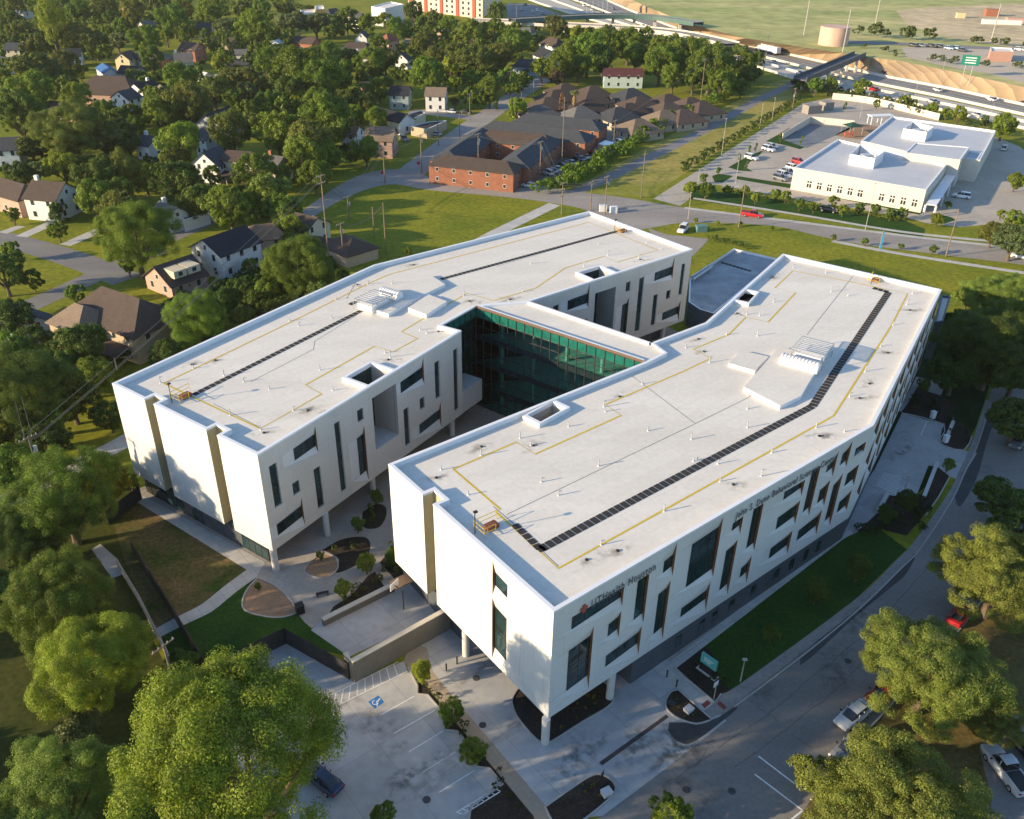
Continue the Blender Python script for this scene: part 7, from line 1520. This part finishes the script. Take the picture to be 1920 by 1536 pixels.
for k, c in enumerate([(837, 1258), (857, 1245), (1250, 1270), (1268, 1288)]):
    p = G(*c); o = MB().tube((0, 0, 0), (0, 0, 1.0), .09, n=10).tube((0, 0, 1.0), (0, 0, 1.04), .11, n=10).build('bollard', M_frame); o.location = p; tag(o, ['dark bollard nearest the planting strip by the court wall', 'dark bollard closer to the building column', 'dark bollard on the entrance walk nearest the building', 'dark bollard on the entrance walk nearest the street'][k], 'bollard', 'entrance bollards')
p = G(1326, 1262); sg = empty('monument_sign', p, R(-48), 'teal monument sign on a black base beside the entrance walk', 'sign'); MB().box((0, 0, .55), (2.0, .35, 1.1)).build('sign_base', M_black, sg); MB().box((0, 0, 1.75), (2.0, .28, 1.3)).build('sign_panel', mat('teal_sign_face', (.10, .38, .34), .5, .08, 2), sg); mb = MB(); [mb.box((-.1*k, -.15, 2.05-.24*k), (1.2-.2*k, .02, .08)) for k in range(3)]; mb.build('sign_legend', M_paint, sg); MB().box((0, 0, .06), (2.5, .8, .12)).build('sign_plinth', M_conc, sg)
p = G(1338, 1312); sn = empty('post_sign', p, R(40), 'small white backed street sign at the kerb ramp', 'sign'); MB().tube((0, 0, 0), (0, 0, 2.3), .04, n=6).build('post', M_galv, sn); MB().box((0, .05, 2.3), (.7, .04, .7)).build('panel', M_cope, sn)
p = G(1128, 1474); sn = empty('post_sign', p, R(60), 'short dark sign in the kerbed island by the drive', 'sign'); MB().tube((0, 0, 0), (0, 0, 1.6), .05, n=6).build('post', M_black, sn); MB().box((0, .05, 1.6), (.6, .06, .7)).build('panel', M_black, sn)
def thingbox(px, size, m, name, label, cat, rz=0, z=0, top=None):
    o = MB().box((0, 0, size[2]/2), size).box((0, 0, size[2]+.03), (size[0]+.1, size[1]+.1, .06), 0, 1).build(name, [m, top or m]); p = G(*px, z); o.location = p; o.rotation_euler = (0, 0, R(rz)); return tag(o, label, cat)
thingbox((563, 1148), (.9, .9, 1.1), M_black, 'litter_bin', 'black litter bin beside the teardrop gravel bed', 'litter bin', 30); thingbox((1314, 434), (2.6, 1.8, 1.5), mat('teal_cabinet_paint', (.10, .20, .20), .6, .1, 2), 'utility_cabinet', 'teal utility cabinet on the lawn beside the white car', 'cabinet', 10)
thingbox((1130, 396), (1.8, 1.2, 1.6), M_cope, 'utility_cabinet', 'white cabinet next to the dark brown pole', 'cabinet', 5); thingbox((1150, 399), (1.8, 1.2, 1.6), M_cope, 'utility_cabinet', 'white cabinet farther from the dark brown pole', 'cabinet', 5); thingbox((1137, 1490), (.9, .7, .5), M_conc, 'meter_box', 'pale concrete box in the kerbed island by the drive', 'box', 30); thingbox((1291, 1333), (.9, .7, .35), M_conc, 'meter_box', 'pale concrete box in the half round island', 'box', 40)
thingbox((1748, 784), (.7, .6, 1.2), M_cope, 'white_bin', 'white bin in the dark bed beyond the drop-off', 'light', 20); thingbox((1772, 829), (.7, .6, 1.2), M_cope, 'white_bin', 'white bin at the rounded bed by the drop-off', 'light', 20)  # plain white bins by the drop-off, not lamps
for px, lab in (([(1756, 872), (1731, 936)], 'low white wall in the bed beside the drop-off drive'), ([(1789, 788), (1776, 819)], 'low white wall in the rounded bed past the drop-off'), ([(1663, 930), (1645, 962)], 'low white wall nearest the building corner')): tag(wallstrip(MB(), [G(*c) for c in px], .5, 0, .6).build('garden_wall', M_conc), lab, 'wall')
thingbox((752, 1092), (2.2, 1.6, .12), M_soffit, 'wall_canopy', 'small brown slatted canopy fixed to the court side of the near wing', 'canopy', 38, 2.4)
p = G(1647, 472); o = empty('feather_banner', p, R(-15), 'tall blue feather banner beside the far road', 'banner'); MB().tube((0, 0, 0), (0, 0, 5.2), .05, n=6).build('pole', M_lpost, o)
mb = MB(); pr = [(0, .5), (.4, .7), (.5, 2.4), (.48, 4.0), (.3, 4.9), (0, 5.2)]; mb.face([(x, .0, z) for x, z in pr]); mb.face([(x, .03, z) for x, z in pr][::-1]); mb.build('cloth', mat('blue_banner_cloth', (.03, .25, .50), .8, .15, 1.2), o)
def picnic(px, lab):
    o = empty('bench', G(*px), R(20), lab, 'bench'); MB().box((0, 0, .45), (1.5, .4, .06)).build('seat', M_black, o)
    for x in (-.6, .6): MB().box((x, 0, .21), (.08, .36, .42)).build('leg', M_black, o)
picnic((605, 1117), 'black bench on the plaza beside the triangular planting bed')
# clinic grounds
for c, s, rz_, lab in (((1521, 212), (6, 4, 3), 20, 'grey slatted bin enclosure at the top of the shrub row'), ((1548, 206), (4, 4, 3), 20, 'second grey slatted enclosure nearer the low court')): thingbox(c, s, mat('grey_slat_screen', (.24, .22, .20), .8, .15, 1.5), 'bin_enclosure', lab, 'enclosure', rz_)
o = empty('play_canopy', G(1596, 250), R(15), 'dark green shade canopy over the sandy playground', 'canopy'); mb = MB(); 
for a, b in (((-2.6, -2.6), (2.6, -2.6)), ((2.6, -2.6), (2.6, 2.6)), ((2.6, 2.6), (-2.6, 2.6)), ((-2.6, 2.6), (-2.6, -2.6))): mb.face([(*a, 2.6), (*b, 2.6), (0, 0, 3.9)])
mb.build('cloth', mat('green_canopy_cloth', (.015, .06, .045), .8, .1, 1), o)
for x in (-2.5, 2.5):
    for y in (-2.5, 2.5): MB().beam((x, y, 0), (x, y, 2.65), .12, .12).build('post', M_galv, o)
M_toy = mat('orange_play_plastic', (.55, .10, .03), .5, .1, 3); o = empty('playground_climber', G(1590, 258), R(15), 'orange play frame in front of the green canopy', 'play equipment')
for x in (-1.5, 0, 1.5): MB().beam((x, 0, 0), (x, 0, 2.2), .15, .15).build('post', M_toy, o)
MB().box((0, 0, 1.3), (3, 1.4, .12)).build('platform', M_toy, o)
o = empty('pergola', G(1648, 232), R(12), 'white flat roofed shelter beside the rear clinic roof', 'shelter'); MB().box((0, 0, 3), (9, 3, .25)).build('shelter_roof', M_cope, o)
for x in (-4, 0, 4):
    for y in (-1.2, 1.2): MB().beam((x, y, 0), (x, y, 2.9), .25, .25).build('post', M_cope, o)
o, _ = block([(1857, 88), (1897, 90), (1901, 97), (1858, 96)], HZ+4.5, 'salmon', 'red mural painted hut with white roof on the gravel lot', short='red mural hut'); o.children[0].color = (.35, .08, .07, 1)
for c, s, col, lab in (((1877, 46), (22, 3, 2.5), 'white', 'long white trailer on the bare earth'), ((1858, 30), (8, 5, 4), 'brick', 'rust coloured site box on the bare earth'), ((1905, 44), (12, 4, 3), 'salmon', 'salmon container at the bare earth edge'), ((1800, 34), (5, 3, 3), 'yellow', 'yellow digger sized machine on the bare earth')):
    o = thingbox(c, s, M_hwall, 'site_container', lab, 'container', -8, HZ, M_hwall); o.color = (*WALLC[col], 1)
# clinic lot hedge fence and court walls
wl = wallstrip(MB(), [G(*c) for c in [(1466, 262), (1518, 230), (1600, 238)]], .3, 0, 2.2).build('garden_wall', M_buff); tag(wl, 'buff wall round two sides of the low grey court', 'wall')
wl = wallstrip(MB(), [G(*c) for c in smoothline([(1560, 186), (1640, 196), (1760, 226)])], .4, 0, 2.4).build('garden_wall', M_buff); tag(wl, 'long buff wall between the clinic lot and the freeway trees', 'wall')
# palm and dead vine pole in the apartment court
M_frond = mat('palm_frond', (.13, .15, .03), .8, .25, 2); M_thatch = mat('dead_palm_skirt', (.26, .17, .06), .95, .25, 2)
p, h = height_of((1075, 224), (1076, 170)); o = empty('palm_tree', p, 0, 'tall palm with a dry skirt of fronds among the duplexes', 'palm'); MB().tube((0, 0, 0), (0, 0, h-1), .28, .2, 8).build('trunk', M_bark, o)
rs = random.Random(3); mb, sk = MB(), MB()
for k in range(90):
    a = rs.uniform(0, 6.283); u = rs.uniform(-.2, 1); ln = rs.uniform(1.6, 2.3); d = Vector((math.cos(a), math.sin(a), u)).normalized(); m = Vector((0, 0, h-.8))+d*ln*.6; e = m+Vector((d.x*ln*.5, d.y*ln*.5, d.z*ln*.2-.6)); s = Vector((-math.sin(a), math.cos(a), 0))*.28
    mb.face([Vector((0, 0, h-.9)), m-s, e, m+s])
for k in range(70):
    a = rs.uniform(0, 6.283); z = h-1-rs.uniform(0, 2.2); d = Vector((math.cos(a), math.sin(a), 0)); s = Vector((-math.sin(a), math.cos(a), 0))*.2; sk.face([Vector((0, 0, z))+d*.2-s, Vector((0, 0, z))+d*.2+s, Vector((0, 0, z-1.6))+d*.8+s, Vector((0, 0, z-1.6))+d*.8-s])
mb.build('fronds', M_frond, o); sk.build('frond_skirt', M_thatch, o)
p, h = height_of((1052, 222), (1050, 183)); v = crown_mesh('tall', 900, .12, 9, 9); v = v*np.array([1.5, 1.5, 2.2]); o = bpy.data.objects.new('vine_column', mesh_from(v, 'vine_column', [M_leaf])); COL.objects.link(o); o.location = (p.x, p.y, 0); o.color = (.20, .11, .05, 1); tag(o, 'brown dead vine column beside the very tall pole', 'vine')
# ================================================================ labels of the trees: tone, size and the nearest landmarks
LM = [(x, y, s) for o, x, y, s in HOUSES if not s.startswith('hipped')]+[(1080, 180, 'palm among the duplexes'), (1557, 82, 'storage tank'), (1555, 125, 'railway bridge'), (618, 450, 'tall leaning pole'), (720, 440, 'tall bare field pole'), (1450, 235, 'shrub row'), (1410, 404, 'red pickup'), (490, 1110, 'teardrop gravel bed'), (600, 1060, 'round gravel bed'), (700, 1180, 'walled court'), (830, 1310, 'planting strip'), (1326, 1245, 'teal monument sign'), (1598, 1347, 'silver sedan'), (1700, 860, 'drop-off drive'), (230, 1100, 'boundary wall'), (500, 1270, 'corner car park'), (240, 780, 'near wing corner'), (1797, 1158, 'red car'), (1884, 1450, 'silver pickup'), (1250, 60, 'freeway ramps'), (1640, 455, 'blue feather banner'), (1740, 580, 'dark annex'), (100, 475, 'curved street'), (775, 335, 'stop sign corner'), (1300, 390, 'lot entrance'), (40, 860, 'stacked transformer pole')]
used = {}
kw = {'round': 'round', 'oak': 'spreading', 'tall': 'tall narrow', 'cone': 'conical'}
for o, x, y, r, word, kind in TREES:
    near_ = sorted(LM, key=lambda l: math.hypot(l[0]-x, (l[1]-y)*1.2)); rad = scale_at(o.location)*r
    size = 'small' if rad < 2.6 else 'large' if rad > 6.5 else 'medium' if rad > 4.2 else 'modest'; cands = []
    rel = lambda l: 'behind' if y < l[1]-10 else 'in front of' if y > l[1]+10 else 'beside'
    sz = {'small': 'little ', 'large': 'big ', 'medium': '', 'modest': 'smallish '}[size]
    for a in near_[:2]: cands.append(f'{sz}{word} {kw[kind]} tree {rel(a)} the {a[2]}')
    for a, b in ((0, 1), (0, 2), (1, 2), (0, 3), (1, 3), (2, 3), (0, 4), (1, 4), (2, 4), (3, 4), (0, 5), (1, 5), (2, 5), (3, 5)): cands.append(f'{word} {kw[kind]} tree between the {near_[a][2]} and the {near_[b][2]}')
    for a, b in ((0, 1), (1, 0), (0, 2), (2, 0)): cands.append(f'{sz}{word} tree {rel(near_[a])} the {near_[a][2]}, near the {near_[b][2]}')
    lab = next((c for c in cands if c not in used and len(c.split()) <= 16), cands[0]); used[lab] = 1
    tag(o, lab, 'tree', 'trees between the houses' if y < 500 and x < 1000 else 'trees by the freeway and the clinic' if y < 520 else 'trees around the medical center')
seen = {}
for o in list(COL.objects):
    l = o.get('label')
    if l and o.get('category') != 'tree': seen.setdefault(l, []).append(o)
for l, os_ in seen.items():
    if len(os_) > 1 and 'freeway' in l:
        for k, o in enumerate(os_): o['label'] = l+(', '+nth[k]+' of its colour there' if len(l.split()) <= 10 else '')
# ---------------------------------------------------------------- warm evening air
hz_ = MB().box((0, 1100, 61), (2600, 2500, 124)).build('haze', bpy.data.materials.new('haze_air')); tag(hz_, kind='stuff')
hm = hz_.data.materials[0]; hm.use_nodes = True; t = hm.node_tree; t.nodes.clear(); pv = t.nodes.new('ShaderNodeVolumePrincipled'); ho = t.nodes.new('ShaderNodeOutputMaterial')
pv.inputs['Color'].default_value = (.95, .93, .88, 1); pv.inputs['Density'].default_value = 0.00006; pv.inputs['Anisotropy'].default_value = .3; t.links.new(pv.outputs[0], ho.inputs['Volume'])
S.cycles.volume_bounces = 0; S.cycles.volume_max_steps = 64
